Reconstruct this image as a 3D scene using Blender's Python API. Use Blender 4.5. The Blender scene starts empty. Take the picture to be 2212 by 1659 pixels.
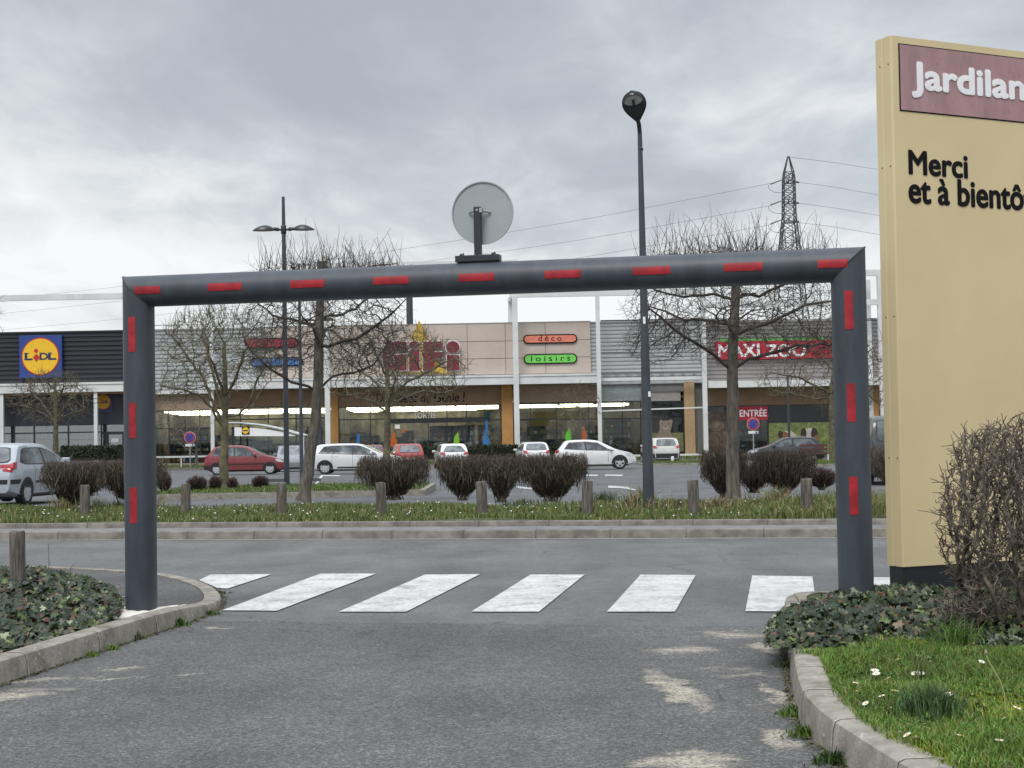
import bpy, bmesh, math, random
import numpy as np
from mathutils import Vector, Matrix, kdtree
from mathutils.bvhtree import BVHTree
from mathutils.geometry import tessellate_polygon
C = bpy.context.scene
COL = C.collection
R_ = math.radians

# ------------------------------------------------------------------ camera
FPX, CX, CY = 3300.0, 1106.0, 829.5        # focal length and centre of the photograph in its 2212 x 1659 pixels
PITCH, ROLL = math.atan(0.035), 0.018
CAM = Vector((0, 0, 1.35))
r0 = Vector((1, 0, 0)); u0 = Vector((0, -math.sin(PITCH), math.cos(PITCH))); FW = Vector((0, math.cos(PITCH), math.sin(PITCH)))
RX = r0 * math.cos(ROLL) - u0 * math.sin(ROLL)
UP = u0 * math.cos(ROLL) + r0 * math.sin(ROLL)
cd = bpy.data.cameras.new('camera'); cam = bpy.data.objects.new('camera', cd); COL.objects.link(cam)
M3 = Matrix((RX, UP, -FW)).transposed()
cam.matrix_world = Matrix.Translation(CAM) @ M3.to_4x4()
cd.sensor_width = 36; cd.lens = 36 * FPX / 2212; cd.clip_start = 0.1; cd.clip_end = 5000
C.camera = cam
C.view_settings.view_transform = 'Standard'; C.view_settings.look = 'None'
C.view_settings.exposure = 0.4; C.view_settings.gamma = 1
C.render.resolution_x = 1024; C.render.resolution_y = 768

# ------------------------------------------------------------------ sky and sun
SUN_EL, SUN_ROT = R_(52), R_(200)
w = bpy.data.worlds.new('World'); C.world = w; w.use_nodes = True


class NT:
    def __init__(s, tree): s.t = tree; s.t.nodes.clear()
    def n(s, typ, ins=None, **kw):
        nd = s.t.nodes.new(typ)
        for k, v in kw.items(): setattr(nd, k, v)
        for k, v in (ins or {}).items():
            sk = nd.inputs[k]
            if isinstance(v, bpy.types.NodeSocket): s.t.links.new(v, sk)
            elif isinstance(v, bpy.types.Node): s.t.links.new(v.outputs[0], sk)
            else:
                if sk.type == 'RGBA' and len(v) == 3: v = (*v, 1)
                sk.default_value = v
        return nd
    def math(s, op, a, b=0.0, c=0.0, clamp=False):
        return s.n('ShaderNodeMath', {0: a, 1: b, 2: c}, operation=op, use_clamp=clamp).outputs[0]
    def ramp(s, fac, stops, interp='LINEAR'):
        nd = s.n('ShaderNodeValToRGB', {0: fac}); cr = nd.color_ramp; cr.interpolation = interp
        while len(cr.elements) < len(stops): cr.elements.new(0.5)
        for e, (p, c) in zip(cr.elements, stops):
            e.position = p; e.color = (c, c, c, 1) if isinstance(c, (int, float)) else (*c, 1)
        return nd.outputs[0]
    def mix(s, f, a, b, mode='MIX'):
        return s.n('ShaderNodeMixRGB', {0: f, 1: a, 2: b}, blend_type=mode).outputs[0]
    def noise(s, vec, scale, detail=4, rough=0.55, dist=0.0):
        return s.n('ShaderNodeTexNoise', {'Vector': vec, 'Scale': scale, 'Detail': detail, 'Roughness': rough, 'Distortion': dist}).outputs[0]
    def scale(s, vec, v3, off=(0, 0, 0)):
        return s.n('ShaderNodeMapping', {'Vector': vec, 'Scale': v3, 'Location': off}).outputs[0]


t = NT(w.node_tree)
tc = t.n('ShaderNodeTexCoord').outputs['Generated']
sx = t.n('ShaderNodeSeparateXYZ', {0: tc})
zc = t.math('ADD', t.math('MAXIMUM', sx.outputs[2], 0.0), 0.16)
pl = t.n('ShaderNodeCombineXYZ', {0: t.math('DIVIDE', sx.outputs[0], zc), 1: t.math('DIVIDE', sx.outputs[1], zc), 2: 0.0})
big = t.noise(t.scale(pl, (0.85, 0.70, 1), (2.9, 6.4, 0)), 1.0, 5, 0.48, 0.2)
fine = t.noise(t.scale(pl, (2.6, 1.3, 1), (7.3, 4.2, 1)), 1.6, 8, 0.6, 0.4)
cl = t.math('ADD', t.math('MULTIPLY', big, 0.72), t.math('MULTIPLY', fine, 0.28))
lowband = t.math('SUBTRACT', 0.19, t.math('MULTIPLY', sx.outputs[2], 1.25))       # the overcast thins and brightens towards the horizon
cl2 = t.math('ADD', cl, t.math('MAXIMUM', lowband, -0.16))
ccol = t.ramp(cl2, [(0.33, (0.335, 0.358, 0.39)), (0.41, (0.395, 0.42, 0.45)), (0.47, (0.48, 0.502, 0.528)), (0.53, (0.61, 0.628, 0.64)), (0.61, (0.73, 0.742, 0.748))])
zen = t.math('ADD', 1.0, t.math('MULTIPLY', t.math('SMOOTH_MAX', t.math('SUBTRACT', sx.outputs[2], 0.33), 0.0, 0.1), 4.2))  # overcast zenith brighter than horizon
ccol = t.mix(1.0, ccol, t.n('ShaderNodeCombineXYZ', {0: zen, 1: zen, 2: zen}).outputs[0], 'MULTIPLY')
sky = t.n('ShaderNodeTexSky', sky_type='NISHITA', sun_disc=False, sun_elevation=SUN_EL, sun_rotation=SUN_ROT)
skyc = t.mix(1.0, sky.outputs[0], (0.1, 0.1, 0.1), 'MULTIPLY')
fin = t.mix(0.93, skyc, ccol)
bg = t.n('ShaderNodeBackground', {0: fin, 1: 1.0})
t.n('ShaderNodeOutputWorld', {0: bg})

sl = bpy.data.lights.new('sun', 'SUN'); sl.energy = 1.5; sl.angle = R_(25); sl.color = (1, 0.97, 0.93)
so = bpy.data.objects.new('sun', sl); COL.objects.link(so)
sd = Vector((math.sin(SUN_ROT) * math.cos(SUN_EL), math.cos(SUN_ROT) * math.cos(SUN_EL), math.sin(SUN_EL)))
so.rotation_euler = sd.to_track_quat('Z', 'Y').to_euler(); so.location = (0, -5, 30)


# ------------------------------------------------------------------ helpers
def ray(x, y): return FW * FPX + RX * (x - CX) - UP * (y - CY)
def P(x, y, Y):
    d = ray(x, y); return CAM + d * (Y / d.y)
def G(x, y, z=0.0):
    d = ray(x, y); return CAM + d * ((z - CAM.z) / d.z)
def gz(Y): return -0.007 * min(max(Y - 35, 0), 75)
def at_ground(x, Y, dz=0.0):
    """the point of the ground seen in photo column x at distance Y"""
    z = gz(Y) + dz; p = P(x, 1000, Y)
    for _ in range(3):
        d = p - CAM; v = d.dot(UP) / d.dot(FW); y = CY - FPX * v
        yy = y + (p.z - z) * FPX / Y; p = P(x, yy, Y)
    return Vector((p.x, Y, z))
def lerp(a, b, f): return a + (b - a) * f


class MB:
    def __init__(s): s.v = []; s.f = []; s.c = []; s.mi = []; s.cur = 0
    def add(s, vs, fs, col=None):
        o = len(s.v); s.v.extend(tuple(p) for p in vs)
        for f in fs: s.f.append(tuple(i + o for i in f)); s.mi.append(s.cur)
        s.c.extend([col or (1, 1, 1)] * len(vs)); return s
    def box(s, x0, y0, z0, x1, y1, z1, col=None):
        v = [(x0, y0, z0), (x1, y0, z0), (x1, y1, z0), (x0, y1, z0), (x0, y0, z1), (x1, y0, z1), (x1, y1, z1), (x0, y1, z1)]
        return s.add(v, [(3, 2, 1, 0), (4, 5, 6, 7), (0, 1, 5, 4), (1, 2, 6, 5), (2, 3, 7, 6), (3, 0, 4, 7)], col)
    def bar(s, a, b, wd, hd=None, col=None):
        a = Vector(a); b = Vector(b); d = (b - a).normalized(); hd = hd or wd
        sd_ = d.cross(Vector((0, 0, 1))); sd_ = sd_.normalized() if sd_.length > 1e-4 else Vector((1, 0, 0)); u_ = sd_.cross(d)
        o = [(-1, -1), (1, -1), (1, 1), (-1, 1)]
        v = [a + sd_ * (i * wd / 2) + u_ * (j * hd / 2) for i, j in o] + [b + sd_ * (i * wd / 2) + u_ * (j * hd / 2) for i, j in o]
        return s.add(v, [(3, 2, 1, 0), (4, 5, 6, 7), (0, 1, 5, 4), (1, 2, 6, 5), (2, 3, 7, 6), (3, 0, 4, 7)], col)
    def tube(s, pts, rad, k=8, cap=True, col=None):
        pts = [Vector(p) for p in pts]; n = len(pts)
        rad = rad if isinstance(rad, (list, tuple)) else [rad] * n
        vs = []; ref = None
        for i, p in enumerate(pts):
            d = pts[min(i + 1, n - 1)] - pts[max(i - 1, 0)]
            d = d.normalized() if d.length > 1e-9 else Vector((0, 0, 1))
            if ref is None: ref = d.orthogonal().normalized()
            ref = ref - d * ref.dot(d)
            ref = ref.normalized() if ref.length > 1e-5 else d.orthogonal().normalized()
            q = d.cross(ref)
            for j in range(k):
                a = 2 * math.pi * j / k; vs.append(p + (ref * math.cos(a) + q * math.sin(a)) * rad[i])
        fs = [(i * k + j, i * k + (j + 1) % k, (i + 1) * k + (j + 1) % k, (i + 1) * k + j) for i in range(n - 1) for j in range(k)]
        if cap: fs += [tuple(range(k - 1, -1, -1)), tuple(range((n - 1) * k, n * k))]
        return s.add(vs, fs, col)
    def lathe(s, prof, k=24, c=(0, 0, 0), col=None):
        vs = [(c[0] + r * math.cos(2 * math.pi * j / k), c[1] + r * math.sin(2 * math.pi * j / k), c[2] + z) for r, z in prof for j in range(k)]
        n = len(prof)
        fs = [(i * k + j, i * k + (j + 1) % k, (i + 1) * k + (j + 1) % k, (i + 1) * k + j) for i in range(n - 1) for j in range(k)]
        fs += [tuple(range(k - 1, -1, -1)), tuple(range((n - 1) * k, n * k))]
        return s.add(vs, fs, col)
    def prism(s, poly, y0, y1, col=None):
        """outline in (x, z), given thickness along y"""
        n = len(poly); v = [(x, y0, z) for x, z in poly] + [(x, y1, z) for x, z in poly]
        tri = tessellate_polygon([[Vector((x, z, 0)) for x, z in poly]])
        fs = [tuple(tt) for tt in tri] + [tuple(i + n for i in tt[::-1]) for tt in tri]
        fs += [(i, (i + 1) % n, (i + 1) % n + n, i + n) for i in range(n)]
        return s.add(v, fs, col)
    def build(s, name, m, parent=None, smooth=False, bevel=0):
        me = bpy.data.meshes.new(name); me.from_pydata(s.v, [], s.f); me.update()
        if any(c != (1, 1, 1) for c in s.c):
            ca = me.color_attributes.new('Col', 'FLOAT_COLOR', 'POINT')
            ca.data.foreach_set('color', np.array([(*c, 1) for c in s.c], dtype=np.float32).ravel())
        ms = m if isinstance(m, (list, tuple)) else [m]
        for q in ms: me.materials.append(q)
        if len(ms) > 1: me.polygons.foreach_set('material_index', s.mi)
        o = bpy.data.objects.new(name, me); COL.objects.link(o)
        bm = bmesh.new(); bm.from_mesh(me); bmesh.ops.recalc_face_normals(bm, faces=bm.faces); bm.to_mesh(me); bm.free()
        if smooth:
            me.polygons.foreach_set('use_smooth', [True] * len(me.polygons))
            me.set_sharp_from_angle(angle=R_(smooth if smooth > 1 else 40))
        if bevel:
            b = o.modifiers.new('bevel', 'BEVEL'); b.width = bevel; b.segments = 2; b.limit_method = 'ANGLE'
        if parent: o.parent = parent
        return o


def fastmesh(name, verts, faces, m, parent=None, cols=None, smooth=False):
    """verts (n,3) and faces (m,k) as numpy arrays"""
    me = bpy.data.meshes.new(name); nv, nf, k = len(verts), len(faces), faces.shape[1]
    me.vertices.add(nv); me.vertices.foreach_set('co', np.asarray(verts, dtype=np.float32).ravel())
    me.loops.add(nf * k); me.loops.foreach_set('vertex_index', faces.astype(np.int32).ravel())
    me.polygons.add(nf); me.polygons.foreach_set('loop_start', np.arange(0, nf * k, k, dtype=np.int32))
    if smooth: me.polygons.foreach_set('use_smooth', np.ones(nf, dtype=bool))
    me.update(calc_edges=True)
    if cols is not None:
        ca = me.color_attributes.new('Col', 'FLOAT_COLOR', 'POINT')
        ca.data.foreach_set('color', np.c_[cols, np.ones(nv)].astype(np.float32).ravel())
    me.materials.append(m); o = bpy.data.objects.new(name, me); COL.objects.link(o)
    if parent: o.parent = parent
    return o


def tag(o, label=None, cat=None, group=None, kind=None):
    if label: o['label'] = label
    if cat: o['category'] = cat
    if group: o['group'] = group
    if kind: o['kind'] = kind
    return o
def thing(name, label, cat, loc=(0, 0, 0), rz=0.0, group=None):
    o = bpy.data.objects.new(name, None); o.empty_display_size = 0.2; COL.objects.link(o)
    o.location = loc; o.rotation_euler.z = rz
    return tag(o, label, cat, group)
def copy_thing(root, loc, label, rz=None):
    def cp(o, par):
        c = o.copy(); COL.objects.link(c); c.parent = par
        for ch in list(o.children): cp(ch, c)
        return c
    c = cp(root, None); c.location = loc; c['label'] = label
    if rz is not None: c.rotation_euler.z = rz
    return c


# ------------------------------------------------------------------ materials
def mat(name, col, rough=0.6, metal=0.0, var=0.12, scale=4.0, detail=5, bump=0.0, bscale=None, col2=None, spec=0.5, coat=0.0, attr=False, vscale=(1, 1, 1), lo=0.35, hi=0.65):
    m = bpy.data.materials.new(name); m.use_nodes = True; t = NT(m.node_tree)
    tc = t.scale(t.n('ShaderNodeTexCoord').outputs['Object'], vscale)
    nz = t.noise(tc, scale, detail, 0.6)
    c1 = tuple(c * (1 - var) for c in col); c2 = col2 or tuple(min(1, c * (1 + var)) for c in col)
    base = t.ramp(nz, [(lo, c1), (hi, c2)])
    if attr: base = t.mix(1.0, t.n('ShaderNodeVertexColor', layer_name='Col').outputs[0], t.ramp(nz, [(0.3, 1 - var), (0.7, 1.0)]), 'MULTIPLY')
    ins = {'Base Color': base, 'Roughness': rough, 'Metallic': metal, 'Specular IOR Level': spec, 'Coat Weight': coat, 'Coat Roughness': 0.08}
    if bump:
        ins['Normal'] = t.n('ShaderNodeBump', {'Strength': bump, 'Distance': 0.02, 'Height': t.noise(tc, bscale or scale * 4, 6, 0.65)}).outputs[0]
    t.n('ShaderNodeOutputMaterial', {0: t.n('ShaderNodeBsdfPrincipled', ins)})
    return m


def paint(name, col, dirt=0.12):
    """painted car metal with a clear coat and a little road dirt"""
    m = bpy.data.materials.new(name); m.use_nodes = True; t = NT(m.node_tree)
    tc = t.n('ShaderNodeTexCoord').outputs['Object']; z = t.n('ShaderNodeSeparateXYZ', {0: tc}).outputs[2]
    d = t.math('MULTIPLY', t.noise(tc, 3.0, 6, 0.65), t.math('SUBTRACT', 1.1, z, clamp=True)); d = t.math('MULTIPLY', d, dirt * 4, clamp=True)
    b = t.n('ShaderNodeBsdfPrincipled', {'Base Color': t.mix(d, col, (0.14, 0.13, 0.115)), 'Roughness': 0.32, 'Coat Weight': 0.7, 'Coat Roughness': 0.06})
    t.n('ShaderNodeOutputMaterial', {0: b}); return m


def emis(name, col, s):
    m = bpy.data.materials.new(name); m.use_nodes = True; t = NT(m.node_tree)
    t.n('ShaderNodeOutputMaterial', {0: t.n('ShaderNodeEmission', {0: col, 1: s})}); return m


def glassm(name, tint=(0.8, 0.85, 0.85), refl=1.0, base=0.04):
    """thin window pane: sees through and mirrors the sky at grazing angles"""
    m = bpy.data.materials.new(name); m.use_nodes = True; t = NT(m.node_tree)
    fr = t.n('ShaderNodeFresnel', {'IOR': 1.5}).outputs[0]
    f = t.math('ADD', t.math('MULTIPLY', fr, refl), base, clamp=True)
    tr = t.n('ShaderNodeBsdfTransparent', {0: tint}); gl = t.n('ShaderNodeBsdfGlossy', {'Color': (0.9, 0.92, 0.95), 'Roughness': 0.03})
    mx = t.n('ShaderNodeMixShader', {0: f}); t.t.links.new(tr.outputs[0], mx.inputs[1]); t.t.links.new(gl.outputs[0], mx.inputs[2])
    t.n('ShaderNodeOutputMaterial', {0: mx}); return m


def asphalt(name, lo, hi, stone, patches=(), coarse=90.0, lines=None):
    """asphalt: aggregate grain, broad wear, and pale sand washed over it in the given places (x, y, rx, ry, angle, strength)"""
    m = bpy.data.materials.new(name); m.use_nodes = True; t = NT(m.node_tree)
    tc = t.n('ShaderNodeTexCoord').outputs['Object']
    g1 = t.n('ShaderNodeTexVoronoi', {'Vector': tc, 'Scale': coarse, 'Randomness': 1.0}); cellv = t.n('ShaderNodeSeparateColor', {0: g1.outputs['Color']}).outputs[0]
    g2 = t.noise(tc, coarse * 1.7, 3, 0.7); broad = t.noise(tc, 0.55, 6, 0.6); mid = t.noise(tc, 7.0, 5, 0.65)
    grain = t.math('ADD', t.math('MULTIPLY', cellv, 0.55), t.math('MULTIPLY', g2, 0.45))
    base = t.ramp(grain, [(0.22, lo), (0.55, tuple((a + b) / 2 for a, b in zip(lo, hi))), (0.72, hi), (0.86, stone)])
    base = t.mix(1.0, base, t.ramp(broad, [(0.3, (0.74, 0.73, 0.72)), (0.7, (1.18, 1.18, 1.18))]), 'MULTIPLY')
    base = t.mix(1.0, base, t.ramp(t.noise(t.scale(tc, (1.2, .3, 1)), 1.4, 4, .5), [(0.35, 0.86), (0.65, 1.08)]), 'MULTIPLY')
    base = t.mix(1.0, base, t.ramp(mid, [(0.3, 0.88), (0.7, 1.1)]), 'MULTIPLY')
    cw = t.n('ShaderNodeVectorMath', {0: tc, 1: t.n('ShaderNodeVectorMath', {0: t.n('ShaderNodeTexNoise', {'Vector': tc, 'Scale': 1.8, 'Detail': 6}).outputs['Color'], 1: (.6, .6, .6)}, operation='MULTIPLY').outputs[0]}, operation='ADD').outputs[0]
    ck = t.n('ShaderNodeTexVoronoi', {'Vector': cw, 'Scale': .42}, feature='DISTANCE_TO_EDGE').outputs[0]
    ck = t.math('MULTIPLY', t.ramp(ck, [(0.0, 1.0), (0.0045, 0.0)]), t.ramp(t.noise(tc, .35, 3), [(.46, 0.0), (.56, .75)]))
    base = t.mix(ck, base, (0.03, 0.03, 0.03))
    if patches:
        wn = t.n('ShaderNodeTexNoise', {'Vector': tc, 'Scale': 4.2, 'Detail': 7, 'Roughness': .65}).outputs['Color']
        wv = t.n('ShaderNodeVectorMath', {0: t.n('ShaderNodeVectorMath', {0: wn, 1: (-.5, -.5, -.5)}, operation='ADD').outputs[0], 1: (.42, .6, 0)}, operation='MULTIPLY').outputs[0]
        xyz = t.n('ShaderNodeSeparateXYZ', {0: t.n('ShaderNodeVectorMath', {0: tc, 1: wv}, operation='ADD').outputs[0]}); acc = None
        for (px, py, rx, ry, an, st) in patches:
            dx = t.math('SUBTRACT', xyz.outputs[0], px); dy = t.math('SUBTRACT', xyz.outputs[1], py); ca, sa = math.cos(an), math.sin(an)
            u = t.math('DIVIDE', t.math('ADD', t.math('MULTIPLY', dx, ca), t.math('MULTIPLY', dy, sa)), rx)
            v = t.math('DIVIDE', t.math('SUBTRACT', t.math('MULTIPLY', dy, ca), t.math('MULTIPLY', dx, sa)), ry)
            d = t.math('SUBTRACT', 1.0, t.math('ADD', t.math('MULTIPLY', u, u), t.math('MULTIPLY', v, v)))
            d = t.math('MULTIPLY', t.math('MAXIMUM', d, 0.0), st); acc = d if acc is None else t.math('MAXIMUM', acc, d)
        sn = t.noise(t.scale(tc, (1, 1.6, 1)), 4.5, 8, 0.68, 0.6)
        f = t.ramp(t.math('ADD', t.math('MULTIPLY', acc, 0.55), t.math('MULTIPLY', t.math('SUBTRACT', sn, 0.5), t.math('MINIMUM', t.math('MULTIPLY', acc, 4.0), 1.0))), [(0.20, 0.0), (0.34, 0.45), (0.55, 0.92)])
        f = t.math('MULTIPLY', f, t.ramp(grain, [(0.25, 0.25), (0.6, 1.0)]))
        base = t.mix(f, base, t.mix(mid, (0.36, 0.325, 0.25), (0.52, 0.48, 0.39)))
    bp = t.n('ShaderNodeBump', {'Strength': 0.45, 'Distance': 0.006, 'Height': grain})
    b = t.n('ShaderNodeBsdfPrincipled', {'Base Color': base, 'Roughness': 0.85, 'Specular IOR Level': 0.35, 'Normal': bp.outputs[0]})
    t.n('ShaderNodeOutputMaterial', {0: b}); return m


M = {}
M['post'] = mat('gate_paint', (0.040, 0.049, 0.062), 0.50, var=0.24, scale=3.5, detail=8, vscale=(2, 2, .5), bump=0.03, bscale=60, spec=0.5)
M['postdark'] = mat('bracket_paint', (0.022, 0.026, 0.034), 0.45)
M['red'] = mat('red_reflective_tape', (0.32, 0.010, 0.018), 0.45, var=0.3, scale=9, detail=6)
M['lamp'] = mat('lamp_paint', (0.040, 0.050, 0.062), 0.5, var=0.15, scale=3, bump=0.03)
M['lampdark'] = mat('lamp_head_paint', (0.018, 0.022, 0.024), 0.35)
M['signback'] = mat('sign_back_aluminium', (0.33, 0.36, 0.37), 0.5, metal=0.1, var=0.05, scale=3)
M['galv'] = mat('galvanised_steel', (0.42, 0.44, 0.45), 0.45, metal=0.7)
M['cream'] = mat('cream_sign_paint', (0.61, 0.50, 0.285), 0.5, var=0.05, scale=1.1, detail=7, bump=0.015, bscale=150)
M['black'] = mat('black_plinth', (0.010, 0.011, 0.014), 0.5)
M['ink'] = mat('sign_black_lettering', (0.008, 0.008, 0.010), 0.85, spec=.15)
M['white'] = mat('white_lettering', (0.80, 0.80, 0.80), 0.5, var=0.04)
M['mauve'] = mat('faded_red_panel', (0.345, 0.205, 0.21), 0.5, var=0.13, scale=3.0, vscale=(3, 3, 0.8))
M['soil'] = mat('soil', (0.045, 0.036, 0.025), 0.95, var=0.35, scale=12, bump=0.5)
M['lawnsoil'] = mat('lawn_ground', (0.05, 0.062, 0.022), 0.95, var=0.4, scale=9, bump=0.6, col2=(0.085, 0.105, 0.035))
M['farlawn'] = mat('far_lawn_ground', (0.055, 0.075, 0.03), 0.95, var=0.4, scale=3, bump=0.6, col2=(0.12, 0.13, 0.055))
M['grass'] = mat('grass_blades', (1, 1, 1), 0.55, attr=True, var=0.25, scale=5, spec=0.3)
M['leaf'] = mat('ivy_leaves', (1, 1, 1), 0.42, attr=True, var=0.3, scale=30, spec=0.4)
M['petal'] = mat('daisy_petals', (0.78, 0.78, 0.75), 0.6, var=0.05)
M['yolk'] = mat('daisy_centre', (0.65, 0.42, 0.03), 0.7)
M['stem'] = mat('flower_stem', (0.16, 0.22, 0.06), 0.6)
M['bark'] = mat('grey_bark', (0.095, 0.083, 0.066), 0.9, var=0.45, scale=6, bump=0.8, bscale=22, vscale=(3, 3, 0.6), col2=(0.165, 0.15, 0.12))
M['barkgreen'] = mat('mossy_bark', (0.10, 0.088, 0.06), 0.9, var=0.35, scale=5, bump=0.6, bscale=20, col2=(0.17, 0.155, 0.085))
M['twigdark'] = mat('dark_twigs', (0.034, 0.028, 0.023), 0.85, var=0.35, scale=8, col2=(0.075, 0.062, 0.05))
M['twiggreen'] = mat('mossy_twigs', (0.085, 0.073, 0.047), 0.85, var=0.35, scale=5, col2=(0.15, 0.132, 0.08))
M['twiggrey'] = mat('grey_brown_twigs', (0.078, 0.062, 0.049), 0.85, var=0.4, scale=9, col2=(0.205, 0.168, 0.132))
M['hedge'] = mat('hedge_twigs', (1, 1, 1), 0.85, attr=True, var=0.35, scale=7)
M['wood'] = mat('weathered_wood', (0.085, 0.074, 0.06), 0.9, var=0.45, scale=7, bump=0.7, bscale=18, vscale=(5, 5, 0.5), col2=(0.185, 0.165, 0.14))
M['concrete'] = mat('kerb_concrete', (0.25, 0.235, 0.205), 0.9, var=0.3, scale=9, detail=9, bump=0.45, bscale=60, col2=(0.345, 0.325, 0.285))
def concrete_mat(name):
    """weathered kerb stone: warm grey, brown algae stains and pale lichen spots"""
    m = bpy.data.materials.new(name); m.use_nodes = True; t = NT(m.node_tree); tc = t.n('ShaderNodeTexCoord').outputs['Object']
    base = t.ramp(t.noise(tc, 7, 9, .65), [(.3, (.185, .17, .14)), (.5, (.27, .25, .212)), (.72, (.37, .348, .30))])
    base = t.mix(t.ramp(t.noise(tc, 2.6, 6, .7, .5), [(.50, 0.0), (.66, .65)]), base, (.105, .10, .065))
    v = t.n('ShaderNodeTexVoronoi', {'Vector': tc, 'Scale': 26, 'Randomness': 1}); sp = t.math('MULTIPLY', t.ramp(v.outputs['Distance'], [(.16, 1.0), (.24, 0.0)]), t.ramp(t.noise(tc, 5, 3), [(.5, 0.0), (.58, .8)]))
    base = t.mix(sp, base, (.52, .51, .46))
    h = t.math('ADD', t.noise(tc, 55, 6, .65), t.math('MULTIPLY', t.noise(tc, 12, 4, .6), .8))
    t.n('ShaderNodeOutputMaterial', {0: t.n('ShaderNodeBsdfPrincipled', {'Base Color': base, 'Roughness': .92, 'Specular IOR Level': .25, 'Normal': t.n('ShaderNodeBump', {'Strength': .55, 'Distance': .012, 'Height': h}).outputs[0]})}); return m
M['concrete'] = concrete_mat('kerb_stone')
M['kerbfar'] = mat('far_kerb_concrete', (0.155, 0.14, 0.12), 0.9, var=0.25, scale=5, detail=8, bump=0.3, bscale=40, col2=(0.225, 0.208, 0.182))
M['footing'] = mat('white_cement', (0.62, 0.58, 0.50), 0.9, var=0.18, scale=9, bump=0.4, col2=(0.74, 0.71, 0.65))
M['gutter'] = mat('gutter_strip', (0.17, 0.168, 0.165), 0.9, var=0.2, scale=4)
M['dust'] = mat('kerb_dust', (0.26, 0.25, 0.225), 0.95, var=0.25, scale=6)
M['steelwhite'] = mat('white_painted_steel', (0.60, 0.61, 0.61), 0.5, var=0.07, scale=0.8, col2=(0.66, 0.67, 0.66))
M['tyre'] = mat('tyre_rubber', (0.014, 0.014, 0.015), 0.8)
M['trim'] = mat('black_trim', (0.018, 0.019, 0.021), 0.55)
M['rim'] = mat('alloy_rim', (0.52, 0.54, 0.56), 0.35, metal=0.5)
M['carglass'] = mat('car_glass', (0.045, 0.055, 0.06), 0.06, var=0.6, scale=2.2, detail=2, spec=0.9, col2=(0.16, 0.185, 0.195))
M['tail'] = mat('tail_light_lens', (0.36, 0.012, 0.02), 0.15, coat=0.8)
M['head'] = mat('headlight_lens', (0.5, 0.52, 0.54), 0.12, coat=0.8)
M['plate'] = mat('number_plate', (0.68, 0.69, 0.66), 0.5)
M['pylon'] = mat('pylon_steel', (0.05, 0.058, 0.062), 0.6)
M['wire'] = mat('wire', (0.16, 0.17, 0.18), 0.6)
M['glass'] = glassm('shop_glass', (0.78, 0.83, 0.83), 0.8, 0.0)
M['glasspale'] = glassm('screen_glass', (0.80, 0.84, 0.84), 1.0, 0.12)


# ------------------------------------------------------------------ lettering
def text_part(s, name, m, parent, x0, z0, x1, z1, y, bold=0.0, ext=0.004, spacing=1.0, shear=0.0):
    """lettering fitted to the rectangle x0..x1, z0..z1 of the parent's local XZ plane, standing at local y"""
    cu = bpy.data.curves.new(name, 'FONT'); cu.body = s; cu.size = 1;  cu.space_character = spacing; cu.shear = shear; cu.resolution_u = 6
    cu.extrude = 0.01
    tmp = bpy.data.objects.new('tmp', cu); COL.objects.link(tmp); bpy.context.view_layer.update()
    me = bpy.data.meshes.new_from_object(tmp.evaluated_get(bpy.context.evaluated_depsgraph_get()))
    bpy.data.objects.remove(tmp); bpy.data.curves.remove(cu)
    n = len(me.vertices); co = np.empty(n * 3, dtype=np.float32); me.vertices.foreach_get('co', co); co = co.reshape(n, 3)
    mn, mx = co.min(0), co.max(0); out = np.empty_like(co)
    out[:, 0] = x0 + (co[:, 0] - mn[0]) / (mx[0] - mn[0]) * (x1 - x0)
    out[:, 2] = z0 + (co[:, 1] - mn[1]) / (mx[1] - mn[1]) * (z1 - z0)
    out[:, 1] = y - (co[:, 2] - mn[2]) / (mx[2] - mn[2]) * ext
    fl = [tuple(p.vertices) for p in me.polygons]; bpy.data.meshes.remove(me); mb = MB(); k = (x1 - x0) / (mx[0] - mn[0])
    for i in range(9 if bold else 1):                   # the stroke is thickened by stacked, slightly shifted copies
        dx, dz = (0, 0) if i == 0 else (bold * k * math.cos(i * .7854), bold * k * math.sin(i * .7854)); q = out.copy(); q[:, 0] += dx; q[:, 2] += dz; q[:, 1] -= .0003 * i * max(1, abs(k)) ; mb.add(q.tolist(), fl)
    return mb.build(name, m, parent)

# ================================================================== ground, roads, kerbs
rng = random.Random(7); nrg = np.random.default_rng(11)
OA = G(1000, 1164, 0); AX = (G(1900, 1161.5, 0) - G(0, 1167, 0)).normalized(); BX = Vector((-AX.y, AX.x, 0))   # along and across the road
def RD(s, w_, z=0.0): p = OA + AX * s + BX * w_; return Vector((p.x, p.y, z))

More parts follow.
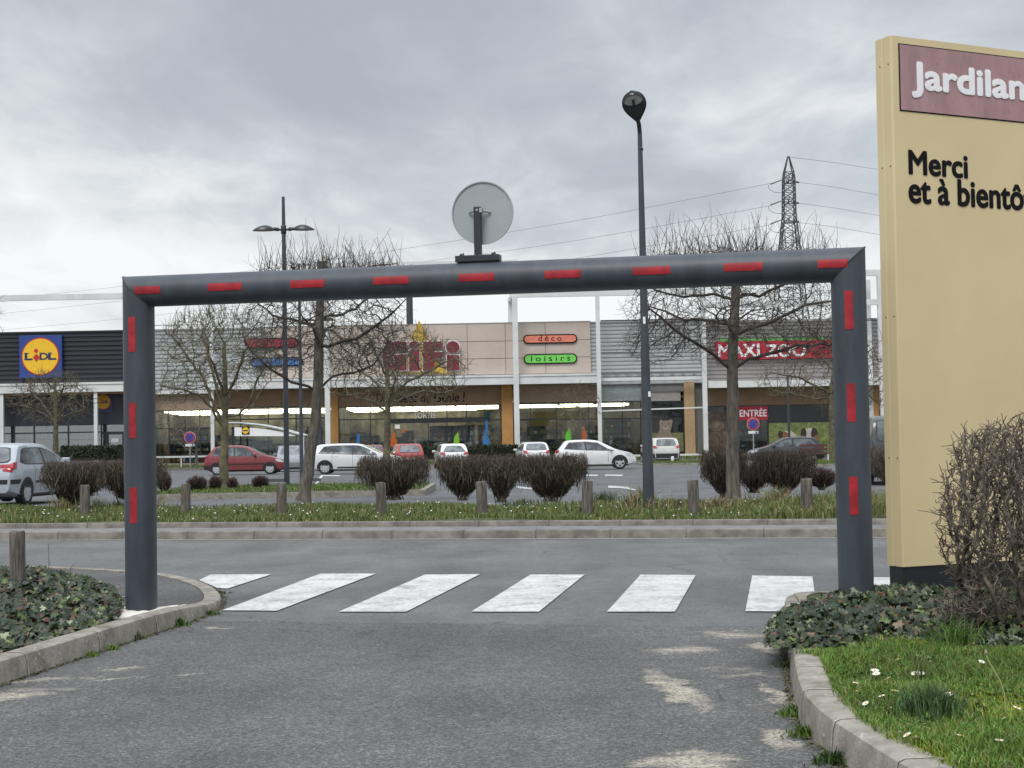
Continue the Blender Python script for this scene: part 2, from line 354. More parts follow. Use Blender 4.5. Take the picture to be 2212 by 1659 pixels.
def sheet(name, m, xs, ys, zf):
    vs = [(x, y, zf(x, y)) for y in ys for x in xs]; nx = len(xs)
    fs = [(j * nx + i, j * nx + i + 1, (j + 1) * nx + i + 1, (j + 1) * nx + i) for j in range(len(ys) - 1) for i in range(nx - 1)]
    return tag(MB().add(vs, fs).build(name, m), kind='structure')
M['ground'] = mat('ground_far', (0.10, 0.105, 0.10), 0.95, var=0.3, scale=0.4)
sheet('ground', M['ground'], [-900, -60, 60, 900], [-60, 35, 50, 70, 90, 112, 300, 1800], lambda x, y: gz(y) - 0.06)
sand = []
for (x, y, rx, ry, an, st) in [(20, 1505, .42, .16, .15, 1.0), (120, 1470, .55, .10, .3, .7), (235, 1468, .30, .07, .25, .9), (255, 1448, .26, .06, .25, .8), (400, 1460, .14, .035, .2, .9), (395, 1420, .13, .03, .2, .6),
                               (470, 1358, .22, .05, .3, .9), (405, 1388, .22, .06, .3, .5), (1462, 1490, .20, 1.0, .12, .95), (1655, 1400, .16, .5, .1, 1.0), (1672, 1500, .12, .6, .05, .9), (1690, 1600, .12, .5, 0, .9), (1470, 1405, .42, .24, .2, .9), (1575, 1372, .40, .30, .1, .9), (1640, 1342, .42, .20, .0, 1.0),
                               (1500, 1650, .40, .34, .1, .9), (1600, 1450, .4, .5, .2, .45), (1650, 1530, .3, .5, .1, .45), (90, 1420 + 70, .7, .3, .2, .45), (300, 1430, .6, .2, .3, .4)]:
    p = G(x, y, 0); sand.append((p.x, p.y, rx * .75, ry * .9, an, st))
M['driveway'] = asphalt('driveway_asphalt', (0.060, 0.060, 0.060), (0.155, 0.152, 0.148), (0.30, 0.295, 0.28), sand, coarse=95)
M['road'] = asphalt('road_asphalt', (0.105, 0.108, 0.109), (0.160, 0.163, 0.163), (0.23, 0.23, 0.228), coarse=75)
M['lot'] = asphalt('car_park_asphalt', (0.095, 0.10, 0.107), (0.14, 0.145, 0.15), (0.19, 0.19, 0.19), coarse=40)
M['pave'] = asphalt('pavement_asphalt', (0.055, 0.055, 0.056), (0.125, 0.124, 0.122), (0.24, 0.235, 0.22), coarse=70)
def quad(name, m, pts, kind='structure'):
    return tag(MB().add(pts, [tuple(range(len(pts)))]).build(name, m), kind=kind)
WN = (G(1018, 1322, 0) - OA).dot(BX) - 0.75
quad('driveway', M['driveway'], [RD(-25, -26, .004), RD(25, -26, .004), RD(25, WN, .004), RD(-25, WN, .004)])
quad('road', M['road'], [RD(-60, WN - .2), RD(60, WN - .2), RD(60, .3), RD(-60, .3)])
ys = [21, 35, 45, 60, 80, 106]
sheet('car_park', M['lot'], [-70, 70], [26, 30, 35, 36, 45, 60, 80, 106], lambda x, y: gz(y) - 0.012)

# painted markings: the zebra crossing and the car-park lines
M['paintwear'] = bpy.data.materials.new('worn_white_road_paint'); M['paintwear'].use_nodes = True
t = NT(M['paintwear'].node_tree); tcx = t.n('ShaderNodeTexCoord').outputs['Object']
wear = t.math('ADD', t.math('MULTIPLY', t.noise(tcx, 3.2, 8, 0.7, 0.4), 0.6), t.math('MULTIPLY', t.noise(t.scale(tcx, (1, .4, 1)), 26, 4, 0.7), 0.4))
pc = t.ramp(wear, [(0.36, (0.24, 0.24, 0.235)), (0.45, (0.43, 0.43, 0.42)), (0.56, (0.58, 0.58, 0.57))])
t.n('ShaderNodeOutputMaterial', {0: t.n('ShaderNodeBsdfPrincipled', {'Base Color': pc, 'Roughness': 0.7, 'Normal': t.n('ShaderNodeBump', {'Strength': 0.3, 'Distance': 0.004, 'Height': wear}).outputs[0]})})
zebra = [[(430, 1253), (455, 1241), (588, 1240), (492, 1271), (470, 1270)], [(480, 1318), (598, 1319), (812, 1239), (692, 1239)],
         [(732, 1321), (878, 1321), (1037, 1240), (918, 1241)], [(1018, 1321), (1164, 1321), (1263, 1241), (1146, 1241)],
         [(1311, 1321), (1458, 1321), (1503, 1242), (1384, 1241)], [(1610, 1320), (1765, 1321), (1755, 1245), (1625, 1243)],
         [(1918, 1321), (2075, 1321), (2008, 1247), (1878, 1247)]]
for q in zebra:
    quad('zebra_stripe', M['paintwear'], [G(x, y, .009) for x, y in q])
def lotmark(px, dz=0.0):
    out = []
    for x, y in px:
        z = -0.1
        for _ in range(6): p = G(x, y, z); z = gz(p.y) - 0.004
        out.append((p.x, p.y, z))
    return out
for px in [[(671, 1056), (678, 1056), (691, 1038), (686, 1038)], [(688, 1033), (694, 1033), (700, 1026), (694, 1026)], [(1314, 1049), (1336, 1050.5), (1369, 1052.5), (1340, 1054), (1314, 1053.5)], [(1340, 1053.8), (1352, 1053), (1376, 1057.6), (1368, 1058.6)],
           [(1111, 1050), (1130, 1052), (1160, 1055), (1150, 1057), (1118, 1054)], [(1262, 1025), (1292, 1025.5), (1290, 1028), (1258, 1027.5)], [(1308, 1025), (1346, 1025.5), (1344, 1028), (1306, 1027.5)], [(1180, 1044), (1215, 1046), (1212, 1048), (1176, 1046)],
           [(700, 1026), (735, 1026.5), (733, 1028.5), (697, 1028)]]:
    quad('parking_marking', M['paintwear'], lotmark(px))


def kerb(path, hts, width, m, name, mat_top=None):
    """swept kerb: front foot along path, rounded front edge, body to the left of the path"""
    pts = [Vector(p) for p in path]; vs = []; fs = []; inner = []
    n = len(pts); K = 6
    for i, p in enumerate(pts):
        d = (pts[min(i + 1, n - 1)] - pts[max(i - 1, 0)]); d.z = 0; d.normalize(); nl = Vector((-d.y, d.x, 0)); h = hts[i]
        for o_, z_ in [(0, -0.05), (0.012, h * .7), (0.022, h * .93), (0.045, h), (width, h), (width, -0.05)]:
            q = p + nl * o_; vs.append((q.x, q.y, q.z + z_))
        q = p + nl * width; inner.append((q.x, q.y, q.z + h - 0.012))
    for i in range(n - 1):
        for j in range(K - 1): fs.append((i * K + j, i * K + j + 1, (i + 1) * K + j + 1, (i + 1) * K + j))
    fs += [tuple(range(K)), tuple(range((n - 1) * K, n * K))[::-1]]
    o = tag(MB().add(vs, fs).build(name, m, smooth=30), kind='structure')
    return o, inner
def resample(path, hts, step):
    P_, H_ = [Vector(path[0])], [hts[0]]
    for i in range(len(path) - 1):
        a, b = Vector(path[i]), Vector(path[i + 1]); k = max(1, int((b - a).length / step))
        for j in range(1, k + 1): P_.append(a.lerp(b, j / k)); H_.append(lerp(hts[i], hts[i + 1], j / k))
    for _ in range(3):
        Q = P_[:]
        for i in range(1, len(P_) - 1): Q[i] = P_[i] * .5 + (P_[i - 1] + P_[i + 1]) * .25
        P_ = Q
    return P_, H_
M['kerbjoint'] = None
def kerb_mat(name, base, hi):
    m = mat(name, base, 0.9, var=0.3, scale=9, detail=9, bump=0.5, bscale=55, col2=hi, lo=0.3, hi=0.7); t = m.node_tree
    return m
lp = [(-420, 1630), (-120, 1522), (0, 1482), (120, 1442), (240, 1402), (340, 1368), (400, 1349), (440, 1335), (466, 1321), (481, 1306), (480, 1291), (463, 1275), (430, 1261), (380, 1249), (310, 1240), (200, 1232), (100, 1228), (-300, 1222)]
lh = [.14, .14, .14, .14, .14, .135, .125, .10, .07, .045, .04, .04, .04, .04, .035, .03, .03, .03]
lpath, lhts = resample([G(x, y, 0) for x, y in lp], lh, 0.15)
_, lin = kerb(lpath, lhts, 0.15, M['concrete'], 'kerb_driveway_west')
rp = [(2700, 1288), (2200, 1290), (1900, 1293), (1770, 1297), (1715, 1305), (1692, 1320), (1692, 1350), (1697, 1385), (1703, 1430), (1709, 1480), (1714, 1520), (1724, 1562), (1744, 1592), (1766, 1614), (1824, 1659), (1930, 1735), (2120, 1850), (2700, 2180)]
rh = [.05, .05, .06, .08, .10, .12, .14, .15, .15, .155, .155, .155, .155, .155, .155, .155, .155, .155]
rpath, rhts = resample([G(x, y, 0) for x, y in rp], rh, 0.15)
_, rin = kerb(rpath, rhts, 0.17, M['concrete'], 'kerb_driveway_east')
def fan(name, pts, m):
    tri = tessellate_polygon([[Vector((p[0], p[1], 0)) for p in pts]])
    return tag(MB().add(pts, [tuple(q) for q in tri]).build(name, m), kind='structure')
fan('pavement', lin, M['pave'])
fan('planting_bed', rin, M['lawnsoil'])
KV = [tuple(p) for p in lin]; PAVE = BVHTree.FromPolygons([Vector(p) for p in lin], [tuple(q) for q in tessellate_polygon([[Vector((p[0], p[1], 0)) for p in lin]])])
def pave_z(x, y):
    h = PAVE.ray_cast(Vector((x, y, 3)), Vector((0, 0, -1)))[0]
    return h.z if h else .02
# joints between the kerb stones: dark mortar lines are thin slots standing 2 mm proud
jm = mat('kerb_mortar', (0.36, 0.34, 0.30), 0.95, var=0.3, scale=20)
def joints(path, hts, m, width, every, off=0):
    mb = MB(); acc = off
    for i in range(1, len(path) - 1):
        acc += (path[i] - path[i - 1]).length
        if acc > every:
            acc = 0; d = (path[i + 1] - path[i - 1]).normalized(); nl = Vector((-d.y, d.x, 0)); h = hts[i]; p = path[i]; e = 0.0035
            prof = [(-e, 0.0), (0.012 - e, h * .7), (0.022 - e, h * .93 + e), (0.045, h + e), (width - .01, h + e)]
            vs = [p + nl * o_ + Vector((0, 0, z_)) + d * s_ for o_, z_ in prof for s_ in (-.006, .006)]
            mb.add(vs, [(2 * k, 2 * k + 1, 2 * k + 3, 2 * k + 2) for k in range(len(prof) - 1)])
    return mb
for pth, ht, wd, ev in ((lpath, lhts, .15, .95), (rpath, rhts, .17, .62)):
    tag(joints(pth, ht, jm, wd, ev).build('kerb_joints', jm), kind='structure')

# the far side of the road: rounded kerb, narrow strip, second kerb, then the grass verge
S = [i * 1.0 for i in range(-50, 51)]
def straight(name, w0, z0, h, width, m):
    # runs from right to left so that its body lies beyond the road
    p = [RD(s, w0, z0) for s in S]
    o, inn = kerb(p, [h] * len(p), width, m, name)
    return p
k1 = straight('kerb_road_far', 0.0, 0.0, 0.115, 0.20, M['kerbfar'])
quad('gutter_strip', M['gutter'], [RD(-50, .19, .10), RD(50, .19, .10), RD(50, .86, .115), RD(-50, .86, .115)])
k2 = straight('kerb_verge', 0.85, 0.115, 0.075, 0.14, M['kerbfar'])
for pth, ht, wd in ((k1, [.115] * 101, .2), (k2, [.075] * 101, .14)):
    jd = mat('far_kerb_mortar', (0.10, 0.095, 0.085), 0.95)
    tag(joints(pth, ht, jd, wd, .99).build('kerb_joints', jd), kind='structure')
quad('gutter_dust', M['dust'], [RD(-50, -.13, .004), RD(50, -.13, .004), RD(50, .005, .004), RD(-50, .005, .004)])
VW0, VW1 = 0.95, 6.3
def vz(s, w_): return 0.185 + 0.03 * math.sin(s * 1.7 + w_) * math.sin(s * .6 + 2) + 0.02 * math.sin(w_ * 2.3 + s)
vs = []; fs = []; ss = np.arange(-26, 24.1, .5); ww = np.linspace(VW0, VW1, 12)
for w_ in ww:
    for s in ss: vs.append(RD(s, w_, (.165 if w_ < VW0 + .1 else vz(s, w_)) if w_ < VW1 - .3 else 0.02))
for j in range(len(ww) - 1):
    for i in range(len(ss) - 1): a = j * len(ss) + i; fs.append((a, a + 1, a + 1 + len(ss), a + len(ss)))
tag(MB().add(vs, fs).build('verge', M['farlawn'], smooth=60), kind='structure')


def blades(name, pts, hts, m, cols, width=0.006, lean=0.5, kind='stuff', parent=None):
    """grass: each blade two tapering quads bent over, one mesh"""
    n = len(pts); pts = np.asarray(pts); a = nrg.uniform(0, 2 * np.pi, n); le = nrg.uniform(.1, 1, n) * lean; b = nrg.uniform(0, 2 * np.pi, n)
    sdx = np.c_[np.cos(a), np.sin(a), np.zeros(n)] * (width * nrg.uniform(.6, 1.3, n))[:, None]
    ld = np.c_[np.cos(b), np.sin(b), np.zeros(n)]; up = np.array([0, 0, 1.0]); h = np.asarray(hts)[:, None]
    m1 = pts + up * h * .55 + ld * (h[:, 0] * le * .25)[:, None]
    tp = pts + up * h * (1 - .35 * le[:, None]) + ld * (h[:, 0] * le * .95)[:, None]
    V = np.stack([pts - sdx, pts + sdx, m1 + sdx * .7, m1 - sdx * .7, tp + sdx * .12, tp - sdx * .12], 1).reshape(-1, 3)
    base = (np.arange(n) * 6)[:, None]
    F = np.concatenate([base + np.array([0, 1, 2, 3]), base + np.array([3, 2, 4, 5])])
    cc = np.repeat(np.asarray(cols), 6, 0)
    o = fastmesh(name, V, F, m, parent, cc)
    return tag(o, kind=kind) if kind else o
def gcol(n, straw=0.15, base=(0.075, 0.125, 0.028), dry=(0.26, 0.215, 0.095), var=.35):
    base = tuple(c * 1.3 for c in base); b = np.array(base) * nrg.uniform(1 - var, 1 + var, (n, 1)); b[:, 0] *= nrg.uniform(.75, 1.35, n)
    k = nrg.uniform(0, 1, n) < straw; b[k] = np.array(dry) * nrg.uniform(.6, 1.3, (k.sum(), 1)); return b
# verge grass: short on the left, long and straw-coloured towards the right
n = 60000
s = nrg.uniform(-15, 12.5, n); w_ = VW0 + (VW1 - VW0 - .5) * nrg.uniform(0, 1, n) ** 1.3
clump = np.sin(s * 2.3) * np.sin(s * .9 + w_ * 1.7) * .5 + .5
right = np.clip((s - 3.0) / 3.5, 0, 1)
z = np.array([vz(a, b) for a, b in zip(s, w_)])
base = np.array(OA)[None] + np.outer(s, np.array(AX)) + np.outer(w_, np.array(BX)); base[:, 2] = z
h = (0.05 + .09 * clump * nrg.uniform(.4, 1, n)) * (1 + right * 3.0 * nrg.uniform(.4, 1.1, n))
cols = gcol(n, 0.22, (0.085, 0.125, 0.035)); dry = nrg.uniform(0, 1, n) < right * .42; cols[dry] = np.array((0.27, 0.235, 0.115)) * nrg.uniform(.6, 1.25, (dry.sum(), 1))
blades('verge_grass', base, h, M['grass'], cols, 0.008, 0.7)
# tufts at the feet of posts and a few dry clumps
tp, th, tcx_ = [], [], []
for (px, py, k, hh, dryf) in [(150, 1098, 260, .34, .8), (215, 1105, 250, .30, .25), (255, 1100, 200, .22, .3), (330, 1100, 150, .3, .9), (1380, 1100, 260, .45, .85), (1300, 1085, 250, .26, .1), (1400, 1108, 200, .3, .7), (1555, 1100, 240, .28, .9), (1470, 1095, 200, .2, .5), (600, 1108, 140, .22, .4), (820, 1112, 120, .2, .4), (1262, 1108, 120, .2, .4), (390, 1108, 120, .2, .4), (1130, 1090, 200, .16, .1), (1850, 1090, 300, .4, .8), (1680, 1092, 300, .38, .8)]:
    p = G(px, py, .19)
    for _ in range(k):
        r = abs(rng.gauss(0, .16)); a = rng.uniform(0, 6.28); tp.append((p.x + r * math.cos(a) * 1.5, p.y + r * math.sin(a), .17)); th.append(hh * rng.uniform(.4, 1.1))
        tcx_.append([c * rng.uniform(.6, 1.2) for c in ((0.29, 0.245, 0.12) if rng.random() < dryf else (0.075, 0.115, 0.045))])
blades('verge_tufts', tp, th, M['grass'], tcx_, 0.007, 0.8)
# daisies scattered over the verge: too many and too small to count
n = 420; s = nrg.uniform(-13, 8, n); w_ = nrg.uniform(VW0 + .1, VW1 - 1, n); mb = MB()
for a, b in zip(s, w_):
    p = RD(a, b, vz(a, b) + rng.uniform(.06, .1)); r = rng.uniform(.012, .024)
    if rng.random() < .55: mb.add([(p.x + r * math.cos(q), p.y + r * math.sin(q), p.z + .3 * r * math.sin(q * 2)) for q in [i * 1.0472 for i in range(6)]], [tuple(range(6))])
tag(mb.build('verge_daisies', M['petal']), kind='stuff')

# ================================================================== the height-limit gate
def proj(p):
    d = Vector(p) - CAM; k = FPX / d.dot(FW); return CX + d.dot(RX) * k, CY - d.dot(UP) * k
GR = 0.1205
gl0 = G(307, 1310, .115) + Vector((-.034, .12, 0)); gl0.z = -.03
gd = AX.copy()
s_ = 5.0
for _ in range(20):                                     # the right post stands on the same line, where photo column 1850 meets it
    x = proj(gl0 + gd * s_ + Vector((0, 0, .1)))[0]; s_ += (1851 - x) / FPX * gl0.y * .9
gr0 = gl0 + gd * s_; gr0.z = .06
zl = (P(300, 600, gl0.y).z + P(300, 658, gl0.y).z) / 2 - .004; zr = (P(1840, 537, gr0.y).z + P(1840, 607, gr0.y).z) / 2
gl1 = Vector((gl0.x, gl0.y, zl)); gr1 = Vector((gr0.x, gr0.y, zr))
gate = thing('height_limit_gate', 'dark grey tubular steel height limit gate with red reflective strips spanning the driveway', 'gate', ((gl0 + gr0) / 2))
GO = Vector(gate.location)
def cut_cyl(name, a, b, na, nb, r, m, k=48):
    d = (b - a).normalized(); e1 = d.orthogonal().normalized(); e2 = d.cross(e1); vs = []
    for c, n_ in ((a, na), (b, nb)):
        for j in range(k):
            q = c + (e1 * math.cos(2 * math.pi * j / k) + e2 * math.sin(2 * math.pi * j / k)) * r
            vs.append(q + d * ((c - q).dot(n_) / d.dot(n_)) - GO)
    fs = [(j, (j + 1) % k, k + (j + 1) % k, k + j) for j in range(k)] + [tuple(range(k))[::-1], tuple(range(k, 2 * k))]
    return MB().add(vs, fs).build(name, m, gate, smooth=40)
ZV = Vector((0, 0, 1)); bd = (gr1 - gl1).normalized()
nl_ = (ZV + bd).normalized(); nr_ = (bd - ZV).normalized()
cut_cyl('post', gl0, gl1, ZV, nl_, GR, M['post']); cut_cyl('post', gr0, gr1, ZV, nr_, GR, M['post']); cut_cyl('beam', gl1, gr1, nl_, nr_, GR, M['post'])
for c, n_, d1 in ((gl1, nl_, bd), (gr1, nr_, bd)):      # weld seam at each mitre
    e2 = n_.cross(BX).normalized(); k = 40; mb = MB(); pts = []
    for j in range(k + 1):
        a = 2 * math.pi * j / k; pts.append(c + BX * (GR * math.cos(a)) + e2 * (GR * 1.414 * math.sin(a)) - GO)
    mb.tube(pts, .0045, 5, cap=False).build('weld_seam', M['postdark'], gate, smooth=60)
NF = -BX
def strip(name, a, b, half, tilt=0.0):
    """reflective tape on the tube from a to b, half-width in radians, centred on the side facing the driveway"""
    d = (b - a).normalized(); e1 = (NF - d * NF.dot(d)).normalized(); e2 = d.cross(e1); vs = []; k = 8
    for r in (GR + .0008, GR + .0032):
        for i in range(2):
            for j in range(k + 1):
                an = lerp(-half, half, j / k) + tilt; vs.append((a, b)[i] + (e1 * math.cos(an) + e2 * math.sin(an)) * r - GO)
    n1 = k + 1; fs = [(2 * n1 + j, 2 * n1 + j + 1, 3 * n1 + j + 1, 3 * n1 + j) for j in range(k)]
    fs += [(j, j + 1, 2 * n1 + j + 1, 2 * n1 + j) for j in range(k)] + [(n1 + j, n1 + j + 1, 3 * n1 + j + 1, 3 * n1 + j) for j in range(k)]
    fs += [(0, n1, 3 * n1, 2 * n1), (k, n1 + k, 3 * n1 + k, 2 * n1 + k)]
    return MB().add(vs, fs).build('reflector', M['red'], gate, smooth=50)
def on_line(a, b, px, axis=0):
    lo, hi = 0.0, 1.0
    for _ in range(40):
        mid = (lo + hi) / 2; v = proj(a.lerp(b, mid))[axis]; up = proj(b)[axis] > proj(a)[axis]
        if (v < px) == up: lo = mid
        else: hi = mid
    return a.lerp(b, (lo + hi) / 2)
off = NF * GR
for x0, x1 in [(290, 346), (449, 522), (627, 701), (807, 883), (990, 1068), (1177, 1255), (1367, 1448), (1563, 1647), (1766, 1833)]:
    a = on_line(gl1 + off, gr1 + off, x0) - off; b = on_line(gl1 + off, gr1 + off, x1) - off; strip('reflector', a, b, .235, rng.uniform(-.02, .02))
for c0, c1, rows in ((gl0, gl1, [(685, 760), (870, 946), (1053, 1130)]), (gr0, gr1, [(628, 711), (828, 911), (1030, 1112)])):
    for y0, y1 in rows:
        strip('reflector', on_line(c0 + off, c1 + off, y1, 1) - off, on_line(c0 + off, c1 + off, y0, 1) - off, .235)
# spilled white cement round the foot of the left post
vs = [(gl0.x, gl0.y, pave_z(gl0.x, gl0.y) + .03)]; k = 40
for ring, (rr, zz) in enumerate([(.16, .134), (.24, .126), (.33, .105)]):
    for j in range(k):
        a = 2 * math.pi * j / k; r = rr * (1 + .22 * math.sin(a * 3 + 1) + .13 * math.sin(a * 7 + 2) + .07 * math.sin(a * 13)) * (1.25 if math.cos(a) > 0 else 1.05)
        
        while True:
            px_, py_ = gl0.x + r * math.cos(a) * 1.1, gl0.y + r * math.sin(a) * 1.05
            if PAVE.ray_cast(Vector((px_, py_, 3)), Vector((0, 0, -1)))[0] or r < .1: break
            r *= .9
        vs.append((px_, py_, max(pave_z(px_, py_), .04) + (.028, .022, -.004)[ring] + .004 * math.sin(a * 9 + ring)))
fs = [(0, 1 + j, 1 + (j + 1) % k) for j in range(k)] + [(1 + q * k + j, 1 + q * k + (j + 1) % k, 1 + (q + 1) * k + (j + 1) % k, 1 + (q + 1) * k + j) for q in range(2) for j in range(k)]
tag(MB().add(vs, fs).build('cement_footing', M['footing'], smooth=60), 'spilled white cement pad around the foot of the left gate post', 'footing')

# round road sign seen from behind, clamped on the beam
pb = on_line(gl1, gr1, 1034); pb = pb + ZV * GR
sg = thing('road_sign', 'round road sign seen from its plain grey back, mounted on top of the gate beam', 'road sign', pb, math.atan2(AX.y, AX.x))
SC = P(1038.5, 458, pb.y); sz = SC.z - pb.z; srad = 69 / FPX * pb.y
sxo = (SC - pb).dot(AX)
mb = MB(); prof = [(0.0, 0.012), (srad - .004, .012), (srad, .010), (srad, -.006), (srad - .008, -.006), (srad - .010, .004), (0.0, .004)]
k = 64; vs = [(sxo + r * math.cos(2 * math.pi * j / k), .055 + y, sz + r * math.sin(2 * math.pi * j / k)) for r, y in prof for j in range(k)]
fs = [(i * k + j, i * k + (j + 1) % k, (i + 1) * k + (j + 1) % k, (i + 1) * k + j) for i in range(len(prof) - 1) for j in range(k)]
mb.add(vs, fs).build('sign_disc', M['signback'], sg, smooth=35)
hp = P(1034, 447, pb.y).z - pb.z
MB().box(-.026, -.022, .03, .026, .022, hp).build('sign_post', M['postdark'], sg, bevel=.003)
mb = MB().box(-.165, -.05, .004, .165, .05, .052)
mb.build('mounting_bracket', M['postdark'], sg, bevel=.004)
for xx in (-.12, 0, .12):
    mb = MB().lathe([(.011, 0), (.011, .012), (.006, .013), (.006, .024)], 6, (xx, .02, .052)); mb.build('bolt', M['postdark'], sg)
    MB().lathe([(.010, 0), (.010, .01)], 6, (xx, -.045, .052)).build('bolt', M['postdark'], sg)
mb = MB().tube([(-.075, .05, hp - .035), (-.05, .03, hp - .03), (-.028, .015, hp - .025), (.028, .015, hp - .025), (.055, .03, hp - .03), (.085, .05, hp - .035)], .008, 8)
mb.box(.02, -.03, hp - .045, .04, .02, hp - .012).build('clamp', M['galv'], sg, smooth=40)
mb = MB(); k = 16
mb.add([(0.0 + .0085 * math.cos(2 * math.pi * j / k), -.0245, hp - .024 + .0085 * math.sin(2 * math.pi * j / k)) for j in range(k)], [tuple(range(k))]).build('bolt_hole', M['signback'], sg)

# ================================================================== the big cream sign panel
TY = 10.75; tb = P(1951, 1226, TY); tt_ = 0.47
fx = Vector((1, tt_, 0)).normalized(); fn = Vector((fx.y, -fx.x, 0)); tz0 = 0.10
tot = thing('sign_panel', 'tall cream sign panel with faded red header and thank you message on black plinth', 'sign', (tb.x, tb.y, tz0), math.atan2(fx.y, fx.x))
tot.rotation_euler.y = 0.004
bpy.context.view_layer.update(); TI = tot.matrix_world.inverted()
def facept(x, y, d=0.0):
    o = TI @ CAM; dd = (TI.to_3x3() @ ray(x, y)); k = (-d - o.y) / dd.y; q = o + dd * k; return q.x, q.z
zt = facept(1924, 76)[1]; zy = facept(1951, 1225)[1]; TWd = 2.3; TD = .185
def rbox(mb, x0, y0, z0, x1, y1, z1, r=.02):
    pl_ = [(x0 + r, y0), (x1 - r, y0), (x1, y0 + r), (x1, y1 - r), (x1 - r, y1), (x0 + r, y1), (x0, y1 - r), (x0, y0 + r)]
    n = len(pl_); mb.add([(x, y, z0) for x, y in pl_] + [(x, y, z1) for x, y in pl_], [(i, (i + 1) % n, (i + 1) % n + n, i + n) for i in range(n)] + [tuple(range(n))[::-1], tuple(range(n, 2 * n))]); return mb
mb = rbox(MB(), 0, 0, zy, TWd, TD * .5 - .004, zt, .012); rbox(mb, 0, TD * .5 + .004, zy, TWd, TD, zt, .012); mb.box(.006, .02, zy + .005, TWd - .006, TD - .02, zt - .004)
mb.build('cabinet', M['cream'], tot)
rbox(MB(), .012, .012, -.06, TWd - .012, TD - .012, zy - .002, .01).build('plinth', M['black'], tot)
for zz in (zt - .20, zt - .93, zt - 2.0, zt - 3.0):
    for yy in (.035, .125): MB().tube([(-.002, yy, zz), (.004, yy, zz)], .006, 8).build('rivet', M['postdark'], tot)
p0 = facept(1942, 96); p1 = facept(1943, 237); pr = facept(2212, 127)
hx1 = TWd - .12
MB().box(p0[0] - .008, -.004, p1[1] - .008, hx1 + .008, .001, p0[1] + .008).build('panel_rim', M['ink'], tot)
MB().box(p0[0], -.008, p1[1], hx1, -.0045, p0[1]).build('header_panel', M['mauve'], tot)
mb = MB()                                              # blistered streaks in the old film
for _ in range(90):
    xx = rng.uniform(p0[0] + .03, hx1 - .03); zz = rng.uniform(p1[1] + .03, p0[1] - .06); l = rng.uniform(.012, .055)
    mb.tube([(xx, -.0082, zz), (xx + rng.uniform(-.006, .006), -.0088, zz + l * .5), (xx + rng.uniform(-.008, .008), -.0082, zz + l)], [.0004, .0022, .0004], 5)
mb.build('blistered_film', M['mauve'], tot)
a = facept(1970, 208); b = facept(1983, 137); e = facept(2183, 228)
jw = (e[0] - a[0]) / 0.775                              # the last letters run past the edge of the photograph
text_part('Jardiland', 'lettering', M['white'], tot, a[0], a[1], a[0] + jw * 1.03, b[1], -.0085, bold=.030, ext=.004)
a = facept(1964, 375); b = facept(1964, 327); e = facept(2089, 383)
text_part('Merci', 'lettering', M['ink'], tot, a[0], a[1], e[0], b[1] + .006, -.0005, bold=.026, ext=.003)
a = facept(1964, 437); b = facept(2090, 389); e = facept(2212, 440)
text_part('et à bientôt', 'lettering', M['ink'], tot, a[0], a[1], a[0] + (e[0] - a[0]) * 1.075, facept(1964, 382)[1] + .004, -.0005, bold=.026, ext=.003)

# ================================================================== wooden bollards
def make_bollard(name, label, h, r, group):
    o = None; mb = MB(); k = 14
    mb.lathe([(r * 1.02, -.1), (r, .1), (r * .99, h * .6), (r * .985, h - .02), (r * .9, h - .004), (r * .5, h)], k)
    v = mb.v
    for i in range(len(v)):
        a = math.atan2(v[i][1], v[i][0]); f = 1 + .025 * math.sin(a * 5 + 1) + (.012 * math.sin(a * 11 + v[i][2] * 3)); mb.v[i] = (v[i][0] * f, v[i][1] * f, v[i][2] + .006 * math.sin(a * 2))
    o = mb.build(name, M['wood'], smooth=40); return tag(o, label, 'bollard', group)
BOLL = [(183, 1113, 1048, 'beside the left gate post, in front of the long left bush'), (400, 1112, 1045, 'just right of the left gate post'), (607, 1114, 1043, 'in front of the leaning tree, below the double arm lamp'), (825, 1115, 1042, 'in front of the leftmost of the central hedge bushes'),
        (1043, 1115, 1040, 'in front of the gap between the central hedge bushes'), (1268, 1113, 1038, 'at the right end of the central hedge bushes'), (1501, 1113, 1036, 'between the tall lamp post and the right tree'), (1745, 1114, 1034, 'in long grass just left of the right gate post')]
pro = None
for i, (x, y, yt, wh) in enumerate(BOLL):
    p = G(x, y, .19); lab = 'wooden bollard ' + wh
    if pro is None: pro = make_bollard('bollard', lab, .72, .081, 'wooden bollards along the grass verge'); pro.location = (p.x, p.y, 0); o = pro
    else: o = pro.copy(); COL.objects.link(o); o.location = (p.x, p.y, 0); o['label'] = lab
    o.rotation_euler.z = i * 1.3; o.rotation_euler.x = rng.uniform(-.03, .03); o.rotation_euler.y = rng.uniform(-.03, .03)
    hh = P(x, yt, p.y).z; o.scale = (1, 1, hh / .72)
p = G(40, 1275, .14); o = pro.copy(); COL.objects.link(o); o.location = (p.x, p.y, 0); o.scale = (.80, .80, P(39, 1147, p.y).z / .72); o.rotation_euler.z = 2.2
tag(o, 'pale wooden bollard rising from the ivy at the left edge, near side of road', 'bollard', 'wooden bollards along the grass verge')

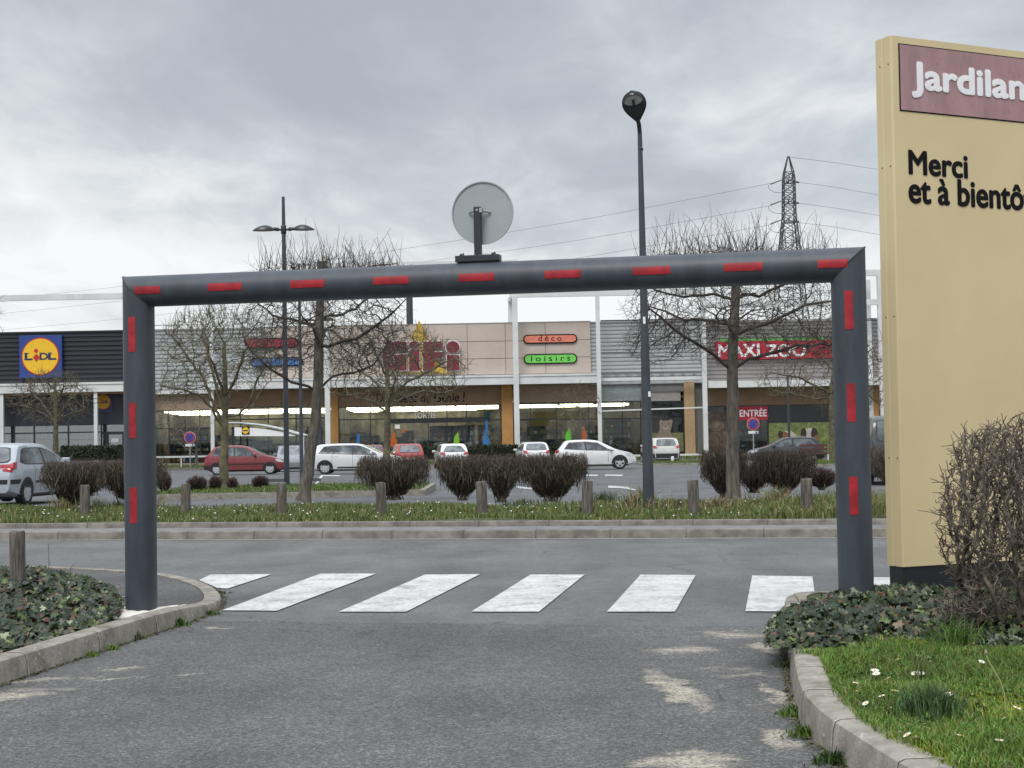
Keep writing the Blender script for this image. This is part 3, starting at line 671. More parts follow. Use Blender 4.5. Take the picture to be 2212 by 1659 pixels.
# ================================================================== lamps
def lens(sgn, L, hgt, wd, x0):
    vs = []; fs = []; n, k = 12, 8
    for i in range(n + 1):
        tt = i / n; h = hgt * (math.sin(math.pi * min(1, .06 + .94 * tt)) ** .8) * (1 - .25 * tt) + .004; ww = wd * math.sqrt(max(.01, 1 - (2 * tt - 1) ** 2 * .94))
        for j in range(k + 1):
            a = math.pi * j / k; vs.append((sgn * (x0 + L * tt), -math.cos(a) * ww, math.sin(a) * h))
    for i in range(n):
        for j in range(k): q = i * (k + 1) + j; fs.append((q, q + 1, q + k + 2, q + k + 1))
        fs.append((i * (k + 1), (i + 1) * (k + 1), (i + 1) * (k + 1) + k, i * (k + 1) + k))
    return MB().add(vs, fs)
def double_lamp(base, z_arm, z_top, label, rz=0.0, arm=1.0, r0_=.085):
    t_ = thing('street_lamp', label, 'street lamp', base, rz, 'street lamps over the car park')
    za, zt_ = z_arm - base.z, z_top - base.z
    MB().tube([(0, 0, -.3), (0, 0, .02), (0, 0, za), (0, 0, zt_)], [r0_, r0_, r0_ * .68, r0_ * .5], 14).build('pole', M['lamp'], t_, smooth=40)
    MB().lathe([(r0_ * .8, -.12), (r0_ * .95, -.1), (r0_ * .95, .1), (r0_ * .8, .12)], 14, (0, 0, za)).build('collar', M['lampdark'], t_, smooth=40)
    for sg_ in (-1, 1):
        MB().tube([(sg_ * .05, 0, za), (sg_ * .12, 0, za), (sg_ * .16, 0, za + .01), (sg_ * .34 * arm, 0, za + .03)], [.03, .03, .055, .045], 8).build('arm', M['lampdark'], t_, smooth=40)
        o = lens(sg_, .70 * arm, .17, .16, .30 * arm).build('lamp_head', M['lampdark'], t_, smooth=50); o.location = (0, 0, za - .02)
    return t_
def lampY(x, Y, yarm, ytop, label, **k):
    b = at_ground(x, Y); double_lamp(b, P(x, yarm, Y).z, P(x, ytop, Y).z, label, **k)
lampY(620, 42, 496, 425, 'tall double arm street lamp on the car park island left of the leaning tree', arm=.86, r0_=.08)
lampY(652, 55, 614, 569, 'slimmer lamp pole standing just behind and right of the double arm lamp on the island', arm=.9, r0_=.075)
lampY(692, 87, 692, 655, 'distant double arm lamp half hidden behind the leaning tree trunk', r0_=.12)
lampY(1866, 87, 692, 655, 'distant double arm lamp hidden behind the right gate post, one head showing', r0_=.09)
b = at_ground(1706, 84); t_ = thing('lamp_post', 'thin blue grey pole standing in front of the guinea pig window', 'lamp post', b)
MB().tube([(0, 0, -.1), (0, 0, P(1703, 812, 84).z - b.z)], [.085, .06], 10).build('pole', M['lamp'], t_, smooth=40)
MB().lathe([(.12, -.1), (.12, .25), (.09, .27)], 10).build('base_sleeve', M['lamp'], t_, smooth=40)
# dark mast rising behind the discount store roof
b = at_ground(890, 128); mt = thing('mast', 'thick dark green mast rising behind the store roof left of the yellow triangle', 'mast', (b.x, b.y, -1))
MB().tube([(0, 0, 0), (0, 0, 15.2)], [.36, .27], 12).build('pole', mat('mast_paint', (.035, .045, .045), .6), mt, smooth=40)
MB().lathe([(.30, 0), (.34, .05), (.34, .3), (.2, .35)], 12, (0, 0, 15.2)).build('mast_cap', M['lampdark'], mt, smooth=40)

b = G(1402, 1106, .19); b.z = .15; LY = b.y
lb = thing('street_lamp', 'tall tapered grey lamp post with tilted egg shaped head, on the verge right of centre', 'street lamp', b, 0, 'street lamps over the car park')
p1 = P(1382, 287, LY) - b; p2 = P(1376, 262, LY) - b + Vector((-.0, -.12, 0)); top = p1.z
lx = p1.x
MB().tube([(0, 0, -.2), (0, 0, 0), (lx * .5, 0, top * .5), (lx, 0, top)], [.09, .088, .062, .034], 18).build('pole', M['lamp'], lb, smooth=40)
MB().tube([(lx, 0, top - .05), (lx, 0, top), p2 + Vector((.02, .03, -.06)), p2], [.032, .034, .034, .032], 12).build('arm', M['lampdark'], lb, smooth=50)
MB().lathe([(.037, 0), (.042, .01), (.042, .03), (.037, .04)], 12, (lx + .008, 0, top - .27)).build('collar', M['lampdark'], lb)
hb = p2; e1 = Vector((-.22, -.42, .88)).normalized(); e3 = Vector((-.10, -.86, -.50)); e3 = (e3 - e1 * e3.dot(e1)).normalized(); e2 = e3.cross(e1)   # along, underside normal, sideways
def egg(top, hgt, n=16, k=14, L=.47, W=.185, z0=0.0):
    vs = []; fs = []
    for i in range(n + 1):
        tt = i / n; pf = math.sqrt(max(0, 1 - ((tt - .58) / .425) ** 2)) if tt > .58 else .20 + .80 * math.sin(math.pi / 2 * tt / .58) ** 1.1; wv = W * pf; hv = hgt * pf
        for j in range(k + 1):
            a = math.pi * j / k; vs.append(hb + e1 * (L * tt - .02) + e2 * (math.cos(a) * wv) + e3 * (top * math.sin(a) * hv + z0))
    for i in range(n):
        for j in range(k): q = i * (k + 1) + j; fs.append((q, q + 1, q + k + 2, q + k + 1))
    return MB().add(vs, fs)
egg(1, .055).build('lamp_housing', M['lampdark'], lb, smooth=50)
egg(-1, .20).build('lamp_canopy', mat('lamp_canopy_grey', (.26, .28, .27), .35), lb, smooth=50)
mb = MB(); pts = []
for j in range(28):
    a = 2 * math.pi * j / 28; pts.append(hb + e1 * (.31 + (.10 if math.sin(a) > 0 else .07) * math.sin(a)) + e2 * (.145 * math.cos(a)) + e3 * .064)
mb.add(pts, [tuple(range(28))]).build('lens', mat('lamp_lens', (.21, .22, .21), .25, spec=.8), lb)
mb = MB(); mb.tube(pts + [pts[0]], .008, 6, cap=False).build('lens_rim', M['lampdark'], lb, smooth=60)
mb = MB(); mb.tube([hb + e1 * .255 + e3 * .07, hb + e1 * .335 + e3 * .07], [.022, .022], 10).build('bulb', M['trim'], lb, smooth=60)
MB().bar(hb + e1 * .405 + e3 * .055, hb + e1 * .425 + e3 * .05, .05, .02).build('clip', M['white'], lb)
# two stickers on the pole
for (x, y0, y1, rr) in ((1391, 685, 700, .068), (1402, 846, 857, .073)):
    q0 = P(x, y1, LY) - b; q1 = P(x, y0, LY) - b; cxp = lx * (q0.z / top)
    MB().tube([(cxp, 0, q0.z), (cxp + .0, 0, q1.z)], rr * .5 + .034, 10).build('sticker', M['white'], lb) if False else None
    MB().box(q0.x - .018, -(.088 - .054 * q0.z / top) - .004, q0.z, q0.x + .018, -(.088 - .054 * q0.z / top) + .03, q1.z).build('sticker', M['white'], lb)

# ================================================================== pylon and power lines
PY = 330.0; bp = P(1705, 945, PY)
py = thing('pylon', 'dark lattice steel power pylon rising behind the right hand shops', 'pylon', (bp.x, PY, -2))
def pz(y): return P(1703, y, PY).z + 2
lv = [(338, .12), (372, .95), (386, 1.15), (470, 1.3), (500, 1.65), (540, 2.0), (600, 2.5), (660, 3.1), (760, 4.2), (940, 6.2)]
axis = lambda y: (P(1703 + (y - 338) * .012, y, PY).x - bp.x)
leg = MB(); lat = MB()
for (sx_, sy_) in ((-1, -1), (1, -1), (1, 1), (-1, 1)):
    pts = [(axis(y) + sx_ * hw, sy_ * hw, pz(y)) for y, hw in lv]
    for a, c in zip(pts, pts[1:]): leg.bar(a, c, .20)
def at(y):
    for (y0, h0), (y1, h1) in zip(lv, lv[1:]):
        if y0 <= y <= y1: return lerp(h0, h1, (y - y0) / (y1 - y0))
    return lv[-1][1]
y = 372.0
while y < 760:
    st = 13 + (y - 372) * .06; y2 = y + st; h0, h1 = at(y), at(y2); cor = ((-1, -1), (1, -1), (1, 1), (-1, 1))
    for (ax_, ay_), (bx_, by_) in zip(cor, cor[1:] + cor[:1]):
        lat.bar((axis(y) + ax_ * h0, ay_ * h0, pz(y)), (axis(y2) + bx_ * h1, by_ * h1, pz(y2)), .11); lat.bar((axis(y) + bx_ * h0, by_ * h0, pz(y)), (axis(y2) + ax_ * h1, ay_ * h1, pz(y2)), .11)
        lat.bar((axis(y) + ax_ * h0, ay_ * h0, pz(y)), (axis(y) + bx_ * h0, by_ * h0, pz(y)), .11)
    y = y2
leg.build('leg_frame', M['pylon'], py); lat.build('lattice', M['pylon'], py)
for y in (393, 438, 479):                              # short cross arms running towards and away from the road, with insulator strings
    h = at(y); mb = MB()
    for sy_ in (-1, 1): mb.bar((axis(y) - h, sy_ * h, pz(y)), (axis(y) + sy_ * .3, sy_ * 1.6, pz(y)), .16); mb.bar((axis(y) + h, sy_ * h, pz(y)), (axis(y) + sy_ * .3, sy_ * 1.6, pz(y)), .16); mb.bar((axis(y), sy_ * h, pz(y - 12)), (axis(y) + sy_ * .3, sy_ * 1.6, pz(y)), .12)
    mb.build('cross_arm', M['pylon'], py)
    mb = MB().tube([P(1688, y - 4, PY) - Vector(py.location), P(1664, y + 5, PY) - Vector(py.location)], [.10, .14], 8); mb.build('insulator', M['pylon'], py); mb = MB().tube([P(1713, y - 1, PY) - Vector(py.location), P(1726, y + 1, PY) - Vector(py.location)], .2, 8)
    q = [P(a_, b_, PY) - Vector(py.location) for a_, b_ in ((1660, y + 7), (1661, y + 15), (1672, y + 22), (1692, y + 24))]; mb.build('insulator', M['pylon'], py); MB().tube(q, .05, 5).build('jumper_wire', M['pylon'], py)
def wire(pts, label):
    pts2 = []
    y0_ = pts[0][1]; h0 = 936 - y0_
    for x, y in pts: pts2.append(P(x, y, PY * h0 / (945 + (CX - x) * ROLL - y)))
    fine_ = []
    for i in range(len(pts2) - 1):
        a, c = pts2[i], pts2[i + 1]; pm = pts2[i - 1] if i else a; pn = pts2[i + 2] if i + 2 < len(pts2) else c
        for k in range(6):
            u = k / 6; fine_.append(.5 * ((2 * a) + (c - pm) * u + (2 * pm - 5 * a + 4 * c - pn) * u * u + (3 * a - pm - 3 * c + pn) * u ** 3))
    fine_.append(pts2[-1])
    tag(MB().tube(fine_, .042, 5).build('power_line', M['wire']), label, 'power line', 'power lines strung from the pylon')
wire([(1665, 396), (1348, 458), (1156, 492), (933, 528), (600, 577), (259, 619), (60, 640), (-150, 660)], 'uppermost power line running from the pylon down to the left')
wire([(1665, 444), (1348, 502), (1156, 533), (933, 563), (600, 608), (259, 650), (36, 674), (-150, 692)], 'middle power line running from the pylon down to the left')
wire([(1665, 485), (1500, 515), (1156, 572), (933, 600), (600, 650), (259, 689), (36, 710), (-150, 727)], 'lowest power line running from the pylon down to the left')
wire([(1703, 339), (1800, 351), (1897, 366), (2100, 395)], 'thin topmost line from the pylon peak going right')
wire([(1726, 394), (1800, 404), (1899, 421), (2100, 452)], 'upper of the three power lines going right from the pylon')
wire([(1726, 439), (1800, 449), (1902, 466), (2100, 497)], 'middle of the three power lines going right from the pylon')
wire([(1726, 481), (1800, 490), (1902, 507), (2100, 538)], 'lowest of the power lines going right from the pylon')

# ================================================================== the retail park
FY = 115.0
def RR(x0, y0, x1, y1, Y=FY):
    ym, xm = (y0 + y1) / 2, (x0 + x1) / 2
    return P(x0, ym, Y).x, P(x1, ym, Y).x, P(xm, y1, Y).z, P(xm, y0, Y).z
def ZL(x, y, Y=FY): return P(x, y, Y).z
ZC0, ZC1, ZROOF = 5.30, 6.02, 9.95                     # canopy beam and roof line
GZF = -0.15                                            # floor level of the shops
def siding(name, base, dark, pitch):
    """horizontal corrugated cladding: the ribs are modelled in bump and read as dark grooves"""
    m = bpy.data.materials.new(name); m.use_nodes = True; t = NT(m.node_tree); tc = t.n('ShaderNodeTexCoord').outputs['Object']
    n = t.noise(t.scale(tc, (.15, 1, 1)), 1.3, 4, .6)
    t.n('ShaderNodeOutputMaterial', {0: t.n('ShaderNodeBsdfPrincipled', {'Base Color': t.ramp(n, [(.3, tuple(c * .88 for c in base)), (.7, base)]), 'Roughness': .5, 'Metallic': .15})}); return m
def cladding(mb, X0, X1, Z0, Z1, Y, pitch, depth):
    """ribbed sheet: trapezoid ribs as real geometry"""
    n = max(1, int(round((Z1 - Z0) / pitch))); p = (Z1 - Z0) / n; vs = []; fs = []
    for i in range(n):
        z = Z0 + i * p
        for f, d in ((0, 0), (.12, -depth), (.52, -depth), (.66, 0), (.97, 0)): vs += [(X0, Y + d, z + f * p), (X1, Y + d, z + f * p)]
    vs += [(X0, Y, Z1), (X1, Y, Z1)]
    for i in range(len(vs) // 2 - 1): fs.append((2 * i, 2 * i + 1, 2 * i + 3, 2 * i + 2))
    mb.add(vs, fs); mb.box(X0, Y + .005, Z0, X1, Y + .3, Z1)
M['navyclad'] = siding('navy_cladding', (.034, .037, .046), 0, 0); M['greyclad'] = siding('pale_grey_cladding', (.44, .455, .46), 0, 0); M['pinkclad'] = siding('pinkish_grey_cladding', (.30, .28, .275), 0, 0)
M['beige'] = mat('beige_panel', (.47, .40, .345), .6, var=.08, scale=.5); M['joint'] = mat('panel_joint', (.15, .12, .105), .8)
M['brown'] = mat('brown_render', (.25, .155, .10), .8, var=.1, scale=1.2); M['tan'] = mat('tan_render', (.30, .22, .165), .8, var=.1, scale=1.2)
M['orange'] = mat('orange_pillar_render', (.44, .225, .075), .75, var=.1, scale=1.0); M['palepillar'] = mat('pale_ochre_pillar', (.40, .27, .15), .75, var=.08)
M['mullion'] = mat('dark_window_frame', (.018, .021, .025), .45); M['coping'] = mat('roof_coping', (.33, .33, .32), .6)
M['navy'] = mat('navy_fascia', (.018, .02, .034), .45); M['frost'] = mat('grey_window_film', (.115, .125, .145), .22, var=.12, scale=.6)
M['interior'] = mat('shop_interior_wall', (.13, .115, .09), .8, var=.75, scale=.9, detail=6); M['shopfloor'] = mat('shop_floor', (.20, .19, .175), .4); M['ceil'] = mat('shop_ceiling', (.40, .38, .33), .8)
M['tube'] = emis('lit_ceiling_tube', (1.0, .88, .60), 6.0); M['goods'] = mat('shop_goods', (1, 1, 1), .6, attr=True, var=.3, scale=4)
M['plinthwall'] = mat('plinth_wall', (.25, .225, .20), .9, var=.15, scale=2)

def building(name, label):
    return thing(name, label, 'shop building', (0, FY, 0))
def loc(o, parent):
    o.parent = parent; o.matrix_parent_inverse = Matrix.Translation((0, -FY, 0)); return o
def part(mb, name, m, par, **k): return loc(mb.build(name, m, None, **k), par)
def rbx(mb, x0, y0, x1, y1, Yf, depth, pad=0, zz=None):
    X0, X1, Z0, Z1 = RR(x0, y0, x1, y1, Yf)
    if zz: Z0, Z1 = zz
    mb.box(X0, Yf, Z0, X1, Yf + depth, Z1); return mb

def shop_room(par, xa, xb, zt, lights=True, seed=0, bright=1.0, back=8.0, tube_rows=((2.2, 3.70), (3.6, 3.66), (5.0, 3.62), (6.4, 3.80), (7.4, 3.58))):
    """the room behind the glass: floor, back wall, ceiling, racks of goods and rows of lit tubes"""
    rr = random.Random(seed); Xa, Xb = P(xa, 920, FY).x, P(xb, 920, FY).x
    part(MB().box(Xa, FY + .12, GZF - .1, Xb, FY + back, GZF), 'shop_floor', M['shopfloor'], par)
    part(MB().box(Xa, FY + back, GZF, Xb, FY + back + .2, 4.6).box(Xa - .1, FY + .3, GZF, Xa, FY + back, 4.6).box(Xb, FY + .3, GZF, Xb + .1, FY + back, 4.6), 'interior_wall', M['interior'], par)
    part(MB().box(Xa, FY + .3, 4.15, Xb, FY + back, 4.3), 'shop_ceiling', M['ceil'], par)
    if lights:
        for dy, z in tube_rows:
            x = Xa + .4
            while x < Xb - 1.6:
                l = rr.uniform(2.0, 4.5); l = min(l, Xb - .3 - x)
                part(MB().box(x, FY + dy - .10, z, x + l, FY + dy + .10, z + .15), 'ceiling_tube', M['tube'], par); x += l + rr.uniform(.1, .7)
    x = Xa + .5; 
    while x < Xb - 1.2:
        wd = rr.uniform(.9, 2.2); dy = rr.uniform(.9, 3.4); h = rr.uniform(1.2, 2.9); mb = MB(); wd = min(wd, Xb - x - .2)
        mb.box(x, FY + dy, GZF, x + wd, FY + dy + .5, GZF + h, (.06, .06, .06))
        for sh in range(int(h / .42)):
            xx = x + .03
            while xx < x + wd - .08:
                gw = rr.uniform(.08, .3); gw = min(gw, x + wd - xx); gh = rr.uniform(.15, .36)
                c = rr.choice([(.5, .44, .32), (.75, .72, .66), (.10, .12, .15), (.28, .06, .05), (.07, .14, .25), (.40, .28, .08), (.16, .2, .12), (.22, .18, .15), (.08, .08, .08)])
                mb.box(xx, FY + dy - .12, GZF + .06 + sh * .42, xx + gw * .92, FY + dy - .004, GZF + .06 + sh * .42 + gh, c); xx += gw
        part(mb, 'goods_rack', M['goods'], par); x += wd + rr.uniform(-.5, .35)
def window(par, x0, y0, x1, y1, mull, bars=(), frame=.07, gm=None, name='window', doors=()):
    X0, X1, Z0, Z1 = RR(x0, y0, x1, y1); mb = MB(); f = frame
    mb.box(X0, FY - .06, Z1 - f, X1, FY + .06, Z1).box(X0, FY - .06, Z0, X1, FY + .06, Z0 + f)
    for x in [X0 + f / 2] + [P(q, 920, FY).x for q in mull] + [X1 - f / 2]: mb.box(x - f / 2, FY - .065, Z0 + .002, x + f / 2, FY + .065, Z1 - .002)
    for (xa, xb, y, th) in bars: zz = P((xa + xb) / 2, y, FY).z; mb.box(P(xa, y, FY).x, FY - .055, zz - th / 2, P(xb, y, FY).x, FY + .055, zz + th / 2)
    w_ = part(mb, name, M['mullion'], par)
    g_ = MB().box(X0 + .02, FY - .006, Z0 + .02, X1 - .02, FY + .006, Z1 - .02).build('glass', gm or M['glass']); g_.parent = w_; g_.matrix_parent_inverse = w_.matrix_world.inverted() @ Matrix.Identity(4)
    g_.matrix_parent_inverse = Matrix.Identity(4)
    return w_

# ---- supermarket (left): dark blue ribbed facade
sm = building('supermarket_building', 'supermarket with dark blue ribbed upper facade and grey film on its windows, far left')
XL0 = P(-330, 850, FY).x; XL1 = P(329, 850, FY).x
mb = MB(); cladding(mb, XL0, XL1, ZC1, ZROOF - .12, FY - .3, .34, .09); part(mb, 'upper_wall', M['navyclad'], sm)
part(MB().box(XL0, FY - .44, ZROOF - .12, XL1, FY + .1, ZROOF), 'coping', M['mullion'], sm)
part(MB().box(XL0, FY - 1.5, ZC0, XL1, FY - .02, ZC1).box(XL0, FY - 1.56, ZC1 - .16, XL1, FY - 1.5, ZC1), 'canopy_beam', M['steelwhite'], sm)
mb = MB(); z1 = ZL(130, 636, FY - 1.7); mb.box(XL0, FY - 1.86, z1 - .42, P(459, 640, FY - 1.7).x, FY - 1.54, z1); part(mb, 'roof_frame_beam', M['steelwhite'], sm)
part(MB().box(XL0, FY - 1.3, ZC0 - .16, XL1, FY - .1, ZC0 - .003), 'canopy_soffit', M['brown'], sm)
ZLW = ZL(120, 919)
part(MB().box(XL0, FY - .1, ZLW, XL1, FY + .2, ZC0 - .163), 'fascia', M['navy'], sm)
X0, X1, Z0, Z1 = RR(-330, 919, 329, 985)
part(MB().box(XL0, FY + .06, GZF - .3, XL1, FY + .2, ZLW - .003), 'window_film', M['frost'], sm)
w_ = window(sm, -330, 919, 328, 981, [-250, -160, -75, 74, 148, 219, 310], [(-330, 219, 938, .10), (219, 328, 935, .22)], .10, M['glasspale'])
for xd in (231, 268, 303): 
    mb = MB(); q = P(xd, 955, FY).x; mb.box(q - .12, FY - .08, GZF, q + .12, FY - .07, ZL(xd, 936)); part(mb, 'door_frame', M['mullion'], sm)
mb = MB(); rbx(mb, 240, 947, 256, 955, FY - .05, .03); part(mb, 'door_notice', mat('pale_notice', (.5, .53, .54), .6), sm)
mb = MB(); rbx(mb, 273, 951, 289, 954.5, FY - .05, .03); part(mb, 'door_notice', mat('red_notice', (.4, .06, .05), .6), sm); mb = MB(); rbx(mb, 273, 946.5, 289, 949, FY - .05, .03); part(mb, 'door_notice', mat('green_notice', (.08, .25, .12), .6), sm)
mb = MB()
for row in (949, 963):
    x = 20
    while x < 310:
        rbx(mb, x, row, x + 2.2, row + 1.6, FY - .03, .01); x += 4.4
part(mb, 'frosted_dot_pattern', mat('frosted_dots', (.17, .18, .2), .5), sm)
for xc in (4, 207):
    mb = MB(); q = P(xc, 900, FY - 1.3).x; mb.box(q - .13, FY - 1.38, GZF - .6, q + .13, FY - 1.12, ZC0 - .003); part(mb, 'column', M['steelwhite'], sm)

# ---- discount store (middle)
ds = building('discount_store_building', 'long discount store with beige panelled facade, orange pillars and pale ribbed wings')
def ax(x, y=900): return P(x, y, FY).x
XA, XB, XCc, XD = ax(329.5), ax(575, 760), ax(1275, 755), ax(1519)
mb = MB(); cladding(mb, XA, XB, ZL(390, 842), ZROOF - .1, FY - .2, .30, .06); part(mb, 'ribbed_wall', M['greyclad'], ds); mb = MB(); cladding(mb, XCc, XD, ZL(1400, 830), ZROOF - .1, FY - .2, .30, .06); part(mb, 'ribbed_wall', M['greyclad'], ds)
part(MB().box(XB, FY - .5, ZC1 + .08, XCc, FY - .03, ZROOF), 'panel_wall', M['beige'], ds)
mb = MB()
for z in (ZROOF - 1.35, ZROOF - 2.65): mb.box(XB, FY - .506, z - .022, XCc, FY - .499, z + .022)
for x in (700, 820, 1010, 1092, 1178): q = ax(x, 755); mb.box(q - .02, FY - .505, ZC1 + .1, q + .02, FY - .498, ZROOF - .003)
part(mb, 'panel_joint', M['joint'], ds)
part(MB().box(XA, FY - .3, ZROOF - .1, XB - .003, FY + .1, ZROOF + .02).box(XB - .01, FY - .54, ZROOF, XCc + .01, FY + .1, ZROOF + .05).box(XCc + .003, FY - .3, ZROOF - .1, XD, FY + .1, ZROOF), 'coping', M['coping'], ds)
XE = ax(1294, 830)
part(MB().box(ax(455), FY - 1.6, ZC0, XE, FY - .02, ZC1).box(ax(455), FY - 1.66, ZC1 - .16, XE, FY - 1.6, ZC1), 'canopy_beam', M['steelwhite'], ds)
part(MB().box(ax(329.5), FY - .5, ZL(400, 851), ax(455), FY - .02, ZL(400, 843)), 'canopy_beam', M['steelwhite'], ds)
part(MB().box(XE, FY - 1.2, ZL(1400, 823), XD, FY - 1.0, ZL(1400, 816)), 'canopy_beam', M['steelwhite'], ds)
mb = MB()
for i in range(9):                                     # glass awning brackets above the bay
    x = 1305 + i * 24; a_, b_ = P(x, 806, FY - .3), P(x + 14, 813, FY - 1.1); mb.bar(a_, b_, .06)
mb.bar(P(1296, 804, FY - .3), P(1518, 801, FY - .3), .06); part(mb, 'awning_bracket', M['galv'], ds)
# wall above the shop windows, brown to the left, tan on the right
zw = ZL(900, 876)
part(MB().box(ax(462), FY - .06, ZL(580, 878), ax(731), FY + .25, ZC0 - .003), 'wall', M['brown'], ds)
part(MB().box(ax(731.3), FY - .06, zw, ax(1084), FY + .25, ZC0 - .003), 'wall', M['brown'], ds)
part(MB().box(ax(1122.3), FY - .06, ZL(1205, 867.5), ax(1290), FY + .25, ZC0 - .003), 'wall', M['tan'], ds)
part(MB().box(ax(329.5), FY + .0, ZL(390, 886), ax(462), FY + .25, ZL(390, 851)), 'wall', M['tan'], ds)
mb = MB(); rbx(mb, 1296, 832, 1385, 866, FY - .02, .2); part(mb, 'grey_panel', mat('glazed_grey_panel', (.27, .31, .31), .25), ds)
mb = MB(); rbx(mb, 1402, 824, 1478, 846, FY - .10, .2); part(mb, 'louvre_panel', mat('louvre_panel_grey', (.17, .17, .165), .5), ds)
mb = MB(); rbx(mb, 1402, 846.5, 1470, 866, FY - .02, .2); part(mb, 'pale_panel', mat('pale_wall_panel', (.36, .34, .31), .6), ds)
# pillars
for (xa, xb, mm, yb, ya) in ((716, 731, 'orange', 990, 838), (1084, 1108, 'orange', 990, 832), (1386, 1402, 'palepillar', 990, 830), (1478, 1500, 'palepillar', 990, 828)):
    X0, X1 = ax(xa), ax(xb); part(MB().box(X0, FY - .3, GZF - .8, X1, FY + .3, ZC0 - .006), 'pillar', M[mm], ds)
for (xc, ztop, Yc, hw) in ((459, 636, FY - 1.3, .13), (708, 645, FY - 1.75, .19), (1116, 640, FY - 1.75, .20), (1295, 640, FY - 1.75, .15), (1523, 590, FY - 1.75, .17)):
    q = P(xc, 880, Yc).x; part(MB().box(q - hw, Yc - hw, GZF - .9, q + hw, Yc + hw, ZL(xc, ztop, Yc)), 'column', M['steelwhite'], ds)
# open steel frames standing above the roof
mb = MB(); q0, q1 = P(650, 575, FY - 1.7).x, P(1117, 575, FY - 1.7).x; z1 = ZL(1000, 564, FY - 1.7); mb.box(q0, FY - 1.9, z1 - 1.15, q1, FY - 1.5, z1); part(mb, 'roof_frame_beam', M['steelwhite'], ds)
mb = MB(); z1 = ZL(1200, 629, FY - 1.7); mb.box(P(1100, 635, FY - 1.7).x, FY - 1.86, z1 - .42, P(1523, 635, FY - 1.7).x, FY - 1.54, z1); part(mb, 'roof_frame_beam', M['steelwhite'], ds)
mb = MB(); q = P(1102, 670, FY + 3).x; mb.box(q - .17, FY + 2.8, ZROOF - .5, q + .17, FY + 3.2, z1); mb.bar((q, FY + 3, z1 - .2), (P(1112, 635, FY - 1.7).x, FY - 1.7, z1 - .2), .3); part(mb, 'roof_frame_column', M['steelwhite'], ds)
mb = MB(); z1 = ZL(390, 702, FY - 1.0); mb.bar((ax(329.5), FY - 1, z1), (ax(459), FY - 1, z1), .07); part(mb, 'cable_rail', M['galv'], ds)
mb = MB(); z1 = ZL(1400, 691, FY - 1.7); mb.bar((P(1297, 690, FY - 1.7).x, FY - 1.7, z1), (P(1521, 690, FY - 1.7).x, FY - 1.7, z1), .09); mb.bar((P(1297, 690, FY - 1.7).x, FY - 1.7, ZL(1400, 763)), (P(1400, 690, FY - 1.7).x, FY - 1.7, ZL(1400, 763)), .05); part(mb, 'cable_rail', M['mullion'], ds)
# windows and rooms
shop_room(ds, 330, 716, 0, True, 3); shop_room(ds, 731, 1084, 0, True, 5); shop_room(ds, 1108, 1386, 0, True, 8, tube_rows=((2.6, 3.70), (4.4, 3.64), (6.4, 3.76))); shop_room(ds, 1402, 1478, 0, False, 9)
YB = 984
window(ds, 331, 886, 459, YB, [365, 400, 432], [(331, 459, 925, .08)])
window(ds, 463, 878, 715, YB, [520, 580, 640, 690], [(463, 715, 905, .10)])
window(ds, 732, 876, 1083, YB, [800, 838, 925, 966, 1008, 1048], [(838, 1048, 908, .36), (732, 838, 906, .08), (1048, 1083, 907, .08)])
window(ds, 1109, 868, 1385, YB, [1122, 1146, 1202, 1272, 1345], [(1109, 1202, 906, .10), (1202, 1385, 905, .08)])
window(ds, 1403, 867, 1477, YB, [1440], [(1403, 1477, 905, .08)])
mb = MB(); rbx(mb, 1150, 888, 1270, 905, FY + 2.0, .1); part(mb, 'shop_banner', mat('yellow_shop_banner', (.55, .38, .04), .6), ds)
for (xa, ya, xb, yb, cc) in ((1138, 860 + 42, 1186, 922, (.5, .36, .05)),):
    mb = MB(); rbx(mb, xa, ya, xb, yb, FY + 1.5, .1); part(mb, 'shop_banner', M['shop'] if 'shop' in M else mat('ochre_banner', cc, .6), ds)
# coloured cut-outs stuck to the glass
def blob(name, col, pts, par, Y=FY - .09):
    q = [P(x, y, Y) for x, y in pts]; mb = MB(); mb.prism([(p.x, p.z) for p in q], Y, Y + .02); part(mb, name, mat(name + '_vinyl', col, .5), par)
blob('blue_cut_out', (.03, .15, .38), [(1044, 966), (1043, 950), (1047, 946), (1045, 936), (1049, 925), (1047, 910), (1053, 908), (1054, 925), (1051, 937), (1055, 946), (1058, 951), (1056, 966)], ds)
blob('blue_cut_out', (.03, .15, .38), [(770, 962), (771, 938), (777, 938), (777, 962)], ds)
blob('green_cut_out', (.20, .42, .03), [(979, 962), (981, 945), (988, 934), (991, 936), (993, 962)], ds)
blob('green_cut_out', (.10, .42, .03), [(1223, 955), (1220, 945), (1223, 935), (1229, 925), (1233, 932), (1234, 948), (1231, 958)], ds)
blob('orange_cut_out', (.45, .10, .02), [(1256, 958), (1254, 940), (1256, 924), (1262, 921), (1266, 935), (1267, 958)], ds)
blob('orange_cut_out', (.45, .10, .02), [(843, 972), (844, 948), (847, 943), (846, 938), (850, 934), (855, 938), (854, 944), (858, 952), (856, 972)], ds)
blob('orange_cut_out', (.45, .10, .02), [(868, 930), (872, 927), (876, 930), (875, 935), (870, 936)], ds)
mb = MB(); rbx(mb, 1046, 890, 1059, 912, FY + .5, .05); part(mb, 'teal_poster', mat('teal_poster_print', (.03, .18, .22), .6), ds)
mb = MB(); rbx(mb, 853, 917, 864, 926, FY - .09, .02); part(mb, 'door_notice', M['plate'], ds)
part(MB().box(ax(329.5), FY - .35, GZF - .9, ax(1523), FY - .08, GZF), 'plinth', M['plinthwall'], ds)
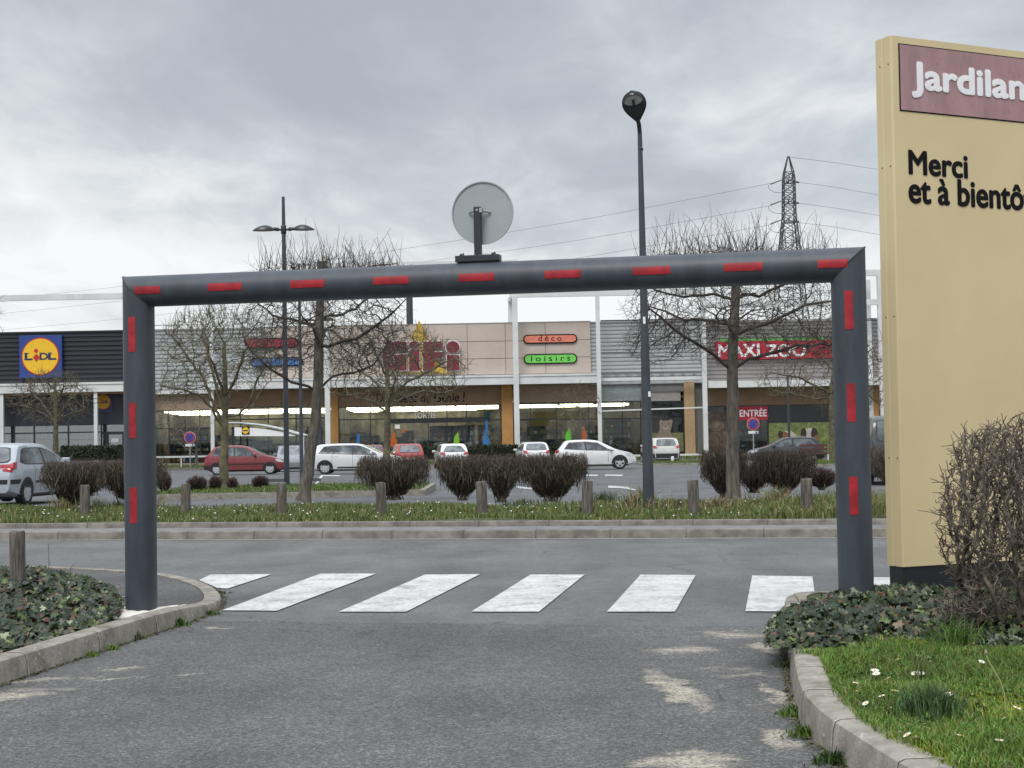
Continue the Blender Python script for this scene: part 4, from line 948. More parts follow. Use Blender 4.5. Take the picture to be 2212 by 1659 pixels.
# ---- pet store (right)
ps = building('pet_store_building', 'pet store with pinkish grey ribbed facade and animal pictures on dark windows, right')
XP0, XP1 = ax(1519.5), ax(2400)
mb = MB(); cladding(mb, XP0, XP1, ZL(1700, 824), ZROOF - .25, FY - .2, .30, .06); part(mb, 'ribbed_wall', M['pinkclad'], ps)
part(MB().box(XP0, FY - .3, ZROOF - .25, XP1, FY + .1, ZROOF - .1), 'coping', M['coping'], ps)
zc0, zc1 = ZL(1660, 837), ZL(1660, 823)
part(MB().box(P(1530, 830, FY - 1.6).x, FY - 1.6, zc0, XP1, FY - .02, zc1).box(P(1530, 830, FY - 1.6).x, FY - 1.64, zc0, P(1540, 830, FY - 1.6).x, FY - 1.6, zc1 + .04), 'canopy_beam', M['steelwhite'], ps)
zb0 = ZL(1700, 874)
part(MB().box(ax(1525), FY - .06, zb0, XP1, FY + .25, zc0 - .003), 'wall', M['brown'], ps)
mb = MB(); z1 = ZL(1700, 650, FY - 1.7); mb.box(P(1523, 655, FY - 1.7).x, FY - 1.86, z1 - .42, P(1897, 655, FY - 1.7).x, FY - 1.54, z1); part(mb, 'roof_frame_beam', M['steelwhite'], ps)
mb = MB(); z1 = ZL(1880, 583, FY - 1.7); mb.box(P(1850, 588, FY - 1.7).x, FY - 1.86, z1 - .45, P(1908, 588, FY - 1.7).x, FY - 1.54, z1); part(mb, 'roof_frame_beam', M['steelwhite'], ps)
for xc, zt_ in ((1900, 583), (1885, 600)):
    q = P(xc, 640, FY - 1.7).x; part(MB().box(q - .17, FY - 1.87 + (1.5 if xc == 1885 else 0), GZF - .9, q + .17, FY - 1.53 + (1.5 if xc == 1885 else 0), ZL(xc, zt_, FY - 1.7)), 'column', M['steelwhite'], ps)
q0, q1 = ax(1880), ax(1897); part(MB().box(q0, FY - .3, GZF - .8, q1, FY + .3, zc0 - .006), 'pillar', M['orange'], ps)
part(MB().box(XP0 + .2, FY + .12, GZF - .1, XP1, FY + 7, GZF), 'shop_floor', M['shopfloor'], ps)
part(MB().box(XP0 + .2, FY + 5, GZF, XP1, FY + 5.2, zb0), 'interior_wall', mat('dark_interior', (.05, .045, .04), .8), ps)
shop_room(ps, 1530, 1660, 0, False, 14, back=4.5)
part(MB().box(ax(1598), FY + 2, 2.6, ax(1655), FY + 2.1, 2.68), 'ceiling_tube', M['tube'], ps)
window(ps, 1526, 874, 1895, YB, [1595, 1658, 1727, 1798, 1866], [(1526, 1595, 908, .08), (1658, 1866, 912, .10)])
mb = MB(); X0, X1, Z0, Z1 = RR(1660, 875, 1865, 911, FY - .08); part(MB().box(X0, FY - .09, Z0, X1, FY - .07, Z1), 'dark_window_film', mat('black_window_film', (.012, .016, .018), .25), ps)
part(MB().box(ax(1525), FY - .35, GZF - .9, XP1, FY - .08, GZF), 'plinth', M['plinthwall'], ps)
# picture films on the windows (flat prints)
def printm(name, a_, b_, c_, sc=2.2):
    m = bpy.data.materials.new(name); m.use_nodes = True; t = NT(m.node_tree); tc = t.n('ShaderNodeTexCoord').outputs['Object']
    n = t.noise(t.scale(tc, (1, 1, 1.5)), sc, 8, .65, 1.2); t.n('ShaderNodeOutputMaterial', {0: t.n('ShaderNodeBsdfPrincipled', {'Base Color': t.ramp(n, [(.33, a_), (.5, b_), (.68, c_)]), 'Roughness': .3})}); return m
X0, X1, Z0, Z1 = RR(1661, 912, 1865, 976, FY - .08); part(MB().box(X0, FY - .09, Z0, X1, FY - .07, Z1), 'meadow_print', printm('meadow_print', (.06, .10, .02), (.14, .17, .05), (.24, .25, .10)), ps)
X0, X1, Z0, Z1 = RR(1528, 888, 1594, 976, FY - .08); part(MB().box(X0, FY - .09, Z0, X1, FY - .07, Z1), 'animal_print', printm('animal_print', (.025, .018, .014), (.075, .045, .03), (.17, .14, .09), .8), ps)
def oval(cx, cy, rx, ry, a0=0, n=20): return [(cx + rx * math.cos(2 * math.pi * i / n) * (1 + .06 * math.sin(5 * i)), cy + ry * math.sin(2 * math.pi * i / n)) for i in range(n)]
Wt, Br, Dk = (.42, .38, .33), (.20, .08, .03), (.03, .02, .018)
blob('guinea_pig_print', Wt, oval(1703, 950, 19, 20), ps, FY - .12); blob('guinea_pig_print', Br, oval(1694, 948, 11, 16), ps, FY - .15); blob('guinea_pig_print', Dk, oval(1686, 938, 5, 8), ps, FY - .17)
blob('guinea_pig_print', Wt, oval(1748, 948, 17, 24), ps, FY - .12); blob('guinea_pig_print', Dk, oval(1736, 938, 6, 14), ps, FY - .15); blob('guinea_pig_print', Dk, oval(1759, 936, 7, 12), ps, FY - .15); blob('guinea_pig_print', Br, oval(1733, 950, 4, 9), ps, FY - .17); blob('guinea_pig_print', Br, oval(1763, 950, 5, 11), ps, FY - .17)
X0, X1, Z0, Z1 = RR(1404, 935, 1476, 976, FY - .08); part(MB().box(X0, FY - .09, Z0, X1, FY - .07, Z1), 'meadow_print', printm('bear_meadow_print', (.07, .09, .03), (.15, .16, .06), (.22, .22, .10)), ds)
Bf = (.22, .17, .125)
blob('bear_print', Bf, [(1418, 974), (1416, 950), (1420, 938), (1425, 928), (1424, 910), (1428, 906), (1433, 909), (1444, 908), (1449, 905), (1453, 909), (1451, 922), (1448, 932), (1454, 945), (1455, 974)], ds, FY - .12)
blob('bear_print', (.31, .26, .20), oval(1438, 924, 6, 6), ds, FY - .14); blob('bear_print', Dk, oval(1438, 921, 2.4, 1.8), ds, FY - .16); blob('bear_print', Dk, oval(1431, 915, 1.3, 1.3, n=8), ds, FY - .15); blob('bear_print', Dk, oval(1445, 915, 1.3, 1.3, n=8), ds, FY - .15)
mb = MB(); rbx(mb, 1500.5, 830, 1522, 990, FY + .1, .1); part(mb, 'grey_panel', mat('bay_end_panel', (.14, .13, .12), .5), ds)
# shared roof slabs so the shops have depth
for o_, xa, xb in ((sm, XL0, XL1), (ds, XA, XD), (ps, XP0, XP1)):
    part(MB().box(xa, FY + .1, ZROOF - .9, xb, FY + 30, ZROOF - .7).box(xa, FY + 29.8, GZF - 1, xb, FY + 30, ZROOF - .7), 'roof', M['coping'], o_)

# ---- shop signs: each its own thing, standing on the facades
def sign_thing(name, label, x, y, Y): p = P(x, y, Y); return thing(name, label, 'shop sign', p), p
def lrect(p, x0, y0, x1, y1, Y): X0, X1, Z0, Z1 = RR(x0, y0, x1, y1, Y); return X0 - p.x, X1 - p.x, Z0 - p.z, Z1 - p.z
M['sblue'] = mat('sign_blue', (.020, .055, .24), .45); M['syellow'] = mat('sign_yellow', (.80, .48, .02), .45, var=.06); M['sred'] = mat('sign_red', (.50, .02, .015), .45); M['snavy'] = mat('sign_navy_letter', (.012, .02, .10), .45)
def disc(r, y0, y1, cx=0, cz=0, k=48): return MB().prism([(cx + r * math.cos(2 * math.pi * i / k), cz + r * math.sin(2 * math.pi * i / k)) for i in range(k)], y0, y1)
def store_logo(par, r, sq=True, y=0.0, yel=None):
    """blue square, red ring, yellow disc, letters L i D L with a red tilted i"""
    if sq: MB().box(-r * 1.12, y, -r * 1.12, r * 1.12, y + .3, r * 1.12).build('blue_board', M['sblue'], par, bevel=.01)
    disc(r, y - .03, y - .002).build('red_ring', M['sred'], par); disc(r * .94, y - .055, y - .032).build('yellow_disc', yel or M['syellow'], par)
    h = r * .17; e = y - .06
    text_part('L', 'lettering', M['snavy'], par, -r * .80, -h, -r * .42, h * 1.05, e, bold=.025); text_part('D', 'lettering', M['snavy'], par, -r * .02, -h, r * .40, h * 1.05, e, bold=.025); text_part('L', 'lettering', M['snavy'], par, r * .44, -h, r * .82, h * 1.05, e, bold=.025)
    mb = MB()
    for (xa, xb, za) in ((-.86, -.62, -h), (-.5, -.42, -h), (-.08, .06, -h), (.40, .60, -h), (.78, .86, -h), (-.86, -.58, h * .85), (.40, .64, h * .85)): mb.box(r * xa, e - .004, za, r * xb, e, za + h * .22)
    mb.build('letter_serif', M['snavy'], par)
    MB().prism([(-r * .21, -r * .28), (-r * .02, -r * .04), (-r * .2, r * .14), (-r * .38, -r * .04)], e - .02, e - .001).build('red_diamond', M['sred'], par); disc(r * .105, e - .02, e - .001, -r * .22, r * .30, 20).build('red_dot', M['sred'], par)
Ys = FY - .75
o, p = sign_thing('shop_sign', 'large blue square sign with a yellow disc on the dark ribbed facade', 87.5, 770, Ys); store_logo(o, 41 / FPX * Ys)
o, p = sign_thing('shop_sign', 'small round yellow disc sign on the dark fascia above the supermarket door', 223, 868, FY - .16); store_logo(o, 16.5 / FPX * FY, False, 0, mat('dim_yellow_disc', (.52, .27, .015), .5)); MB().box(-.72, .003, -.80, .72, .05, .85).build('blue_board', mat('dark_blue_board', (.02, .03, .10), .5), o)
def pill(par, rx, rz, y, dpt, m, edge):
    def outl(rx_, rz_): return [(rx_ - rz_ + rz_ * math.cos(a), rz_ * math.sin(a)) for a in [math.pi * (i / 12 - .5) for i in range(13)]] + [(-rx_ + rz_ - rz_ * math.cos(a), -rz_ * math.sin(a)) for a in [math.pi * (i / 12 - .5) for i in range(13)]]
    MB().prism(outl(rx, rz), y, y + dpt).build('edge', edge, par); MB().prism(outl(rx - .09, rz - .09), y - .02, y - .002).build('face', m, par)
pm = {'r': mat('pill_red', (.34, .02, .055), .5), 'b': mat('pill_blue', (.06, .17, .40), .5), 'o': mat('pill_salmon', (.66, .20, .13), .5), 'g': mat('pill_green', (.15, .55, .09), .5)}
Yp = FY - .62
for (x0, y0, x1, y1, c, lab, txt) in ((1130, 722, 1247, 742, 'o', 'salmon pill shaped sign reading déco on the beige facade', 'déco'), (1131, 764, 1247, 786, 'g', 'green pill shaped sign reading loisirs below the salmon one', 'loisirs'),
                                      (528, 730, 645, 752, 'r', 'dark red pill shaped sign on the beige facade behind the leaning tree', None), (540, 772, 655, 792, 'b', 'blue pill shaped sign below the dark red one behind the tree', None)):
    o, p = sign_thing('shop_sign', lab, (x0 + x1) / 2, (y0 + y1) / 2, Yp); rx, rz = (x1 - x0) / 2 / FPX * Yp, (y1 - y0) / 2 / FPX * Yp; pill(o, rx, rz, 0, .11, pm[c], M['ink'])
    if txt == 'déco': text_part('déco', 'lettering', M['ink'], o, -rx * .44, -rz * .45, rx * .42, rz * .72, -.022, spacing=1.45, bold=.004)
    elif txt: text_part('loisirs', 'lettering', M['ink'], o, -rx * .72, -rz * .45, rx * .74, rz * .62, -.022, spacing=1.5, bold=.004)
# big red letters with a yellow flame shape behind them
Yg = FY - .85; o, p = sign_thing('shop_sign', 'big dark red chunky letters over a yellow spike, half hidden by branches', 910, 770, Yg)
def LP(pts, Y=Yg):
    return [((lambda q: (q.x - p.x, q.z - p.z))(P(x, y, Y))) for x, y in pts]
M['gyel'] = mat('flame_yellow', (.48, .32, .035), .5); M['gred'] = mat('letter_dark_red', (.17, .016, .03), .4)
MB().prism(LP([(868, 806), (880, 770), (885, 740), (905, 692), (922, 725), (932, 760), (950, 790), (975, 806)]), .10, .26).build('yellow_spike', M['gyel'], o)
Gp = [[(826, 770), (828, 750), (838, 739), (858, 737), (878, 738), (878, 752), (852, 753), (845, 760), (845, 780), (852, 786), (860, 785), (860, 776), (852, 776), (852, 766), (878, 765), (878, 800), (840, 801), (829, 792)],
      [(884, 756), (906, 756), (906, 801), (884, 801)], [(914, 738), (956, 737), (956, 752), (938, 753), (938, 760), (956, 760), (956, 774), (938, 775), (938, 801), (914, 801)], [(965, 767), (992, 767), (992, 800), (965, 801)],
      [(895 + 12 * math.cos(i * .524), 745 + 8.5 * math.sin(i * .524)) for i in range(12)], [(978 + 14.5 * math.cos(i * .349), 750 + 13.5 * math.sin(i * .349)) for i in range(18)]]
for g in Gp:
    cx_, cy_ = sum(q[0] for q in g) / len(g), sum(q[1] for q in g) / len(g)
    MB().prism(LP(g), -.06, .09).build('letter', M['gred'], o); MB().prism(LP([(cx_ + (x - cx_) * 1.0 + (1.6 if x > cx_ else -1.6), cy_ + (y - cy_) + (1.6 if y > cy_ else -1.6)) for x, y in g]), .03, .08).build('letter_outline', M['white'], o)
o, p = sign_thing('shop_lettering', 'black handwritten style lettering on the brown band under the canopy', 910, 859, FY - .075); a = lrect(p, 812, 849, 1004, 869, FY - .075)
text_part('Des idées de Génie !', 'lettering', M['ink'], o, a[0], a[2], a[1], a[3], 0, bold=.008, shear=.12)
o, p = sign_thing('shop_lettering', 'white word SORTIE on the glass above the exit door', 918, 897, FY - .10); a = lrect(p, 895, 890.5, 941, 903.5, FY - .1); text_part('SORTIE', 'lettering', mat('dull_white_letter', (.55, .55, .54), .5), o, a[0], a[2], a[1], a[3], 0, bold=.004)
o, p = sign_thing('shop_sign', 'red sign reading ENTRÉE above the pet store door', 1627, 892, FY - .14); a = lrect(p, 1596, 878, 1659, 907, FY - .14); MB().box(a[0], 0, a[2], a[1], .05, a[3]).build('board', mat('entrance_red', (.36, .012, .03), .45), o); a = lrect(p, 1598, 881.5, 1656, 899.5, FY - .14); text_part('ENTRÉE', 'lettering', M['white'], o, a[0], a[2], a[1], a[3], -.002, bold=.014)
o, p = sign_thing('shop_sign', 'long red sign with white letters and a green top strip behind the right tree', 1685, 752, FY - .6); a = lrect(p, 1546, 736, 1800, 775, FY - .6)
MB().box(a[0], 0, a[2], a[1], .35, a[3]).build('board', mat('pet_store_red', (.42, .015, .035), .45), o); MB().box(a[0] + .3, .003, a[3] + .003, a[1] - .5, .3, a[3] + .2).build('green_strip', mat('pet_store_green', (.12, .34, .09), .45), o)
a = lrect(p, 1552, 744, 1640, 770, FY - .6); text_part('MAXI', 'lettering', M['white'], o, a[0], a[2], a[1], a[3], -.002, bold=.025); a = lrect(p, 1655, 744, 1740, 770, FY - .6); text_part('ZOO', 'lettering', M['white'], o, a[0], a[2], a[1], a[3], -.002, bold=.025)
a = lrect(p, 1748, 757, 1796, 771, FY - .6); text_part('animalerie', 'lettering', M['white'], o, a[0], a[2], a[1], a[3], -.002, bold=.01) if False else None

# ---- planting in front of the shops: grass bank, low clipped hedge, white rail
yb_ = [104, 106, 109, FY - .36]
bank = lambda x, y: gz(y) + .02 if y <= 104 else (gz(104) + .10 + (GZF - .12 - gz(104) - .1) * (y - 106) / (FY - .36 - 106) if y >= 106 else gz(y) + .13)
sheet('planted_bank', M['farlawn'], [-60, -30, -10, 10, 30, 60], [103.98, 104.02, 106, 109, FY - .36], lambda x, y: gz(y) - .02 if y < 104 else bank(x, y))
tag(MB().box(-60, 103.8, gz(104) - .1, 60, 104.0, gz(104) + .14).build('kerb_bank', M['kerbfar']), kind='structure')
n = 9000; xs_ = nrg.uniform(-40, 36, n); ysx = nrg.uniform(104.1, 112, n); blades('bank_grass', np.c_[xs_, ysx, [bank(a, b) for a, b in zip(xs_, ysx)]], nrg.uniform(.1, .28, n), M['grass'], gcol(n, .2, (.07, .11, .03)), .03, .7)
def rail(xa, xb, y, label):
    a, b = P(xa, y, 108), P(xb, y, 108); o = thing('guard_rail', label, 'guard rail', ((a.x + b.x) / 2, 108, bank(0, 108)))
    l = b.x - a.x; h = a.z - bank(0, 108); MB().box(-l / 2, -.05, h - .12, l / 2, .05, h).build('rail', M['steelwhite'], o)
    n = max(2, int(l / 2))
    for i in range(n + 1): MB().box(-l / 2 + l * i / n - .04, -.04, -.2, -l / 2 + l * i / n + .04, .04, h - .123).build('leg', M['steelwhite'], o)
rail(331, 452, 986, 'low white guard rail in front of the pale ribbed wing, left of the red car'); rail(1330, 1522, 983, 'low white guard rail behind the silver SUV, in front of the glass bay')
mb = MB(); q0, q1 = P(1296, 888, FY - 1.7), P(1521, 880, FY - 1.7); mb.bar(q0, q1, .10); part(mb, 'bay_rail', M['steelwhite'], ds)

# ================================================================== bare trees, grown towards points spread through the crown
def grow(nodes, parents, attr, step, infl, kill, iters, jit=.25, up=0.0):
    nodes = [np.array(n, float) for n in nodes]; parents = list(parents); A = np.array(attr, float)
    N0 = np.array(nodes); D = ((A[:, None] - N0[None]) ** 2).sum(2); ni = D.argmin(1); nd = np.sqrt(D.min(1)); alive = np.ones(len(A), bool); kids = {}
    for _ in range(iters):
        m = alive & (nd < infl)
        if not m.any(): break
        idx = ni[m]; v = A[m] - np.array(nodes)[idx]; v /= np.linalg.norm(v, axis=1)[:, None] + 1e-9
        acc = np.zeros((len(nodes), 3)); np.add.at(acc, idx, v); u = np.unique(idx); new = []
        for i in u:
            kc = kids.get(i, 0)
            if kc > 4: continue
            d = acc[i]
            if kc:
                own = np.flatnonzero(m & (ni == i)); d = A[own[nrg.integers(len(own))]] - nodes[i]
            l = np.linalg.norm(d)
            d = d / l if l > 1e-6 else nrg.normal(size=3)
            d = d + nrg.normal(size=3) * jit; d[2] += up; d /= np.linalg.norm(d)
            new.append((nodes[i] + d * step, i)); kids[i] = kids.get(i, 0) + 1
        if not new: break
        s0 = len(nodes)
        for p, i in new: nodes.append(p); parents.append(i)
        NP = np.array([p for p, _ in new]); D = np.sqrt(((A[:, None] - NP[None]) ** 2).sum(2)); j = D.argmin(1); dm = D[np.arange(len(A)), j]; b = dm < nd
        nd[b] = dm[b]; ni[b] = s0 + j[b]; alive &= nd > kill
    return nodes, parents


def skeleton(nodes, parents, rtip, expo, nfix, fixr=None):
    n = len(nodes); ch = [[] for _ in range(n)]
    for i, p in enumerate(parents):
        if p >= 0: ch[p].append(i)
    r = np.zeros(n)
    order = sorted(range(n), key=lambda i: -i)
    acc = np.zeros(n)
    for i in order:
        if not ch[i]: acc[i] = rtip ** expo
        r[i] = acc[i] ** (1 / expo)
        if parents[i] >= 0: acc[parents[i]] += acc[i]
    return ch, r


def tree(name, label, Y, trunk, limbs, crown, nattr, bark, twig, rbase, rtip=.005, step=.13, shoots=0, shoot_len=(.3, .8), twiglets=3, twl=(.12, .32), group='bare trees of the car park', seed=1, ttop=.55, jit=.28, up=0.0, expo=2.6, kill=.17, infl=1.1, forks=True):
    """trunk and limbs are (photo column, photo row[, metres nearer or farther]) at distance Y; crown = list of ellipsoids (x, y, rx, ry, depth)"""
    global nrg; nrg = np.random.default_rng(seed); rr = random.Random(seed)
    W = lambda q: P(q[0], q[1], Y + (q[2] if len(q) > 2 else 0))
    b = W(trunk[0]); root = thing(name, label, 'tree', b, 0, group); B = np.array(b)
    nodes, par, trk = [], [], []
    def dense(pts, st):
        out = [pts[0]]
        for a, c in zip(pts, pts[1:]):
            k = max(1, int((c - a).length / st))
            for j in range(1, k + 1): out.append(a.lerp(c, j / k))
        return out
    tp = dense([W(q) for q in trunk], .2)
    for i, p in enumerate(tp): nodes.append(np.array(p) + nrg.normal(size=3) * (.008 if i else 0)); par.append(i - 1)
    nt = len(tp)
    for lm in limbs:
        lpz = dense([W(q) for q in lm], .16); d = [np.linalg.norm(np.array(lpz[0]) - nodes[i]) for i in range(nt)]; pi = int(np.argmin(d))
        for j, p in enumerate(lpz):
            if j == 0 and d[pi] < .15: continue
            nodes.append(np.array(p) + nrg.normal(size=3) * .018); par.append(pi); pi = len(nodes) - 1
    att = []
    tot = sum(c[2] * c[3] for c in crown)
    for (x, y, rx, ry, dp) in crown:
        for _ in range(int(nattr * rx * ry / tot)):
            while True:
                q = nrg.uniform(-1, 1, 3)
                if (q ** 2).sum() < 1: break
            att.append(P(x + q[0] * rx, y + q[1] * ry, Y + q[2] * dp))
    lowest = crown_first = nt
    # branches do not sprout from the bare part of the trunk
    act = [i for i in range(len(nodes)) if i >= nt or nodes[i][2] > min(a[2] for a in att) + .15]
    remap = {o: k for k, o in enumerate(act)}
    sub, subp = grow([nodes[i] for i in act], [-1] * len(act), att, step, infl, kill, 60, jit, up)
    n0 = len(nodes); print('TREE', name, len(sub))
    for k in range(len(act), len(sub)): nodes.append(sub[k]); par.append(act[subp[k]] if subp[k] < len(act) else n0 + subp[k] - len(act))
    ch, r = skeleton(nodes, par, rtip, expo, nt)
    rt = [lerp(rbase, rbase * ttop, i / nt) for i in range(nt)]
    for i in range(nt): r[i] = max(rt[i] * (1.35 if i == 0 else 1.0), min(r[i], rbase))
    mb = MB(); mb.tube([Vector(nodes[i] - B) for i in range(nt)], [r[i] for i in range(nt)], 14)
    mb.build('trunk', bark, root, smooth=60)
    cr = MB(); stack = [(i, c) for i in range(nt) for c in ch[i] if c >= nt]
    rcap = rbase * .45
    while stack:
        p, c = stack.pop(); chain = [p, c]
        while ch[chain[-1]]:
            kids = sorted(ch[chain[-1]], key=lambda q: -r[q]); stack += [(chain[-1], q) for q in kids[1:]]; chain.append(kids[0])
        rad = [min(rcap, max(rtip * .8, r[q])) for q in chain]; rad[0] = rad[1] * 1.1; rad[-1] = rtip * .6
        cr.tube([Vector(nodes[q] - B) for q in chain], rad, 7 if rad[1] > .022 else (5 if rad[1] > .011 else 3), cap=False)
    cen = np.array(nodes[nt:]).mean(0) if len(nodes) > nt else B
    zs = np.array([q[2] for q in nodes])
    tips = [i for i in range(nt, len(nodes)) if not ch[i]]
    for i in tips:
        for _ in range(rr.randint(max(0, twiglets - 1), twiglets)):
            a = Vector(nodes[i] - B); o = Vector(nodes[i] - cen); o.z *= .6; d = (o.normalized() * .6 + Vector((rr.gauss(0, .6), rr.gauss(0, .6), rr.gauss(.1, .5)))).normalized(); l = rr.uniform(*twl)
            m_ = a + d * l * .5 + Vector((rr.gauss(0, .02), rr.gauss(0, .02), rr.gauss(0.01, .02))); cr.tube([a, m_, m_ + (d + Vector((rr.gauss(0, .35), rr.gauss(0, .35), rr.gauss(.12, .3)))).normalized() * l * .5], [rtip * .75, rtip * .6, rtip * .35], 3, cap=False)
    if shoots:
        ztop = np.quantile(zs[nt:], .80); cand = [i for i in range(nt, len(nodes)) if nodes[i][2] > ztop]
        for i in rr.sample(cand, min(shoots, len(cand))):
            a = Vector(nodes[i] - B); d = Vector((rr.gauss(0, .28), rr.gauss(0, .28), 1)).normalized(); l = rr.uniform(*shoot_len) * rr.uniform(.5, 1); pts = [a]
            for k in range(4): pts.append(pts[-1] + d * l / 4); d = (d + Vector((rr.gauss(0, .16), rr.gauss(0, .16), .05))).normalized()
            cr.tube(pts, [rtip * 1.25, rtip * 1.1, rtip * .95, rtip * .75, rtip * .45], 3, cap=False)
            if rr.random() < .5: q = pts[2]; cr.tube([q, q + (d + Vector((rr.gauss(0, .5), rr.gauss(0, .5), .1))) * l * .3], [rtip * .6, rtip * .3], 3, cap=False)
    cr.build('crown', twig, root, smooth=70)
    return root
tree('pleached_tree', 'bare flat topped tree with straight trunk on the verge, left of the right gate post', 27.0,
     [(1583, 1086), (1583, 900), (1581, 800), (1586, 700), (1588, 620), (1592, 545)],
     [[(1577, 802), (1545, 765, -.1), (1500, 742, -.3), (1440, 700, -.5), (1392, 650, -.6), (1372, 620, -.7)], [(1590, 805), (1612, 775), (1660, 766, .2), (1720, 748, .4), (1790, 742, .6), (1850, 722, .6)],
      [(1590, 716), (1640, 705, -.2), (1690, 684, -.4), (1740, 657, -.5), (1800, 648, -.6), (1858, 622, -.7)], [(1583, 708), (1540, 692, .3), (1480, 690, .7), (1420, 668, .9), (1380, 655, 1.)],
      [(1586, 645), (1540, 632, 0), (1480, 642, -.1), (1420, 628, -.2), (1375, 596, -.3)], [(1588, 640), (1640, 640, .4), (1700, 612, .6), (1770, 598, .8), (1835, 578, .8)],
      [(1586, 720), (1592, 700, .6), (1600, 690, 1.2), (1620, 672, 1.7)], [(1586, 725), (1570, 700, -.6), (1555, 690, -1.2), (1540, 680, -1.7)], [(1590, 560), (1560, 548, .3), (1500, 552, .4), (1450, 548, .5)], [(1592, 560), (1640, 550, -.3), (1700, 552, -.4), (1760, 545, -.4)], [(1592, 550), (1600, 545, .8), (1610, 545, 1.3)]],
     [(1600, 672, 258, 118, 1.75), (1420, 735, 85, 55, 1.2), (1605, 572, 235, 40, 1.5), (1600, 548, 205, 15, 1.2), (1600, 548, 205, 15, .8), (1760, 745, 100, 45, 1.1)], 5200, M['bark'], M['twigdark'], .125, rtip=.0044, step=.085, shoots=260, shoot_len=(.45, 1.05), seed=21, kill=.105, infl=.8, twl=(.12, .3))
tree('pleached_tree', 'leaning bare tree with dark tangled branches beside the double arm lamp, left of centre', 32.0,
     [(655, 1084), (668, 1000), (682, 900), (688, 820), (690, 720), (692, 650), (695, 565)],
     [[(684, 838), (650, 832, -.2), (615, 815, -.3), (580, 790, -.5), (545, 760, -.6), (530, 735, -.7)], [(690, 838), (720, 812, .2), (760, 803, .5), (800, 790, .7)], [(694, 757), (730, 740, -.2), (770, 730, -.4), (810, 705, -.5), (850, 672, -.7), (890, 640, -.7)],
      [(690, 705), (640, 692, .3), (590, 682, .7), (550, 645, .9)], [(692, 690), (740, 680, .5), (790, 650, .9), (840, 610, 1.1)], [(690, 645), (640, 620, 0), (580, 600, -.1), (545, 575, -.2)], [(694, 600), (750, 585, .2), (810, 575, .3), (860, 570, .3)],
      [(690, 740), (700, 720, .7), (720, 700, 1.5)], [(690, 740), (680, 715, -.7), (660, 690, -1.5)]],
     [(700, 690, 185, 110, 1.75), (610, 775, 85, 45, 1.2), (720, 590, 170, 36, 1.4), (800, 760, 90, 50, 1.2)], 4400, M['bark'], M['twigdark'], .135, rtip=.0050, step=.095, shoots=220, shoot_len=(.45, 1.0), seed=5, kill=.115, infl=.8, twl=(.14, .34))
tree('vase_tree', 'bare vase shaped tree on the car park island right of the left gate post', 40.0,
     [(483, 1058), (484, 990), (486, 915), (487, 880), (486, 800), (484, 740)],
     [[(482, 925), (462, 890, -.2), (430, 850, -.5), (395, 842, -.7), (350, 832, -.8)], [(481, 915), (458, 870, .2), (440, 820, .3), (405, 770, .5), (375, 730, .6)], [(484, 900), (470, 850, .3), (455, 790, .6), (440, 730, .9)], [(490, 905), (515, 895, -.2), (540, 870, -.4), (552, 830, -.5), (575, 780, -.6)], [(488, 890), (500, 840, .4), (520, 790, .7), (535, 740, .9)],
      [(487, 860), (510, 815, -.5), (525, 770, -.9), (540, 735, -1.1)], [(486, 860), (465, 800, -.6), (450, 750, -1.)], [(490, 900), (530, 893, .5), (560, 850, .8), (585, 820, 1.0)]],
     [(468, 765, 136, 100, 1.6), (380, 840, 52, 40, .9)], 2600, M['barkgreen'], M['twiggreen'], ttop=.30, rbase=.135, rtip=.0072, step=.13, shoots=120, shoot_len=(.3, .8), seed=9, kill=.155, up=.12, twl=(.15, .4))
tree('vase_tree', 'bare mossy tree in front of the big red letters, behind the central hedge bushes', 60.0,
     [(833, 1040), (836, 960), (838, 870), (836, 800), (838, 730)],
     [[(836, 890), (800, 865, -.3), (760, 855, -.6), (715, 850, -.8)], [(838, 880), (870, 860, .3), (915, 845, .6), (960, 850, .8), (1000, 835, .9)], [(838, 860), (880, 825, -.5), (930, 800, -.8), (980, 775, -1.)], [(836, 850), (800, 815, .5), (760, 790, .8), (730, 760, 1)], [(838, 815), (870, 780, .4), (900, 745, .8)], [(836, 815), (815, 770, -.5), (800, 735, -.8)], [(838, 875), (850, 850, 1.), (860, 830, 1.7)], [(838, 875), (845, 850, -1.), (850, 830, -1.7)]],
     [(858, 800, 160, 100, 2.4)], 2000, M['barkgreen'], M['twiggreen'], ttop=.30, rbase=.17, rtip=.0105, step=.2, shoots=60, shoot_len=(.4, .9), seed=13, kill=.25, infl=1.8, twl=(.3, .6))
tree('vase_tree', 'pale bare tree in front of the supermarket windows at far left', 84.0,
     [(119, 1030), (120, 960), (121, 905), (120, 870), (119, 830)],
     [[(120, 915), (95, 895, -.3), (60, 880, -.6), (25, 872, -.8)], [(120, 910), (90, 870, .4), (60, 840, .6)], [(121, 910), (150, 895, .3), (190, 880, .6)], [(121, 905), (150, 865, -.4), (180, 840, -.7)], [(121, 880), (105, 840, .8)], [(121, 880), (138, 835, -.8)]],
     [(112, 862, 100, 58, 2.2), (118, 825, 60, 28, 1.4)], 1600, M['barkgreen'], M['twiggreen'], ttop=.30, rbase=.20, rtip=.0125, step=.2, shoots=60, shoot_len=(.3, .8), seed=17, kill=.24, infl=1.8, twl=(.25, .5), up=.05)
